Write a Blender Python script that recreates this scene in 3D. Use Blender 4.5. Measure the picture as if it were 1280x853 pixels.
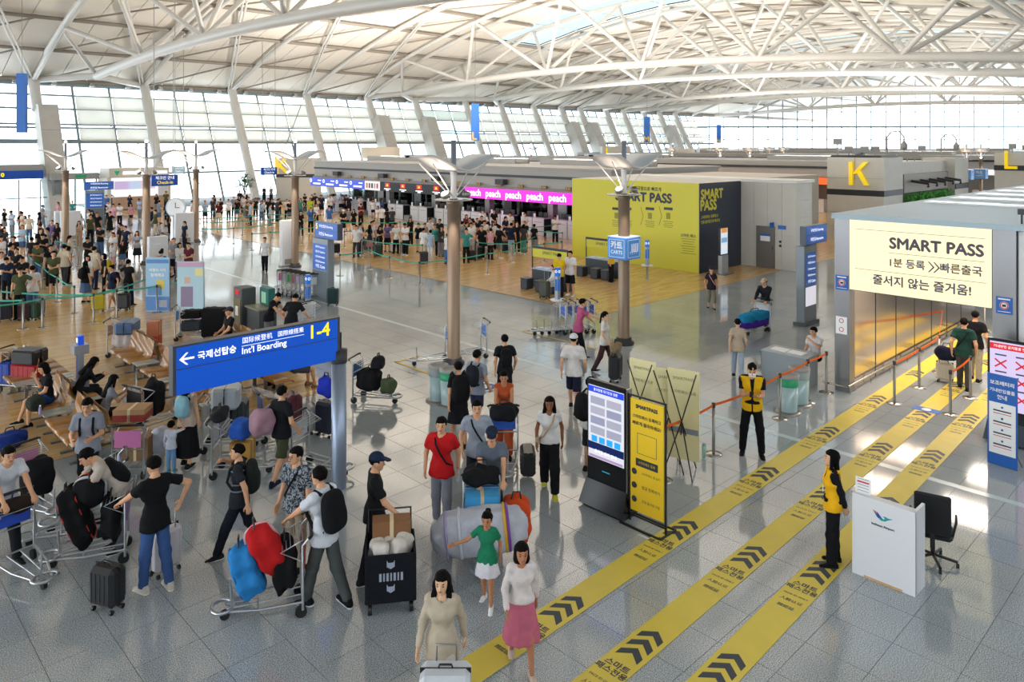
import bpy, bmesh, math, random
import numpy as np
from mathutils import Vector, Matrix

# ------------------------------------------------------------------ scene, camera, light
SC = bpy.context.scene
for _o in list(bpy.data.objects): bpy.data.objects.remove(_o)
COL = SC.collection
random.seed(7)
H, FPX, HY, YAW = 6.0, 940.0, 182.0, math.radians(46)
FW = Vector((math.cos(YAW), math.sin(YAW), 0)); RT = Vector((math.sin(YAW), -math.cos(YAW), 0))
cam = bpy.data.cameras.new('camera'); CAM = bpy.data.objects.new('camera', cam); COL.objects.link(CAM)
CAM.location = (0, 0, H); CAM.rotation_euler = (math.pi/2, 0, YAW - math.pi/2)
cam.sensor_width = 36; cam.lens = FPX/1280*36
cam.shift_x = 0; cam.shift_y = -(426.5 - HY)/1280
cam.clip_start = 0.1; cam.clip_end = 900
SC.camera = CAM
W = bpy.data.worlds.new('sky'); SC.world = W; W.use_nodes = True
_n = W.node_tree.nodes; _bg = _n['Background']
_bg.inputs[0].default_value = (0.86, 0.94, 1.0, 1); _bg.inputs[1].default_value = 4.0
VS = SC.view_settings
VS.view_transform = 'Standard'; VS.look = 'None'; VS.gamma = 1.0; VS.use_curve_mapping = False; VS.exposure = 0.38
def area(name, loc, size, energy, col, up=True, sy=None):
    L = bpy.data.lights.new(name, 'AREA'); L.shape = 'RECTANGLE'; L.size = size; L.size_y = sy or size; L.energy = energy; L.color = col
    o = bpy.data.objects.new(name, L); COL.objects.link(o); o.location = loc
    o.rotation_euler = (math.pi, 0, 0) if up else (0, 0, 0); return o
# warm lamps added on the island roofs to brighten the ceiling, in made-up troughs
UPL = [(41, _v, 4.95, 4200) for _v in (34, 46, 57)] + [(72, _v, 4.97, 2600) for _v in (32, 54)] + [(98, _v, 5.27, 2200) for _v in (32, 56)] + [(124, _v, 5.57, 2200) for _v in (32, 56)]
for _u, _v, _z, _e in UPL: area('added_uplight', (_u, _v, _z), 1.2, _e, (1, .94, .87), True, 9)

def fl(x, y, z=0.0):
    """point of the place at height z that the photograph shows at pixel x, y"""
    D = FPX*(H - z)/(y - HY); X = (x - 640)/FPX*D
    p = FW*D + RT*X
    return Vector((p.x, p.y, z))
def at_u(x, y, u):
    d = FW + RT*((x - 640)/FPX); t = u/d.x
    return Vector((u, d.y*t, H - (y - HY)/FPX*t))
def at_v(x, y, v):
    d = FW + RT*((x - 640)/FPX); t = v/d.y
    return Vector((d.x*t, v, H - (y - HY)/FPX*t))
def pix(p):
    D = p[0]*FW.x + p[1]*FW.y; X = p[0]*RT.x + p[1]*RT.y
    return 640 + FPX*X/D, HY + FPX*(H - p[2])/D
def heading(deg):
    """world rotation about z for a thing whose front is +y: 0 faces the camera, 90 faces the right of the photo, 180 away"""
    a = math.radians(deg); d = FW*(-math.cos(a)) + RT*math.sin(a)
    return math.atan2(-d.x, d.y)

# ------------------------------------------------------------------ materials
MATS = {}
def rgb(h):
    if isinstance(h, str):
        h = h.lstrip('#'); c = [int(h[i:i+2], 16)/255 for i in (0, 2, 4)]
        return tuple(((v+0.055)/1.055)**2.4 if v > 0.04045 else v/12.92 for v in c) + (1,)
    return tuple(h) + (1,) if len(h) == 3 else tuple(h)
def mat(name, col, rough=0.6, metal=0.0, spec=0.5, noise=0.0, nscale=20.0, bump=0.0, bscale=60.0, emit=0.0, alpha=1.0, sheen=0.0, coat=0.0):
    if name in MATS: return MATS[name]
    m = bpy.data.materials.new(name); m.use_nodes = True; nt = m.node_tree; b = nt.nodes['Principled BSDF']
    c = rgb(col); b.inputs['Base Color'].default_value = c; b.inputs['Roughness'].default_value = rough
    b.inputs['Metallic'].default_value = metal; b.inputs['Specular IOR Level'].default_value = spec
    if coat: b.inputs['Coat Weight'].default_value = coat
    if noise or bump:
        tc = nt.nodes.new('ShaderNodeTexCoord')
        if noise:
            t = nt.nodes.new('ShaderNodeTexNoise'); t.inputs['Scale'].default_value = nscale; t.inputs['Detail'].default_value = 3
            nt.links.new(tc.outputs['Object'], t.inputs['Vector'])
            r = nt.nodes.new('ShaderNodeMixRGB'); r.blend_type = 'MULTIPLY'; r.inputs[0].default_value = 1
            r.inputs[1].default_value = c
            mr = nt.nodes.new('ShaderNodeMapRange'); mr.inputs[1].default_value = .3; mr.inputs[2].default_value = .7
            mr.inputs[3].default_value = 1 - noise; mr.inputs[4].default_value = 1 + noise*.5
            nt.links.new(t.outputs[0], mr.inputs[0]); nt.links.new(mr.outputs[0], r.inputs[2]); nt.links.new(r.outputs[0], b.inputs['Base Color'])
        if bump:
            t2 = nt.nodes.new('ShaderNodeTexNoise'); t2.inputs['Scale'].default_value = bscale; t2.inputs['Detail'].default_value = 2
            bm_ = nt.nodes.new('ShaderNodeBump'); bm_.inputs['Strength'].default_value = bump; bm_.inputs['Distance'].default_value = .02
            nt.links.new(tc.outputs['Object'], t2.inputs['Vector']); nt.links.new(t2.outputs[0], bm_.inputs['Height']); nt.links.new(bm_.outputs[0], b.inputs['Normal'])
    if emit:
        b.inputs['Emission Color'].default_value = c; b.inputs['Emission Strength'].default_value = emit
    MATS[name] = m
    return m
def cloth(h):
    """woven cloth in the given colour"""
    return mat('cloth_' + h.lstrip('#'), h, rough=.85, spec=.2, noise=.12, nscale=9, bump=.25, bscale=35)
def plain(h, rough=.5, metal=0.0, **k):
    return mat('paint_%s_%d_%d' % (h.lstrip('#'), rough*100, metal*100), h, rough, metal, **k)
def screen(h, e=1.0):
    n = 'screen_%s_%d' % (h.lstrip('#'), e*100)
    if n in MATS: return MATS[n]
    m = mat(n, h, .3, emit=e); b = m.node_tree.nodes['Principled BSDF']; c = rgb(h); b.inputs['Base Color'].default_value = (c[0]*.12, c[1]*.12, c[2]*.12, 1); b.inputs['Specular IOR Level'].default_value = .3
    return m

# ------------------------------------------------------------------ mesh helpers
def link(o, parent=None):
    COL.objects.link(o)
    if parent is not None: o.parent = parent
    return o
def tag(o, label=None, cat=None, group=None, kind=None):
    if label: o['label'] = label
    if cat: o['category'] = cat
    if group: o['group'] = group
    if kind: o['kind'] = kind
    return o
def thing(name, label, cat, loc=(0, 0, 0), rz=0.0, group=None):
    o = bpy.data.objects.new(name, None); o.empty_display_size = .1; COL.objects.link(o)
    o.location = loc; o.rotation_euler = (0, 0, rz)
    return tag(o, label, cat, group)
class MB:
    """collects shapes into one mesh; every shape carries a material index"""
    def __init__(s): s.v = []; s.f = []; s.m = []; s.sm = []
    def add(s, vs, fs, m=0, smooth=False):
        k = len(s.v); s.v += [tuple(x) for x in vs]
        s.f += [tuple(i+k for i in f) for f in fs]; s.m += [m]*len(fs); s.sm += [smooth]*len(fs)
        return s
    def box(s, c, d, m=0, rz=0.0, M=None, bev=0.0):
        x, y, z = d[0]/2, d[1]/2, d[2]/2
        if bev:
            b = min(bev, x*.9, y*.9, z*.9); vs = []; 
            for sz in (-1, 1):
                for sx, sy in ((-1, -1), (1, -1), (1, 1), (-1, 1)): vs.append((sx*(x-b), sy*(y-b), sz*z))
            for sz in (-1, 1):
                for sx, sy in ((-1, -1), (1, -1), (1, 1), (-1, 1)):
                    vs.append((sx*x, sy*(y-b), sz*(z-b))); vs.append((sx*(x-b), sy*y, sz*(z-b)))
            # convex hull is simplest and safe
            bm = bmesh.new(); [bm.verts.new(q) for q in vs]; bmesh.ops.convex_hull(bm, input=bm.verts)
            bmesh.ops.dissolve_limit(bm, angle_limit=.02, verts=bm.verts, edges=bm.edges)
            bm.verts.index_update(); vs = [v.co.copy() for v in bm.verts]; fs = [[v.index for v in f.verts] for f in bm.faces]; bm.free()
        else:
            vs = [(-x, -y, -z), (x, -y, -z), (x, y, -z), (-x, y, -z), (-x, -y, z), (x, -y, z), (x, y, z), (-x, y, z)]
            fs = [(3, 2, 1, 0), (4, 5, 6, 7), (0, 1, 5, 4), (1, 2, 6, 5), (2, 3, 7, 6), (3, 0, 4, 7)]
        R = Matrix.Rotation(rz, 4, 'Z') if rz else Matrix.Identity(4)
        T = Matrix.Translation(Vector(c)) @ R
        if M is not None: T = M @ T
        return s.add([T @ Vector(q) for q in vs], fs, m)
    def tube(s, pts, r, n=8, m=0, cap=True, closed=False, rs=None):
        pts = [Vector(p) for p in pts]; N = len(pts); rings = []; up = None
        for i, p in enumerate(pts):
            if closed: t = pts[(i+1) % N] - pts[i-1]
            else: t = pts[min(i+1, N-1)] - pts[max(i-1, 0)]
            t.normalize()
            if up is None:
                a = Vector((0, 0, 1)) if abs(t.z) < .9 else Vector((1, 0, 0)); up = a - t*a.dot(t); up.normalize()
            else:
                up = up - t*up.dot(t); up.normalize()
            w = t.cross(up); rr = rs[i] if rs else r
            rings.append([p + (up*math.cos(k*2*math.pi/n) + w*math.sin(k*2*math.pi/n))*rr for k in range(n)])
        vs = [q for R_ in rings for q in R_]; fs = []
        for i in range(N if closed else N-1):
            a, b = i*n, ((i+1) % N)*n
            for k in range(n): fs.append((a+k, a+(k+1) % n, b+(k+1) % n, b+k))
        s.add(vs, fs, m, True)
        if cap and not closed:
            s.add(rings[0][::-1], [tuple(range(n))], m); s.add(rings[-1], [tuple(range(n))], m)
        return s
    def cyl(s, c, r, h, n=16, m=0, r2=None, axis='Z', smooth=True):
        c = Vector(c); d = {'X': Vector((1, 0, 0)), 'Y': Vector((0, 1, 0)), 'Z': Vector((0, 0, 1))}[axis]
        s.tube([c - d*h/2, c + d*h/2], r, n, m, rs=[r, r if r2 is None else r2]); return s
    def lathe(s, prof, c=(0, 0, 0), n=20, m=0, smooth=True):
        c = Vector(c); vs = []; fs = []
        for r, z in prof:
            for k in range(n): a = k*2*math.pi/n; vs.append(c + Vector((r*math.cos(a), r*math.sin(a), z)))
        for i in range(len(prof)-1):
            for k in range(n): fs.append((i*n+k, i*n+(k+1) % n, (i+1)*n+(k+1) % n, (i+1)*n+k))
        s.add(vs, fs, m, smooth)
        if prof[0][0] > 1e-4: s.add(vs[:n][::-1], [tuple(range(n))], m)
        if prof[-1][0] > 1e-4: s.add(vs[-n:], [tuple(range(n))], m)
        return s
    def prism(s, poly, lo, hi, m=0, M=None):
        """poly in x,y extruded from z=lo to hi (M places it)"""
        n = len(poly); vs = [Vector((p[0], p[1], lo)) for p in poly] + [Vector((p[0], p[1], hi)) for p in poly]
        if M is not None: vs = [M @ v for v in vs]
        fs = [tuple(range(n))[::-1], tuple(range(n, 2*n))] + [(i, (i+1) % n, n+(i+1) % n, n+i) for i in range(n)]
        return s.add(vs, fs, m)
    def xf(s, M):
        s.v = [tuple(M @ Vector(v)) for v in s.v]; return s
    def mesh(s, name, mats):
        me = bpy.data.meshes.new(name); me.from_pydata(s.v, [], s.f)
        for m in (mats if isinstance(mats, (list, tuple)) else [mats]): me.materials.append(m)
        me.polygons.foreach_set('material_index', s.m); me.polygons.foreach_set('use_smooth', s.sm)
        me.update(); return me
    def build(s, name, mats, parent=None, loc=None, rz=None):
        o = bpy.data.objects.new(name, s.mesh(name, mats)); link(o, parent)
        if loc is not None: o.location = loc
        if rz is not None: o.rotation_euler = (0, 0, rz)
        return o
def copy_tree(o, parent=None):
    c = o.copy(); COL.objects.link(c); c.parent = parent
    for ch in list(o.children): copy_tree(ch, c)
    return c
def ez(ax, ay, az, loc=(0, 0, 0)):
    """matrix whose columns are the three given axes"""
    M = Matrix.Identity(4)
    for i, a in enumerate((ax, ay, az)):
        for k in range(3): M[k][i] = a[k]
    M.translation = Vector(loc); return M
UD, VD, ZD = Vector((1, 0, 0)), Vector((0, 1, 0)), Vector((0, 0, 1))
def facing_minus_u(loc): return ez(-VD, ZD, -UD, loc)   # a panel seen from the camera side of a wall u = const: its x runs to the right of the photo
def facing_minus_v(loc): return ez(UD, ZD, -VD, loc)    # the same for a wall v = const

TXT = {}
def text_mesh(body, size, m, bold=0.0, depth=.002, align='CENTER', squeeze=1.0, shear=0.0):
    key = (body, size, m.name, bold, depth, align, squeeze)
    if key in TXT: return TXT[key]
    if 'ob' not in TXT:
        TXT['cu'] = bpy.data.curves.new('lettering', 'FONT'); TXT['ob'] = bpy.data.objects.new('lettering', TXT['cu'])
    cu, ob = TXT['cu'], TXT['ob']; cu.body = body; cu.size = size; cu.align_x = align; cu.align_y = 'CENTER'; cu.resolution_u = 3
    me0 = ob.to_mesh()
    n = len(me0.vertices); V = np.zeros(n*3); me0.vertices.foreach_get('co', V); V = V.reshape(-1, 3); V[:, 0] *= squeeze
    polys = [tuple(p.vertices) for p in me0.polygons]; ob.to_mesh_clear()
    offs = [(0, 0)] if not bold else [(dx*bold, dy*bold) for dx, dy in ((-1, 0), (1, 0), (0, -1), (0, 1))]
    vs = []; fs = []
    for k, (dx, dy) in enumerate(offs):
        vs += [(x+dx, y+dy, depth + k*1e-5) for x, y, z in V]; fs += [tuple(i+k*n for i in p) for p in polys]
    me = bpy.data.meshes.new('lettering'); me.from_pydata(vs, [], fs); me.materials.append(m); me.update()
    TXT[key] = me
    return me
def lettering(body, size, m, parent, M, bold=0.0, align='CENTER', squeeze=1.0, name='lettering', depth=.004, fit=None):
    me = text_mesh(body, size, m, bold, depth, align, squeeze)
    o = bpy.data.objects.new(name, me); link(o, parent)
    if fit:
        xs = [v.co.x for v in me.vertices]; w = max(xs) - min(xs); s = fit/w
        o.matrix_local = M @ Matrix.Diagonal((s, s, 1, 1))
    else: o.matrix_local = M
    return o
# ------------------------------------------------------------------ people: signed distance shapes meshed with surface nets
def seg_d(P, a, b, ra, rb, flat=None):
    """rounded cone; flat = (axis vector, factor) squeezes the section along the axis"""
    a = np.asarray(a, float); b = np.asarray(b, float); pa = P - a; ba = b - a
    if flat is not None:
        ax, f = flat; ax = np.asarray(ax); pa = pa + np.outer(pa @ ax, ax)*(f-1); ba = ba + (ba @ ax)*ax*(f-1)
    t = np.clip(pa @ ba/max(ba @ ba, 1e-9), 0, 1)
    return np.sqrt(((pa - t[:, None]*ba)**2).sum(1)) - (ra + t*(rb-ra))
def ell_d(P, c, r):
    q = (P - np.asarray(c))/np.asarray(r); k = np.sqrt((q*q).sum(1)); return (k-1)*min(r)
def smin(a, b, k):
    h = np.clip(.5 + .5*(b-a)/k, 0, 1); return b*(1-h) + a*h - k*h*(1-h)
def nets(fn, lo, hi, h):
    """mesh of fn(points) < 0; returns vertices and quads"""
    lo = np.asarray(lo, float); n = np.ceil((np.asarray(hi)-lo)/h/4).astype(int)*4 + 4
    S = 4; nb = n//S
    g = np.stack(np.meshgrid(*[np.arange(k) for k in nb], indexing='ij'), -1).reshape(-1, 3)
    dc = fn(lo + (g*S + (S-1)/2)*h); near = np.abs(dc) < S*h*1.05 + .01
    F = np.repeat(np.repeat(np.repeat(dc.reshape(nb), S, 0), S, 1), S, 2).astype(np.float32)
    off = np.stack(np.meshgrid(*[np.arange(S)]*3, indexing='ij'), -1).reshape(-1, 3)
    idx = (g[near][:, None, :]*S + off[None]).reshape(-1, 3)
    F[idx[:, 0], idx[:, 1], idx[:, 2]] = fn(lo + idx*h)
    F[0] = F[-1] = 1; F[:, 0] = F[:, -1] = 1; F[:, :, 0] = F[:, :, -1] = 1
    s = F < 0
    c = np.zeros(np.array(F.shape)-1, int)
    for i in (0, 1):
        for j in (0, 1):
            for k in (0, 1): c += s[i:F.shape[0]-1+i, j:F.shape[1]-1+j, k:F.shape[2]-1+k]
    act = (c > 0) & (c < 8); cells = np.argwhere(act)
    vid = -np.ones(act.shape, int); vid[act] = np.arange(len(cells))
    acc = np.zeros((len(cells), 3)); cnt = np.zeros(len(cells))
    corners = [np.array(q) for q in ((0,0,0),(1,0,0),(0,1,0),(1,1,0),(0,0,1),(1,0,1),(0,1,1),(1,1,1))]
    vals = [F[cells[:, 0]+q[0], cells[:, 1]+q[1], cells[:, 2]+q[2]] for q in corners]
    for a in range(8):
        for b in range(a+1, 8):
            if np.abs(corners[a]-corners[b]).sum() != 1: continue
            x = (vals[a] < 0) != (vals[b] < 0); t = vals[a]/(vals[a]-vals[b] + 1e-12)
            p = corners[a] + t[:, None]*(corners[b]-corners[a]); acc[x] += p[x]; cnt[x] += 1
    V = lo + (cells + acc/cnt[:, None])*h
    Q = []
    for ax in range(3):
        o1, o2 = [(1, 2), (2, 0), (0, 1)][ax]
        sl = [slice(0, F.shape[i]-1) for i in range(3)]; sl2 = list(sl); sl2[ax] = slice(1, F.shape[ax])
        A, B = s[tuple(sl)], s[tuple(sl2)]
        e = np.argwhere(A != B); e = e[(e[:, o1] > 0) & (e[:, o2] > 0)]
        d1 = np.zeros(3, int); d1[o1] = 1; d2 = np.zeros(3, int); d2[o2] = 1
        q = np.stack([vid[tuple((e-d1-d2).T)], vid[tuple((e-d2).T)], vid[tuple(e.T)], vid[tuple((e-d1).T)]], 1)
        ins = A[tuple(e.T)]; q[~ins] = q[~ins][:, ::-1]
        Q.append(q)
    return V, np.concatenate(Q)
def np_mesh(name, V, Q, mats, mi=None):
    me = bpy.data.meshes.new(name); n = len(Q); k = Q.shape[1]
    me.vertices.add(len(V)); me.vertices.foreach_set('co', np.asarray(V, np.float32).ravel())
    me.loops.add(n*k); me.loops.foreach_set('vertex_index', Q.astype(np.int32).ravel())
    me.polygons.add(n); me.polygons.foreach_set('loop_start', np.arange(0, n*k, k, dtype=np.int32)); me.polygons.foreach_set('loop_total', np.full(n, k, np.int32))
    for m in mats: me.materials.append(m)
    if mi is not None: me.polygons.foreach_set('material_index', np.asarray(mi, np.int32))
    me.polygons.foreach_set('use_smooth', np.ones(n, bool)); me.update(calc_edges=True); me.validate()
    return me

# --- head in its own frame: centre of the head at 0, face towards +y, 0.23 high
def head_fn(P):
    d = ell_d(P, (0, -.012, .03), (.077, .095, .088))
    d = smin(d, ell_d(P, (0, .018, -.035), (.062, .072, .082)), .035)
    d = smin(d, ell_d(P, (0, .062, -.088), (.026, .026, .022)), .03)               # chin
    for s in (-1, 1):
        d = np.maximum(d, -ell_d(P, (s*.033, .103, .004), (.022, .022, .014)))     # sockets
        d = np.minimum(d, ell_d(P, (s*.032, .074, .003), (.016, .014, .013)))      # eyeballs
        d = smin(d, ell_d(P, (s*.079, -.008, -.012), (.009, .02, .032)), .006)     # ears
        d = smin(d, ell_d(P, (s*.032, .086, .024), (.022, .008, .006)), .01)       # brow
    d = smin(d, seg_d(P, (0, .085, .008), (0, .108, -.03), .008, .013), .01)       # nose
    d = smin(d, ell_d(P, (0, .089, -.057), (.024, .008, .009)), .008)              # lips
    return d
def head_mi(C):
    x, y, z = C.T; ax = np.abs(x); mi = np.zeros(len(C), int)
    mi[(y > .07) & (np.abs(ax-.032) < .013) & (np.abs(z-.003) < .007)] = 1
    mi[(y > .07) & (np.abs(ax-.034) < .016) & (np.abs(z-.028) < .0035)] = 1
    mi[(y > .075) & (ax < .023) & (np.abs(z+.057) < .008)] = 2
    return mi
def build_hand(grip, h=.0068):
    """wrist at 0, fingers along +y, palm towards -z, thumb on +x"""
    pr = [((-.018, .005, 0), (-.026, .075, 0), .016, .014), ((0, .005, 0), (0, .08, .002), .017, .014), ((.018, .005, 0), (.024, .075, 0), .017, .014)]
    fing = []
    for i, (x, L) in enumerate(((-.031, .058), (-.0105, .074), (.0105, .08), (.031, .07))):
        base = np.array((x, .08 if i else .072, 0)); c = (.45, .5, .4) if not grip else (1.0, 1.35, .9); a = .1; p = base; ch = []
        if not grip: a = .15
        for l, ca in zip((L*.45, L*.32, L*.26), c):
            q = p + np.array((x*.08, math.cos(a), -math.sin(a)))*l; ch.append((p, q)); p = q; a += ca
        fing.append(ch)
    th = np.array((.03, .02, -.004)); t1 = th + np.array((.03, .028, -.012)); t2 = t1 + (np.array((.006, .03, -.012)) if not grip else np.array((-.02, .02, -.022)))
    def fn(P):
        d = None
        for a, b, ra, rb in pr:
            e = seg_d(P, a, b, ra, rb); d = e if d is None else smin(d, e, .012)
        for ch in fing:
            e = None
            for k, (a, b) in enumerate(ch):
                q = seg_d(P, a, b, .0098-.001*k, .009-.001*k); e = q if e is None else smin(e, q, .004)
            d = smin(d, e, .005)
        d = smin(d, seg_d(P, th, t1, .014, .011), .01); d = smin(d, seg_d(P, t1, t2, .011, .009), .004)
        d = smin(d, seg_d(P, (0, -.03, 0), (0, .01, 0), .024, .022, ((0, 0, 1), 1.3)), .012)
        return d
    return nets(fn, (-.07, -.06, -.12), (.09, .2, .04), h)
def build_shoe():
    def fn(P):
        d = seg_d(P, (0, -.055, .035), (0, .06, .03), .04, .04, ((0, 0, 1), 1.1)); d = smin(d, seg_d(P, (.004, .06, .028), (.004, .15, .022), .04, .032, ((0, 0, 1), 1.35)), .03)
        d = smin(d, seg_d(P, (0, -.045, .05), (0, -.03, .1), .042, .04), .03)
        d = np.maximum(d, P[:, 2]-.105); sole = np.maximum(np.abs(P[:, 2]-.011)-.011, seg_d(P*np.array((1, 1, .001)), (0, -.06, 0), (.004, .145, 0), .045, .042))
        return np.minimum(np.maximum(d, -P[:, 2]+.004), sole)
    return nets(fn, (-.06, -.12, -.01), (.06, .21, .12), .011)
HEADS = {}
for _l, _h in ((0, .0085), (1, .0125)):
    _V, _Q = nets(head_fn, (-.11, -.13, -.14), (.11, .14, .15), _h); HEADS[_l] = (_V, _Q, head_mi(_V[_Q].mean(1)))
HAND = {(g, l): build_hand(bool(g), h) for g in (0, 1) for l, h in ((0, .0075), (1, .0115))}
SHOE_V, SHOE_Q = build_shoe(); SHOE_MI = (SHOE_V[SHOE_Q].mean(1)[:, 2] < .02).astype(int)

def hair_fn(kind):
    def fn(P):
        x, y, z = P.T
        d = ell_d(P, (0, -.018, .036), (.09, .104, .098))
        wob = .007*np.sin(x*60+1+y*20)*np.sin(y*45+z*25)*np.sin(z*50+.5+x*15)
        face = np.maximum(.045-y, z-.052-.2*np.maximum(0, y-.05))          # carve the face: in front and below the fringe
        face2 = np.maximum(np.maximum(.012-y, z-.02), -np.abs(x)-1)        # and before the ears
        cut = -.035 if kind in ('short', 'crop') else -.075
        low = cut - z
        if kind == 'crop': d = ell_d(P, (0, -.016, .034), (.083, .1, .093))
        if kind in ('long', 'tail', 'bob', 'bun', 'wavy'):
            if kind == 'long': d = smin(d, seg_d(P, (0, -.06, 0), (0, -.1, -.36), .085, .1, ((0, 1, 0), 1.9)), .04)
            if kind == 'wavy': d = smin(d, seg_d(P, (0, -.05, -.02), (0, -.075, -.27), .1, .15, ((0, 1, 0), 2.0)), .05); 
            if kind in ('long', 'wavy'):
                for s in (-1, 1): d = smin(d, seg_d(P, (s*.08, 0, -.02), (s*.1, .03, -.26), .032, .035), .03)
            if kind == 'bob': d = smin(d, seg_d(P, (0, -.03, -.01), (0, -.035, -.085), .1, .105, ((0, 1, 0), 1.15)), .03)
            if kind == 'tail': d = smin(d, seg_d(P, (0, -.11, .04), (0, -.16, -.2), .03, .022), .03)
            if kind == 'bun': d = smin(d, ell_d(P, (0, -.1, .1), (.045, .045, .045)), .02)
            low = {'long': -.38, 'wavy': -.31, 'bob': -.13, 'tail': -.22, 'bun': -.06}[kind] - z
            if kind in ('tail', 'bun'): low = np.maximum(low, np.where(y < -.1, -1, -.05 - z))
            neck = np.maximum(np.maximum(.0-y, -(z+.0)), -1)
        d = d + wob
        d = np.maximum(d, -np.minimum(np.maximum(.03-y, z-.05), 1))
        if kind in ('short', 'crop'): d = np.maximum(d, -np.maximum(-.045-y, z+.01-.25*np.abs(np.minimum(y, 0))))
        return np.maximum(d, low)
    return fn
HAIR = {}
def hair_mesh(kind):
    if kind not in HAIR:
        V, Q = nets(hair_fn(kind), (-.19, -.25, -.42 if kind in ('long', 'wavy', 'tail') else -.16), (.19, .13, .17), .0125)
        HAIR[kind] = np_mesh('hair', V, Q, [mat('hair', '#0b0807', .75, spec=.12, noise=.35, nscale=45, bump=.5, bscale=50)])
    return HAIR[kind]
def cap_mesh():
    if 'cap' not in HAIR:
        def fn(P):
            d = ell_d(P, (0, -.014, .04), (.094, .107, .098)); d = np.maximum(d, .035 - P[:, 2])
            b = np.maximum(ell_d(P, (0, .1, .04), (.075, .085, .5)), np.abs(P[:, 2]-.046+.15*np.maximum(0, P[:, 1]-.08))-.007)
            return smin(d, b, .008)
        V, Q = nets(fn, (-.13, -.15, 0), (.13, .21, .17), .0115); HAIR['cap'] = np_mesh('cap', V, Q, [cloth('#22252b')])
    return HAIR['cap']

def ik(S, T, a, b, pole):
    S, T, pole = map(lambda q: np.array(q, float), (S, T, pole)); d = T - S; L = np.linalg.norm(d)
    L2 = min(max(L, abs(a-b)+.01), (a+b)*.999); d = d/max(L, 1e-6); T = S + d*L2
    x = (a*a - b*b + L2*L2)/(2*L2); h = math.sqrt(max(a*a - x*x, 0)); p = pole - d*(pole @ d); p = p/max(np.linalg.norm(p), 1e-6)
    return S + d*x + p*h, T
def rotx(p, a, c):
    p = np.array(p, float) - c; ca, sa = math.cos(a), math.sin(a)
    return np.array((p[0], p[1]*ca + p[2]*sa, -p[1]*sa + p[2]*ca)) + c   # positive a leans forward (+y)
def skeleton(pose):
    """joints for a 1.72 m figure facing +y; x<0 is the figure's left hand side when seen from behind, so 'l' is at -x"""
    J = {}; f = pose.get('female', False); lean = math.radians(pose.get('lean', 0)); sit = pose.get('sit')
    pel = np.array((0, 0, .93))
    for s, k in ((-1, 'l'), (1, 'r')):
        hip = np.array((s*.08, 0, .90)); a, b = .43, .41
        hp, kb, ab = pose.get('leg_'+k, (0, 0, 2))
        hp, kb, ab = math.radians(hp), math.radians(kb), math.radians(ab)
        kn = hip + a*np.array((s*math.sin(ab), math.sin(hp)*math.cos(ab), -math.cos(hp)*math.cos(ab)))
        sh = hp - kb; an = kn + b*np.array((s*math.sin(ab)*.5, math.sin(sh), -math.cos(sh)*math.cos(ab*.5)))
        J['hip_'+k], J['knee_'+k], J['ank_'+k] = hip, kn, an; J['toe_'+k] = pose.get('toe_'+k, max(-.9, min(.5, -sh*.5 if not sit else 0)))
    low = min(J['ank_l'][2], J['ank_r'][2]); dz = .075 - low
    if sit: dz = sit + .1 - .90
    for k in list(J):
        if not k.startswith('toe'): J[k] = J[k] + np.array((0, 0, dz))
    pel = pel + np.array((0, 0, dz)); J['pel'] = pel
    sw = .155 if f else .18
    up = lambda p: rotx(np.array(p) + np.array((0, 0, dz)), lean, pel)
    J['kid'] = 'headscale' in pose; J['waist'] = up((0, .0, 1.06)); J['chest'] = up((0, .01, 1.28)); J['neck'] = up((0, 0, 1.44)); J['nt'] = up((0, .012, 1.52))
    J['head'] = rotx(up((0, .025, 1.605)), math.radians(pose.get('nod', 0)), J['nt']); J['lean'] = lean
    for s, k in ((-1, 'l'), (1, 'r')):
        J['sho_'+k] = up((s*sw, -.005, 1.395))
        t = pose.get('hand_'+k)
        if t is None: t = (s*.07, .05, -.54)        # relative to the shoulder: hanging
        T = J['sho_'+k] + np.array(t); pole = pose.get('pole_'+k, (s*.45, -1, -.35))
        J['elb_'+k], J['wri_'+k] = ik(J['sho_'+k], T, .285, .25, pole)
    return J
def body_prims(J, female):
    tw = lambda p, q, r, rr=None: (p, q, r, r if rr is None else rr)
    X = np.array((1, 0, 0)); up = (J['neck']-J['pel'])/np.linalg.norm(J['neck']-J['pel']); yf = np.cross(up, X); yf = -yf if yf[1] < 0 else yf
    fl_ = (yf, 1.3)
    tor = [(J['pel']-X*.065, J['pel']+X*.065, .1 if female else .092, None, fl_), (J['waist']-X*.045, J['waist']+X*.045, .08 if female else .093, None, fl_),
           (J['chest']-X*.055, J['chest']+X*.055, .1 if female else .115, None, fl_),
           (J['neck']-up*.02, J['sho_l']*.86+J['neck']*.14, .055, .05, None), (J['neck']-up*.02, J['sho_r']*.86+J['neck']*.14, .055, .05, None),
           (J['pel'], J['waist'], .095, .09, fl_), (J['waist'], J['chest'], .09, .105, fl_)]
    if female and not J.get('kid'): tor.append((J['chest']+yf*.045-X*.05-up*.03, J['chest']+yf*.045+X*.05-up*.03, .05, None, None))
    return tor, up, yf
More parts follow.
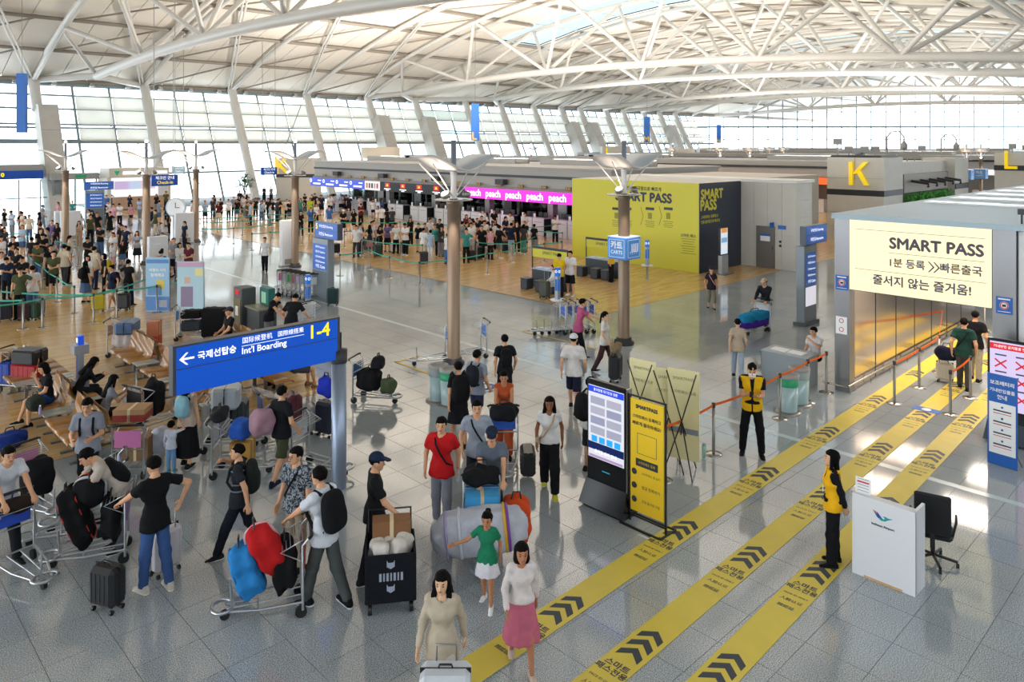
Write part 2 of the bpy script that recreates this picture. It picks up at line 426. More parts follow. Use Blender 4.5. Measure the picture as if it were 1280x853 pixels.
def mesh_person(pose, wear, vox=.019, lod=0):
    """numpy meshes for one pose and outfit: body, top, bottom (dict of V, Q, MI) and the frames for hair and shoes"""
    J = skeleton(pose); X = np.array((1.0, 0, 0)); fem = pose.get('female', False); tor, up, yf = body_prims(J, fem); fat = wear.get('fat', 1.0)
    pts = np.array([v for k, v in J.items() if isinstance(v, np.ndarray)]); lo, hi = pts.min(0)-.2, pts.max(0)+.2
    def chain(P, segs, k=.03):
        d = None
        for a, b, r, r2, fl2 in segs:
            e = seg_d(P, a, b, r, r if r2 is None else r2, fl2); d = e if d is None else smin(d, e, k)
        return d
    armr = .042 if fem else .048
    def arms(s, g): return [(J['sho_'+s], J['elb_'+s], armr+g, armr*.82+g, None), (J['elb_'+s], J['wri_'+s], armr*.85+g, .027+g, None)]
    def legs(s, g):
        kn, an = J['knee_'+s], J['ank_'+s]; calf = kn*.7+an*.3
        return [(J['hip_'+s], kn, .078+g, .054+g, None), (kn, calf+(0, -.006, 0), .05+g, .047+g, None), (calf+(0, -.006, 0), an, .047+g, .034+g, None)]
    def skin(P):
        d = chain(P, tor, .05); d = smin(d, seg_d(P, J['neck'], J['nt'], .058 if not fem else .05, .05 if not fem else .044), .035)
        for s in 'lr': d = smin(d, chain(P, arms(s, 0), .02), .025)
        return np.minimum(d, smin(np.minimum(chain(P, legs('l', 0)), chain(P, legs('r', 0))), chain(P, tor[:1]), .04))
    out = {}
    V, Q = nets(skin, lo, hi, vox); MI = np.zeros(len(Q), int); parts = [(V, Q, MI)]
    # head and hands join the body mesh
    yaw = math.radians(pose.get('turn', 0)); nod = math.radians(pose.get('nod', 0)) + J['lean']*.6
    Rz = np.array(((math.cos(yaw), -math.sin(yaw), 0), (math.sin(yaw), math.cos(yaw), 0), (0, 0, 1)))
    Rx = np.array(((1, 0, 0), (0, math.cos(nod), math.sin(nod)), (0, -math.sin(nod), math.cos(nod))))
    Rh = Rz @ Rx; hs = pose.get('headscale', 1.0)
    hd = HEADS[lod]; parts.append((hd[0]*hs @ Rh.T + J['head'], hd[1], hd[2]))
    for s, sg in (('l', -1), ('r', 1)):
        f = J['wri_'+s]-J['elb_'+s]; f /= np.linalg.norm(f); pn = np.array(pose.get('palm_'+s, (-sg, .2, 0)), float); pn -= f*(pn @ f); pn /= np.linalg.norm(pn)
        z = -pn; x = np.cross(f, z); hv, hq = HAND[(pose.get('grip_'+s, 0), lod)]
        tx = np.array((0, 1.0, .6)); flip = 1 if x @ tx > 0 else -1
        Vh = np.outer(hv[:, 0]*flip, x) + np.outer(hv[:, 1], f) + np.outer(hv[:, 2], z) + J['wri_'+s]
        parts.append((Vh, hq if flip > 0 else hq[:, ::-1], np.zeros(len(hq), int)))
    Vs, Qs, Ms, k = [], [], [], 0
    for v, q, m in parts: Vs.append(v); Qs.append(q+k); Ms.append(m); k += len(v)
    out['body'] = (np.concatenate(Vs), np.concatenate(Qs), np.concatenate(Ms))
    # top
    top = wear.get('top', 'tee'); g = .016*fat + (.004 if top in ('loose', 'coat') else 0)
    hem = wear.get('hem', -.12); pu = up
    wr = lambda P, a: a*np.sin(P[:, 2]*38+P[:, 0]*13)*np.sin(P[:, 0]*29+P[:, 1]*23+1.3)
    def topf(P):
        t2 = [(a, b, r*(1 + (fat-1)*.8)+g, None if r2 is None else r2*(1+(fat-1)*.8)+g, f2) for a, b, r, r2, f2 in tor]; d = chain(P, t2, .05)
        dn = np.array((0, 0, 1.0)) if not pose.get('sit') else pu
        d = smin(d, seg_d(P, J['pel'], J['pel']-dn*.14+(0, .0, 0), .168*fat+g, .188*fat+g, (yf, 1.3)), .03) if not pose.get('sit') else d
        d = np.maximum(d, (J['pel']-P) @ dn + hem)
        sl = {'tee': .62, 'loose': .75, 'tank': .0, 'long': 1.0, 'coat': 1.0, 'vest': 0, 'tight': .45}[top]
        for s in 'lr':
            S, E, W_ = J['sho_'+s], J['elb_'+s], J['wri_'+s]
            if sl == 0: continue
            e = seg_d(P, S, E if sl == 1 else S+(E-S)*min(sl*1.05, 1), armr+.011, armr+(.012 if sl == 1 else .022))
            if sl == 1: e = smin(e, seg_d(P, E, E+(W_-E)*.93, armr+.01, .04), .02)
            else: dd = (E-S)/np.linalg.norm(E-S); e = np.maximum(e, (P-S) @ dd - sl*.285)
            d = smin(d, e, .03)
        n0 = J['neck']+yf*.015; d = np.maximum(d, -(seg_d(P, n0+up*.0, n0+up*.2+yf*.05, .06, .1)))
        d = np.maximum(d, (P-J['neck']) @ up - .045)
        return d + wr(P, .005)
    if top != 'none': out['top'] = nets(topf, lo, hi, vox*1.08)
    # bottom
    bot = wear.get('bottom', 'trousers'); w = wear.get('width', 0.0)
    def botf(P):
        hp = [(J['pel']-X*.06-(0, 0, .03), J['pel']+X*.06-(0, 0, .03), .1*fat+.004, None, (yf, 1.2)), (J['pel']-X*.05, J['pel']+X*.05, .1*fat, None, (yf, 1.25)), (J['waist']-X*.045-up*.04, J['waist']+X*.045-up*.04, .088*fat, None, (yf, 1.25))]
        d = chain(P, hp, .04)
        d = np.maximum(d, (P-J['pel']) @ up - .1)
        if bot in ('skirt', 'dress'):
            L = wear.get('length', .5); top_ = J['pel']-np.array((0, 0, .02)); e = seg_d(P, top_, top_-np.array((0, 0, L-.02)), .168, wear.get('flare', .24), (yf, 1.2)); e = np.maximum(e, P[:, 2]-J['pel'][2]-.06)
            th = np.arctan2(P[:, 1]-J['pel'][1], P[:, 0]-J['pel'][0]); e = e + .010*np.sin(th*9)*np.clip((J['pel'][2]-P[:, 2])/L, 0, 1)
            e = np.maximum(e, J['pel'][2]-L-P[:, 2]); return smin(d, e, .05)
        frac = {'trousers': 1.0, 'shorts': .55, 'bermuda': .62, 'wide': 1.0, 'jeans': 1.0, 'capri': .8}[bot]; gg = {'wide': .03, 'trousers': .016, 'jeans': .012}.get(bot, .026)+w
        for s in 'lr':
            hpj, kn, an = J['hip_'+s], J['knee_'+s], J['ank_'+s]; an2 = an + (0, 0, .015)
            if bot == 'shorts' or bot == 'bermuda':
                e_ = hpj+(kn-hpj)*frac*1.5 if frac < .66 else kn; dd = (kn-hpj)/np.linalg.norm(kn-hpj)
                e = seg_d(P, hpj, hpj+dd*.44*(.8 if bot == 'shorts' else 1.0), .082+gg*.3, .072+gg); e = np.maximum(e, (P-hpj) @ dd - .44*(.78 if bot == 'shorts' else .98))
            else:
                kn2 = kn; e = smin(seg_d(P, hpj, kn2, .087+gg*.4, .062+gg), seg_d(P, kn2, an2, .062+gg, .046+gg*1.1), .03)
                dd = (an-kn)/np.linalg.norm(an-kn); e = np.maximum(e, (P-kn) @ dd - .41*(1.02 if frac == 1 else .5))
            d = np.minimum(d, smin(d, e, .035))
        return d + wr(P, .004)
    out['bottom'] = nets(botf, lo, hi, vox*1.08)
    out['J'] = J; out['Rh'] = Rh; out['hs'] = hs
    # vest over the shirt
    if wear.get('vest'):
        def vf(P):
            t2 = [(a, b, r*fat+.036, None if r2 is None else r2*fat+.036, f2) for a, b, r, r2, f2 in tor]; d = chain(P, t2, .04); d = smin(d, seg_d(P, J['pel'], J['pel']-(0, 0, .1), .165, .17, (yf, 1.25)), .04)
            d = np.maximum(d, (J['pel']-P) @ up - .1); d = np.maximum(d, (P-J['neck']) @ up - .02)
            q = P-J['neck']; fy = q @ yf; ax = np.abs(P[:, 0]); d = np.maximum(d, -np.maximum(.02-fy, ax-.012-.1*np.clip(.3+q @ up, 0, 1)))
            for s in 'lr': d = np.maximum(d, -seg_d(P, J['sho_'+s], J['sho_'+s]+(0, 0, -.03)+(J['sho_'+s]-J['neck'])*.4, .07, .09))
            return d
        out['vest'] = nets(vf, lo, hi, .015)
    return out
SKINS = ['#c98f6d', '#d8a37f', '#b97f5c', '#dcb08e', '#8a5a3c']
def skin_mats(i): return [mat('skin_%d' % i, SKINS[i], .55, spec=.3, noise=.06, nscale=12), mat('dark_eye', '#1a1412', .4), mat('lip_%d' % i, '#a5605a', .5)]
def object_material(o, m, i=0):
    o.material_slots[i].link = 'OBJECT'; o.material_slots[i].material = m
SHOE_ME = {}
def shoe_mesh(flip):
    if flip not in SHOE_ME:
        V = SHOE_V*np.array((-1 if flip else 1, 1, 1)); Q = SHOE_Q[:, ::-1] if flip else SHOE_Q
        SHOE_ME[flip] = np_mesh('shoe', V, Q, [cloth('#202022'), plain('#d8d8d6', .6)], SHOE_MI)
    return SHOE_ME[flip]
def make_person(kit, loc, rz, label, colors, hair='short', group=None, height=1.72, name='person', cat='person', cap=None, skin=1, shoe=('#202022', '#d0d0ce')):
    """kit: meshes (dict of bpy meshes + frames) shared between copies; colors = (top, bottom[, vest])"""
    r = thing(name, label, cat, loc, rz, group); s = height/1.72; r.scale = (s, s, s)
    b = link(bpy.data.objects.new('body', kit['body']), r)
    for i, m in enumerate(skin_mats(skin)): object_material(b, m, i)
    J = kit['J']
    if 'top' in kit: o = link(bpy.data.objects.new(kit.get('top_name', 'shirt'), kit['top']), r); object_material(o, colors[0] if not isinstance(colors[0], str) else cloth(colors[0]))
    o = link(bpy.data.objects.new(kit.get('bottom_name', 'trousers'), kit['bottom']), r); object_material(o, colors[1] if not isinstance(colors[1], str) else cloth(colors[1]))
    if 'vest' in kit: o = link(bpy.data.objects.new('vest', kit['vest']), r); object_material(o, cloth(colors[2]))
    MH = Matrix([list(kit['Rh'][i]*kit['hs'])+[J['head'][i]] for i in range(3)] + [[0, 0, 0, 1]])
    if hair: o = link(bpy.data.objects.new('hair', hair_mesh(hair)), r); o.matrix_local = MH
    if cap: o = link(bpy.data.objects.new('cap', cap_mesh()), r); o.matrix_local = MH @ Matrix.Scale(1.04, 4); object_material(o, cloth(cap))
    for k, sg in (('l', -1), ('r', 1)):
        a = J['ank_'+k]; o = link(bpy.data.objects.new('shoe', shoe_mesh(sg < 0)), r); t = J['toe_'+k]
        o.matrix_local = Matrix.Translation((a[0], a[1]+.0, a[2]-.075)) @ Matrix.Translation((0, 0, .07)) @ Matrix.Rotation(t, 4, 'X') @ Matrix.Rotation(-sg*.12, 4, 'Z') @ Matrix.Translation((0, 0, -.07))
        object_material(o, cloth(shoe[0]), 0); object_material(o, plain(shoe[1], .6), 1)
    return r
def make_kit(pose, wear, vox=.019, lod=0):
    d = mesh_person(pose, wear, vox, lod); k = {'J': d['J'], 'Rh': d['Rh'], 'hs': d['hs']}
    k['body'] = np_mesh('body', *d['body'][:2], skin_mats(1), d['body'][2])
    for p in ('top', 'bottom', 'vest'):
        if p in d: k[p] = np_mesh(p, d[p][0], d[p][1], [cloth('#808080')])
    k['top_name'] = {'coat': 'jacket', 'tank': 'tank_top', 'loose': 'shirt'}.get(wear.get('top', 'tee'), 'shirt')
    k['bottom_name'] = {'skirt': 'skirt', 'dress': 'skirt', 'shorts': 'shorts', 'bermuda': 'shorts', 'jeans': 'jeans'}.get(wear.get('bottom', 'trousers'), 'trousers')
    return k
# ------------------------------------------------------------------ the hall
def node_mat(name, fn, **kw):
    if name in MATS: return MATS[name]
    m = bpy.data.materials.new(name); m.use_nodes = True; nt = m.node_tree
    fn(nt, nt.nodes['Principled BSDF'], lambda t: nt.nodes.new(t), nt.links.new); MATS[name] = m; return m
def _granite(nt, b, N, L):
    g = N('ShaderNodeNewGeometry'); n1 = N('ShaderNodeTexNoise'); n1.inputs['Scale'].default_value = 80; n1.inputs['Detail'].default_value = 3; n1.inputs['Roughness'].default_value = .75
    n2 = N('ShaderNodeTexNoise'); n2.inputs['Scale'].default_value = .9; n2.inputs['Detail'].default_value = 2
    r = N('ShaderNodeValToRGB'); e = r.color_ramp.elements; e[0].position = .36; e[0].color = rgb('#4a5358'); e[1].position = .62; e[1].color = rgb('#dfe5e8')
    k = r.color_ramp.elements.new(.49); k.color = rgb('#a3acb1')
    L(g.outputs['Position'], n1.inputs['Vector']); L(g.outputs['Position'], n2.inputs['Vector']); L(n1.outputs[0], r.inputs[0])
    mx = N('ShaderNodeMixRGB'); mx.blend_type = 'MULTIPLY'; mx.inputs[0].default_value = .35; L(r.outputs[0], mx.inputs[1]); L(n2.outputs[0], mx.inputs[2])
    L(mx.outputs[0], b.inputs['Base Color']); b.inputs['Roughness'].default_value = .08; b.inputs['Specular IOR Level'].default_value = 1.0
GRANITE = node_mat('polished_granite', _granite)
def _wood(nt, b, N, L):
    g = N('ShaderNodeNewGeometry'); mp = N('ShaderNodeMapping'); mp.inputs['Rotation'].default_value = (0, 0, 0); L(g.outputs['Position'], mp.inputs['Vector'])
    br = N('ShaderNodeTexBrick'); br.inputs['Scale'].default_value = 1.0; br.inputs['Brick Width'].default_value = .9; br.inputs['Row Height'].default_value = .15; br.inputs['Mortar Size'].default_value = .003
    br.inputs['Color1'].default_value = rgb('#cfae78'); br.inputs['Color2'].default_value = rgb('#bb9660'); br.inputs['Mortar'].default_value = rgb('#9a7c4c'); br.offset = .37
    L(mp.outputs[0], br.inputs['Vector'])
    n = N('ShaderNodeTexNoise'); n.inputs['Scale'].default_value = 3; n.inputs['Detail'].default_value = 5; m2 = N('ShaderNodeMapping'); m2.inputs['Scale'].default_value = (1, 9, 1)
    L(g.outputs['Position'], m2.inputs['Vector']); L(m2.outputs[0], n.inputs['Vector'])
    mx = N('ShaderNodeMixRGB'); mx.blend_type = 'OVERLAY'; mx.inputs[0].default_value = .35; L(br.outputs[0], mx.inputs[1]); L(n.outputs[0], mx.inputs[2])
    L(mx.outputs[0], b.inputs['Base Color']); b.inputs['Roughness'].default_value = .2; b.inputs['Specular IOR Level'].default_value = .5
WOODFLOOR = node_mat('wood_floor', _wood)
def _glass(nt, b, N, L):
    o = nt.nodes['Material Output']; t = N('ShaderNodeBsdfTransparent'); t.inputs[0].default_value = (.93, .97, .98, 1); gl = N('ShaderNodeBsdfGlossy'); gl.inputs['Roughness'].default_value = .03
    fr = N('ShaderNodeFresnel'); fr.inputs[0].default_value = 1.45; mx = N('ShaderNodeMixShader'); L(fr.outputs[0], mx.inputs[0]); L(t.outputs[0], mx.inputs[1]); L(gl.outputs[0], mx.inputs[2]); L(mx.outputs[0], o.inputs[0]); nt.nodes.remove(b)
GLASS = node_mat('clear_glass', _glass)
def _glass2(nt, b, N, L):
    o = nt.nodes['Material Output']; t = N('ShaderNodeBsdfTransparent'); t.inputs[0].default_value = (.62, .78, .78, 1); gl = N('ShaderNodeBsdfGlossy'); gl.inputs['Roughness'].default_value = .05
    fr = N('ShaderNodeFresnel'); fr.inputs[0].default_value = 1.6; mx = N('ShaderNodeMixShader'); L(fr.outputs[0], mx.inputs[0]); L(t.outputs[0], mx.inputs[1]); L(gl.outputs[0], mx.inputs[2]); L(mx.outputs[0], o.inputs[0]); nt.nodes.remove(b)
TINTED = node_mat('tinted_glass', _glass2)
def _glass3(nt, b, N, L):
    o = nt.nodes['Material Output']; t = N('ShaderNodeBsdfTransparent'); t.inputs[0].default_value = (.2, .26, .28, 1); gl = N('ShaderNodeBsdfGlossy'); gl.inputs['Roughness'].default_value = .2
    mx = N('ShaderNodeMixShader'); mx.inputs[0].default_value = .06; L(t.outputs[0], mx.inputs[1]); L(gl.outputs[0], mx.inputs[2]); L(mx.outputs[0], o.inputs[0]); nt.nodes.remove(b)
SKYGLASS = node_mat('skylight_glass', _glass3)
def _blind(nt, b, N, L):
    o = nt.nodes['Material Output']; t = N('ShaderNodeBsdfTranslucent'); t.inputs[0].default_value = rgb('#f0eee6'); d = N('ShaderNodeBsdfDiffuse'); d.inputs[0].default_value = rgb('#d6d3c6')
    mx = N('ShaderNodeMixShader'); mx.inputs[0].default_value = .22; L(d.outputs[0], mx.inputs[1]); L(t.outputs[0], mx.inputs[2]); L(mx.outputs[0], o.inputs[0]); nt.nodes.remove(b)
BLIND = node_mat('roller_blind', _blind)
STEEL_W = mat('white_steel', '#c9c7c2', .38, spec=.5)
PURLIN = mat('purlin_steel', '#8f877c', .5)
PANEL = mat('roof_panel', '#e2dcd2', .75, noise=.03, nscale=.4)
CONC = mat('pale_concrete', '#bdbab4', .7, noise=.05, nscale=1.5)
BEIGE = mat('beige_panel', '#c9c5bc', .55, noise=.04, nscale=2)
GREYP = mat('grey_panel', '#9c9a97', .45)
DARK = mat('dark_grey', '#2b2d31', .5)
BLACK = mat('black_plastic', '#0e0f11', .35)
CHROME = mat('brushed_steel', '#b4b1ab', .25, metal=1.0)
STEEL = mat('satin_steel', '#8f8d89', .35, metal=.9)
WHITE = mat('white_laminate', '#dfe0e4', .3)
BLUE = mat('sign_blue', '#0a4cb4', .35)
YEL = mat('smart_yellow', '#d2cb3c', .5); NAVY = mat('poster_navy', '#2c3342', .5)

# --- floor: granite tiles near the camera one by one, the wood floors, the far granite
TU_, TV_, TU0, TV0 = .7467, .7345, 2.13, 10.68
floor = MB().box((60, 34, -.03), (240, 106, .05), 0).build('floor', [mat('joint', '#4e5356', .7)])
tag(floor, 'grey polished granite floor of the departure hall', None, None, 'structure')
def is_wood(u, v): return (v > 16.35 and u < 9.9) or (v > 16.95 and u > 20.9)
tile_me = MB().box((TU_/2, TV_/2, -.003), (TU_-.007, TV_-.007, .006)).mesh('tile', [GRANITE])
cells = []
for i in range(-22, 70):
    for j in range(-20, 60):
        u, v = TU0 + i*TU_, TV0 + (j-12)*TV_; cu, cv = u+TU_/2, v+TV_/2
        D = cu*FW.x + cv*FW.y; X = cu*RT.x + cv*RT.y
        if D < 6 or D > 30 or abs(X) > D*.74 + 1.5 or is_wood(cu, cv): continue
        cells.append((D, u, v))
cells.sort()
for D, u, v in cells[:300]:
    o = bpy.data.objects.new('tile', tile_me); link(o, floor); o.location = (u, v, 0)
mb = MB()
for D, u, v in cells[300:]: mb.box((u+TU_/2, v+TV_/2, -.003), (TU_-.008, TV_-.008, .006))
tag(mb.build('tile_field', [GRANITE], floor), kind='stuff')
mb = MB()   # granite beyond the tiled field, in larger fields
got = {(round(u, 2), round(v, 2)) for D, u, v in cells}
for i in range(-60, 240):
    for j in range(-20, 130):
        u, v = TU0 + i*TU_, TV0 + (j-12)*TV_; cu, cv = u+TU_/2, v+TV_/2
        D = cu*FW.x + cv*FW.y; X = cu*RT.x + cv*RT.y
        if (round(u, 2), round(v, 2)) in got or is_wood(cu, cv) or D < 4 or abs(X) > D*.8+6: continue
        mb.add([(u, v, 0), (u+TU_, v, 0), (u+TU_, v+TV_, 0), (u, v+TV_, 0)], [(0, 1, 2, 3)])
tag(mb.build('tile_field', [GRANITE], floor), kind='stuff')
for (u0, u1, v0, v1), lab in (((-40, 9.9, 16.35, 75), 'golden wood floor of the seating area'), ((20.9, 150, 16.95, 75), 'golden wood floor in front of the check-in counters')):
    o = MB().box(((u0+u1)/2, (v0+v1)/2, -.001), (u1-u0, v1-v0, .014)).build('floor_wood', [WOODFLOOR]); tag(o, lab, None, None, 'structure')
o = MB().box((14.82, 32, .001), (.16, 62, .004)).build('floor_strip', [mat('strip', '#b9c7cb', .2)]); tag(o, 'pale steel joint strip across the granite', None, None, 'structure')

# --- roof
def roof_z(v): return 21.3 - 8.8*((v-43)/44)**2
ceil = bpy.data.objects.new('ceiling', None); COL.objects.link(ceil); tag(ceil, 'arched white panel roof with steel ribs and skylights', None, None, 'structure')
PV = [87 - 6.55*k for k in range(15)]
SKY = ((62.5, 70, 3, 11), (107.5, 112.5, 3, 11))
def in_sky(u, k): return any(a <= u < b and k0 <= k < k1 for a, b, k0, k1 in SKY)
pan = []
for k in range(len(PV)-1):
    v1, v0 = PV[k], PV[k+1]; z1, z0 = roof_z(v1)+.25, roof_z(v0)+.25; me = {}
    for i in range(-16, 80):
        u = i*2.5
        if in_sky(u, k): continue
        pu, pv, pz = u+1.25, (v0+v1)/2, (z0+z1)/2; D = pu*FW.x+pv*FW.y; X = pu*RT.x+pv*RT.y
        vis = D > 5 and abs(X) < D*.75 and HY - FPX*(pz-H)/D > -30
        pan.append((0 if vis else 1, D, u, k))
pan.sort(); pmesh = {}
rest = MB()
for n, (vis, D, u, k) in enumerate(pan):
    v1, v0 = PV[k]-.03, PV[k+1]+.03; z1, z0 = roof_z(PV[k])+.25, roof_z(PV[k+1])+.25; a, b = .03, 2.47
    vs = [(a, v0, z0), (b, v0, z0), (b, v1, z1), (a, v1, z1), (a, v0, z0+.08), (b, v0, z0+.08), (b, v1, z1+.08), (a, v1, z1+.08)]
    fs = [(3, 2, 1, 0), (4, 5, 6, 7), (0, 1, 5, 4), (1, 2, 6, 5), (2, 3, 7, 6), (3, 0, 4, 7)]
    if n < 300 and not vis:
        if k not in pmesh: pmesh[k] = MB().add(vs, fs).mesh('panel', [PANEL])
        o = bpy.data.objects.new('panel', pmesh[k]); link(o, ceil); o.location = (u, 0, 0)
    else: rest.add([(x+u, y, z) for x, y, z in vs], fs)
tag(rest.build('panel_field', [PANEL], ceil), kind='stuff')
mb = MB()   # deck above the panels closes the joints
for k in range(len(PV)-1):
    segs = [(-40, 200)]
    for a, b, k0, k1 in SKY:
        if k0 <= k < k1: segs = [q for s in segs for q in (((s[0], a), (b, s[1])) if s[0] < a < s[1] else (s,))]
    for a, b in segs:
        v1, v0 = PV[k], PV[k+1]; z1, z0 = roof_z(v1)+.45, roof_z(v0)+.45
        mb.add([(a, v0, z0), (b, v0, z0), (b, v1, z1), (a, v1, z1)], [(0, 1, 2, 3)])
mb.build('deck', [GREYP], ceil)
for a, b, k0, k1 in SKY:
    for k in range(k0, k1):
        v1, v0 = PV[k], PV[k+1]; z1, z0 = roof_z(v1)+.3, roof_z(v0)+.3
        for q in range(2):
            ua, ub = a+(b-a)*q/2+.05, a+(b-a)*(q+1)/2-.05
            MB().add([(ua, v0, z0), (ub, v0, z0), (ub, v1, z1), (ua, v1, z1)], [(0, 1, 2, 3)]).build('skylight_pane', [SKYGLASS], ceil)
        MB().box(((a+b)/2, v0, z0-.05), (b-a, .15, .1)).build('skylight_bar', [STEEL_W], ceil)
for k, v in enumerate(PV):
    for a, b in (((-40, 62), (70.5, 195)) if 4 <= k < 11 else ((-40, 195),)): MB().tube([(a, v, roof_z(v)-.02), (b, v, roof_z(v)-.02)], .17 if k else .3, 6).build('purlin', [PURLIN], ceil)
COLX = [40, 178, 287, 380, 456, 515, 578, 622, 663, 697, 721, 753, 775, 800, 820]
COLU = [8.0] + [at_v(x, 120, 87).x for x in COLX] + [129.0, 136]
def rib(u, r=.2):
    MB().tube([(u, v, roof_z(v)-.28) for v in PV], r, 8).build('rib', [STEEL_W], ceil)
for i, u in enumerate([-3] + COLU):
    if not (60 < u < 75): rib(u, .24)
for i in range(1, len(COLU)):
    u1, u0 = COLU[i], COLU[i-1]
    if u1 < 100 and not (60 < u1 < 76):
        for dv in (-.16, .16): MB().tube([(u1+dv, PV[0], roof_z(PV[0])-.1), (u1+(u0-u1)*.5+dv, PV[2], roof_z(PV[2])-.2), (u0+dv, PV[4], roof_z(PV[4])-.2)], .1, 6).build('diagonal', [STEEL_W], ceil)
        for k in range(0, 9, 1): MB().tube([(u0, PV[k], roof_z(PV[k])-.15), ((u0*.25+u1*.75), PV[k+1], roof_z(PV[k+1])-.1)], .09, 6).build('strut', [PURLIN], ceil)
BN = [(81.5, 12.85), (68.3, 13.6), (55.2, 13.85), (42.8, 13.7), (30.9, 13.3), (19.8, 12.45), (9.5, 11.5), (0, 10.4)]
for u in (-16, 22, 58.5, 75, 104, 116, 150):
    t = bpy.data.objects.new('roof_truss', None); COL.objects.link(t); tag(t, None, None, None, 'structure')
    pts = []
    for i in range(len(BN)-1):
        for q in range(4): s = q/4; pts.append((u, BN[i][0]*(1-s)+BN[i+1][0]*s, BN[i][1]*(1-s)+BN[i+1][1]*s))
    # smooth the chord into an arch
    vv = [p[1] for p in pts]; cf = np.polyfit([b[0] for b in BN], [b[1] for b in BN], 3); pts = [(u, v, float(np.polyval(cf, v))) for v in vv]
    big = .42 if u == 22 else .36
    MB().tube(pts, big, 12).build('chord', [STEEL_W], t)
    cs = sorted(COLU + [-30, -20, 145, 156], key=lambda c: abs(c-u)); lft = max([c for c in cs if c < u-2]); rgt = min([c for c in cs if c > u+2])
    for c in (lft, rgt): MB().tube([pts[0], (c, 87, 12.55)], .33, 10).build('leg', [STEEL_W], t)
    for i in range(len(BN)-1):
        b = Vector((u, BN[i][0], float(np.polyval(cf, BN[i][0]))))
        for s in (-4.6, 4.6):
            for dv in (6.5, -6.5):
                if i == 0 and dv > 0: continue
                v = BN[i][0]+dv
                MB().tube([b, (u+s, v, roof_z(v)-.25)], .19, 8).build('web', [STEEL_W], t)
    for s in (-4.6, 4.6): MB().tube([(u+s, v, roof_z(v)-.3) for v in PV[1:]], .24, 8).build('top_chord', [STEEL_W], t)

# --- long glazed wall, leaning outwards
wl = bpy.data.objects.new('wall_left', None); COL.objects.link(wl); tag(wl, 'long outward leaning glass wall with roller blinds', None, None, 'structure')
def wp(u, z, off=0.0): return Vector((u, 81 + 6*z/12.5 + off, z))
ROWS = [0, 3.1, 6.4, 7.75, 8.1, 9.65, 11.05, 12.2]
FRAME = mat('window_frame', '#7f8c92', .5)
for i in range(len(COLU)-1):
    u0, u1 = COLU[i], COLU[i+1]; nsub = 3 if i > 0 else 2
    if i > 0 and i not in (1, 5, 6, 10, 11, 15): MB().tube([wp(u0, 0, -.9), wp(u0, 12.6, -.6)], .5, 14).build('column', [STEEL_W], wl)
    elif i > 0:
        MB().tube([wp(u0, 9.5, -.8), wp(u0, 12.6, -.6)], .5, 14).build('column', [STEEL_W], wl)
        w = 1.5 if i == 1 else 1.6; p = MB(); a = [wp(u0-.2, 0, -2.2), wp(u0+w, 0, -2.2), wp(u0+w, 10, -2.2), wp(u0-.2, 10, -2.2)]
        p.add(a + [q + Vector((0, 2.2, 0)) for q in a], [(0, 1, 2, 3), (7, 6, 5, 4), (0, 4, 5, 1), (1, 5, 6, 2), (2, 6, 7, 3), (3, 7, 4, 0)]); p.build('pier', [CONC], wl)
        for z in (2.5, 5, 7.5): MB().box((u0+w/2-.1, 81+6*z/12.5-2.205, z), (w+.2, .03, .04)).build('pier_joint', [GREYP], wl)
    for s in range(nsub):
        ua, ub = u0+(u1-u0)*s/nsub, u0+(u1-u0)*(s+1)/nsub
        MB().tube([wp(ua, 0), wp(ua, 12.3)], .13, 6).build('mullion', [FRAME], wl)
        for r in range(len(ROWS)-1):
            z0, z1 = ROWS[r], ROWS[r+1]
            blind = r in (2, 4, 5) and not (i == 1 and s == 0) and i > 0 and not (i == 6 and r < 5)
            q = [wp(ua+.1, z0+.05), wp(ub-.1, z0+.05), wp(ub-.1, z1-.05), wp(ua+.1, z1-.05)]
            if u0 < 125: MB().add(q, [(0, 1, 2, 3)]).build('pane', [TINTED if (i == 6 and 2 <= r < 6) else GLASS], wl)
            if blind: MB().add([p + Vector((0, -.25, 0)) for p in q], [(0, 1, 2, 3)]).build('blind', [BLIND], wl)
for z in ROWS[1:]: MB().tube([wp(-10, z), wp(140, z)], .1 if z not in (6.4, 12.2) else .22, 6).build('transom', [FRAME], wl)
for i in range(8):
    u0, u1 = COLU[i], COLU[i+1]
    for s in range(3):
        ua = u0+(u1-u0)*(s+.5)/3; MB().box((ua, 86.2, 12.3), (.5, .5, .45), bev=.08).build('bracket', [STEEL], wl)
MB().box((60, 88.6, 12.45), (200, 3.4, .25)).build('eave', [CONC], wl)
for (xa, ya, xb, yb) in ((95, 130, 250, 230), (360, 175, 300, 260), (380, 122, 345, 215)):
    p, q = at_v(xa, ya, 86), at_v(xb, yb, 82); MB().tube([p, q], .05, 5).build('tie_rod', [STEEL], wl)
# --- far end wall of glass
we = bpy.data.objects.new('wall_end', None); COL.objects.link(we); tag(we, 'tall bright glass end wall with thin mullions', None, None, 'structure')
DE = 166
def ep(X, z): p = FW*DE + RT*X; return Vector((p.x, p.y, z))
ROWE = [0, 5.0, 7.3, 10.1, 13.4, 16.6, 21.0]; XE = [24 + 3.25*k for k in range(35)]
for k, X in enumerate(XE): MB().tube([ep(X, 0), ep(X, 21)], .13, 5).build('mullion', [FRAME], we)
for z in ROWE[1:]: MB().tube([ep(XE[0], z), ep(XE[-1], z)], .24 if z in (10.1, 5.0) else .1, 5).build('transom', [FRAME], we)
for k in range(len(XE)-1):
    for r in range(1, len(ROWE)-1):
        MB().add([ep(XE[k]+.1, ROWE[r]+.1), ep(XE[k+1]-.1, ROWE[r]+.1), ep(XE[k+1]-.1, ROWE[r+1]-.1), ep(XE[k]+.1, ROWE[r+1]-.1)], [(0, 1, 2, 3)]).build('pane', [GLASS], we)
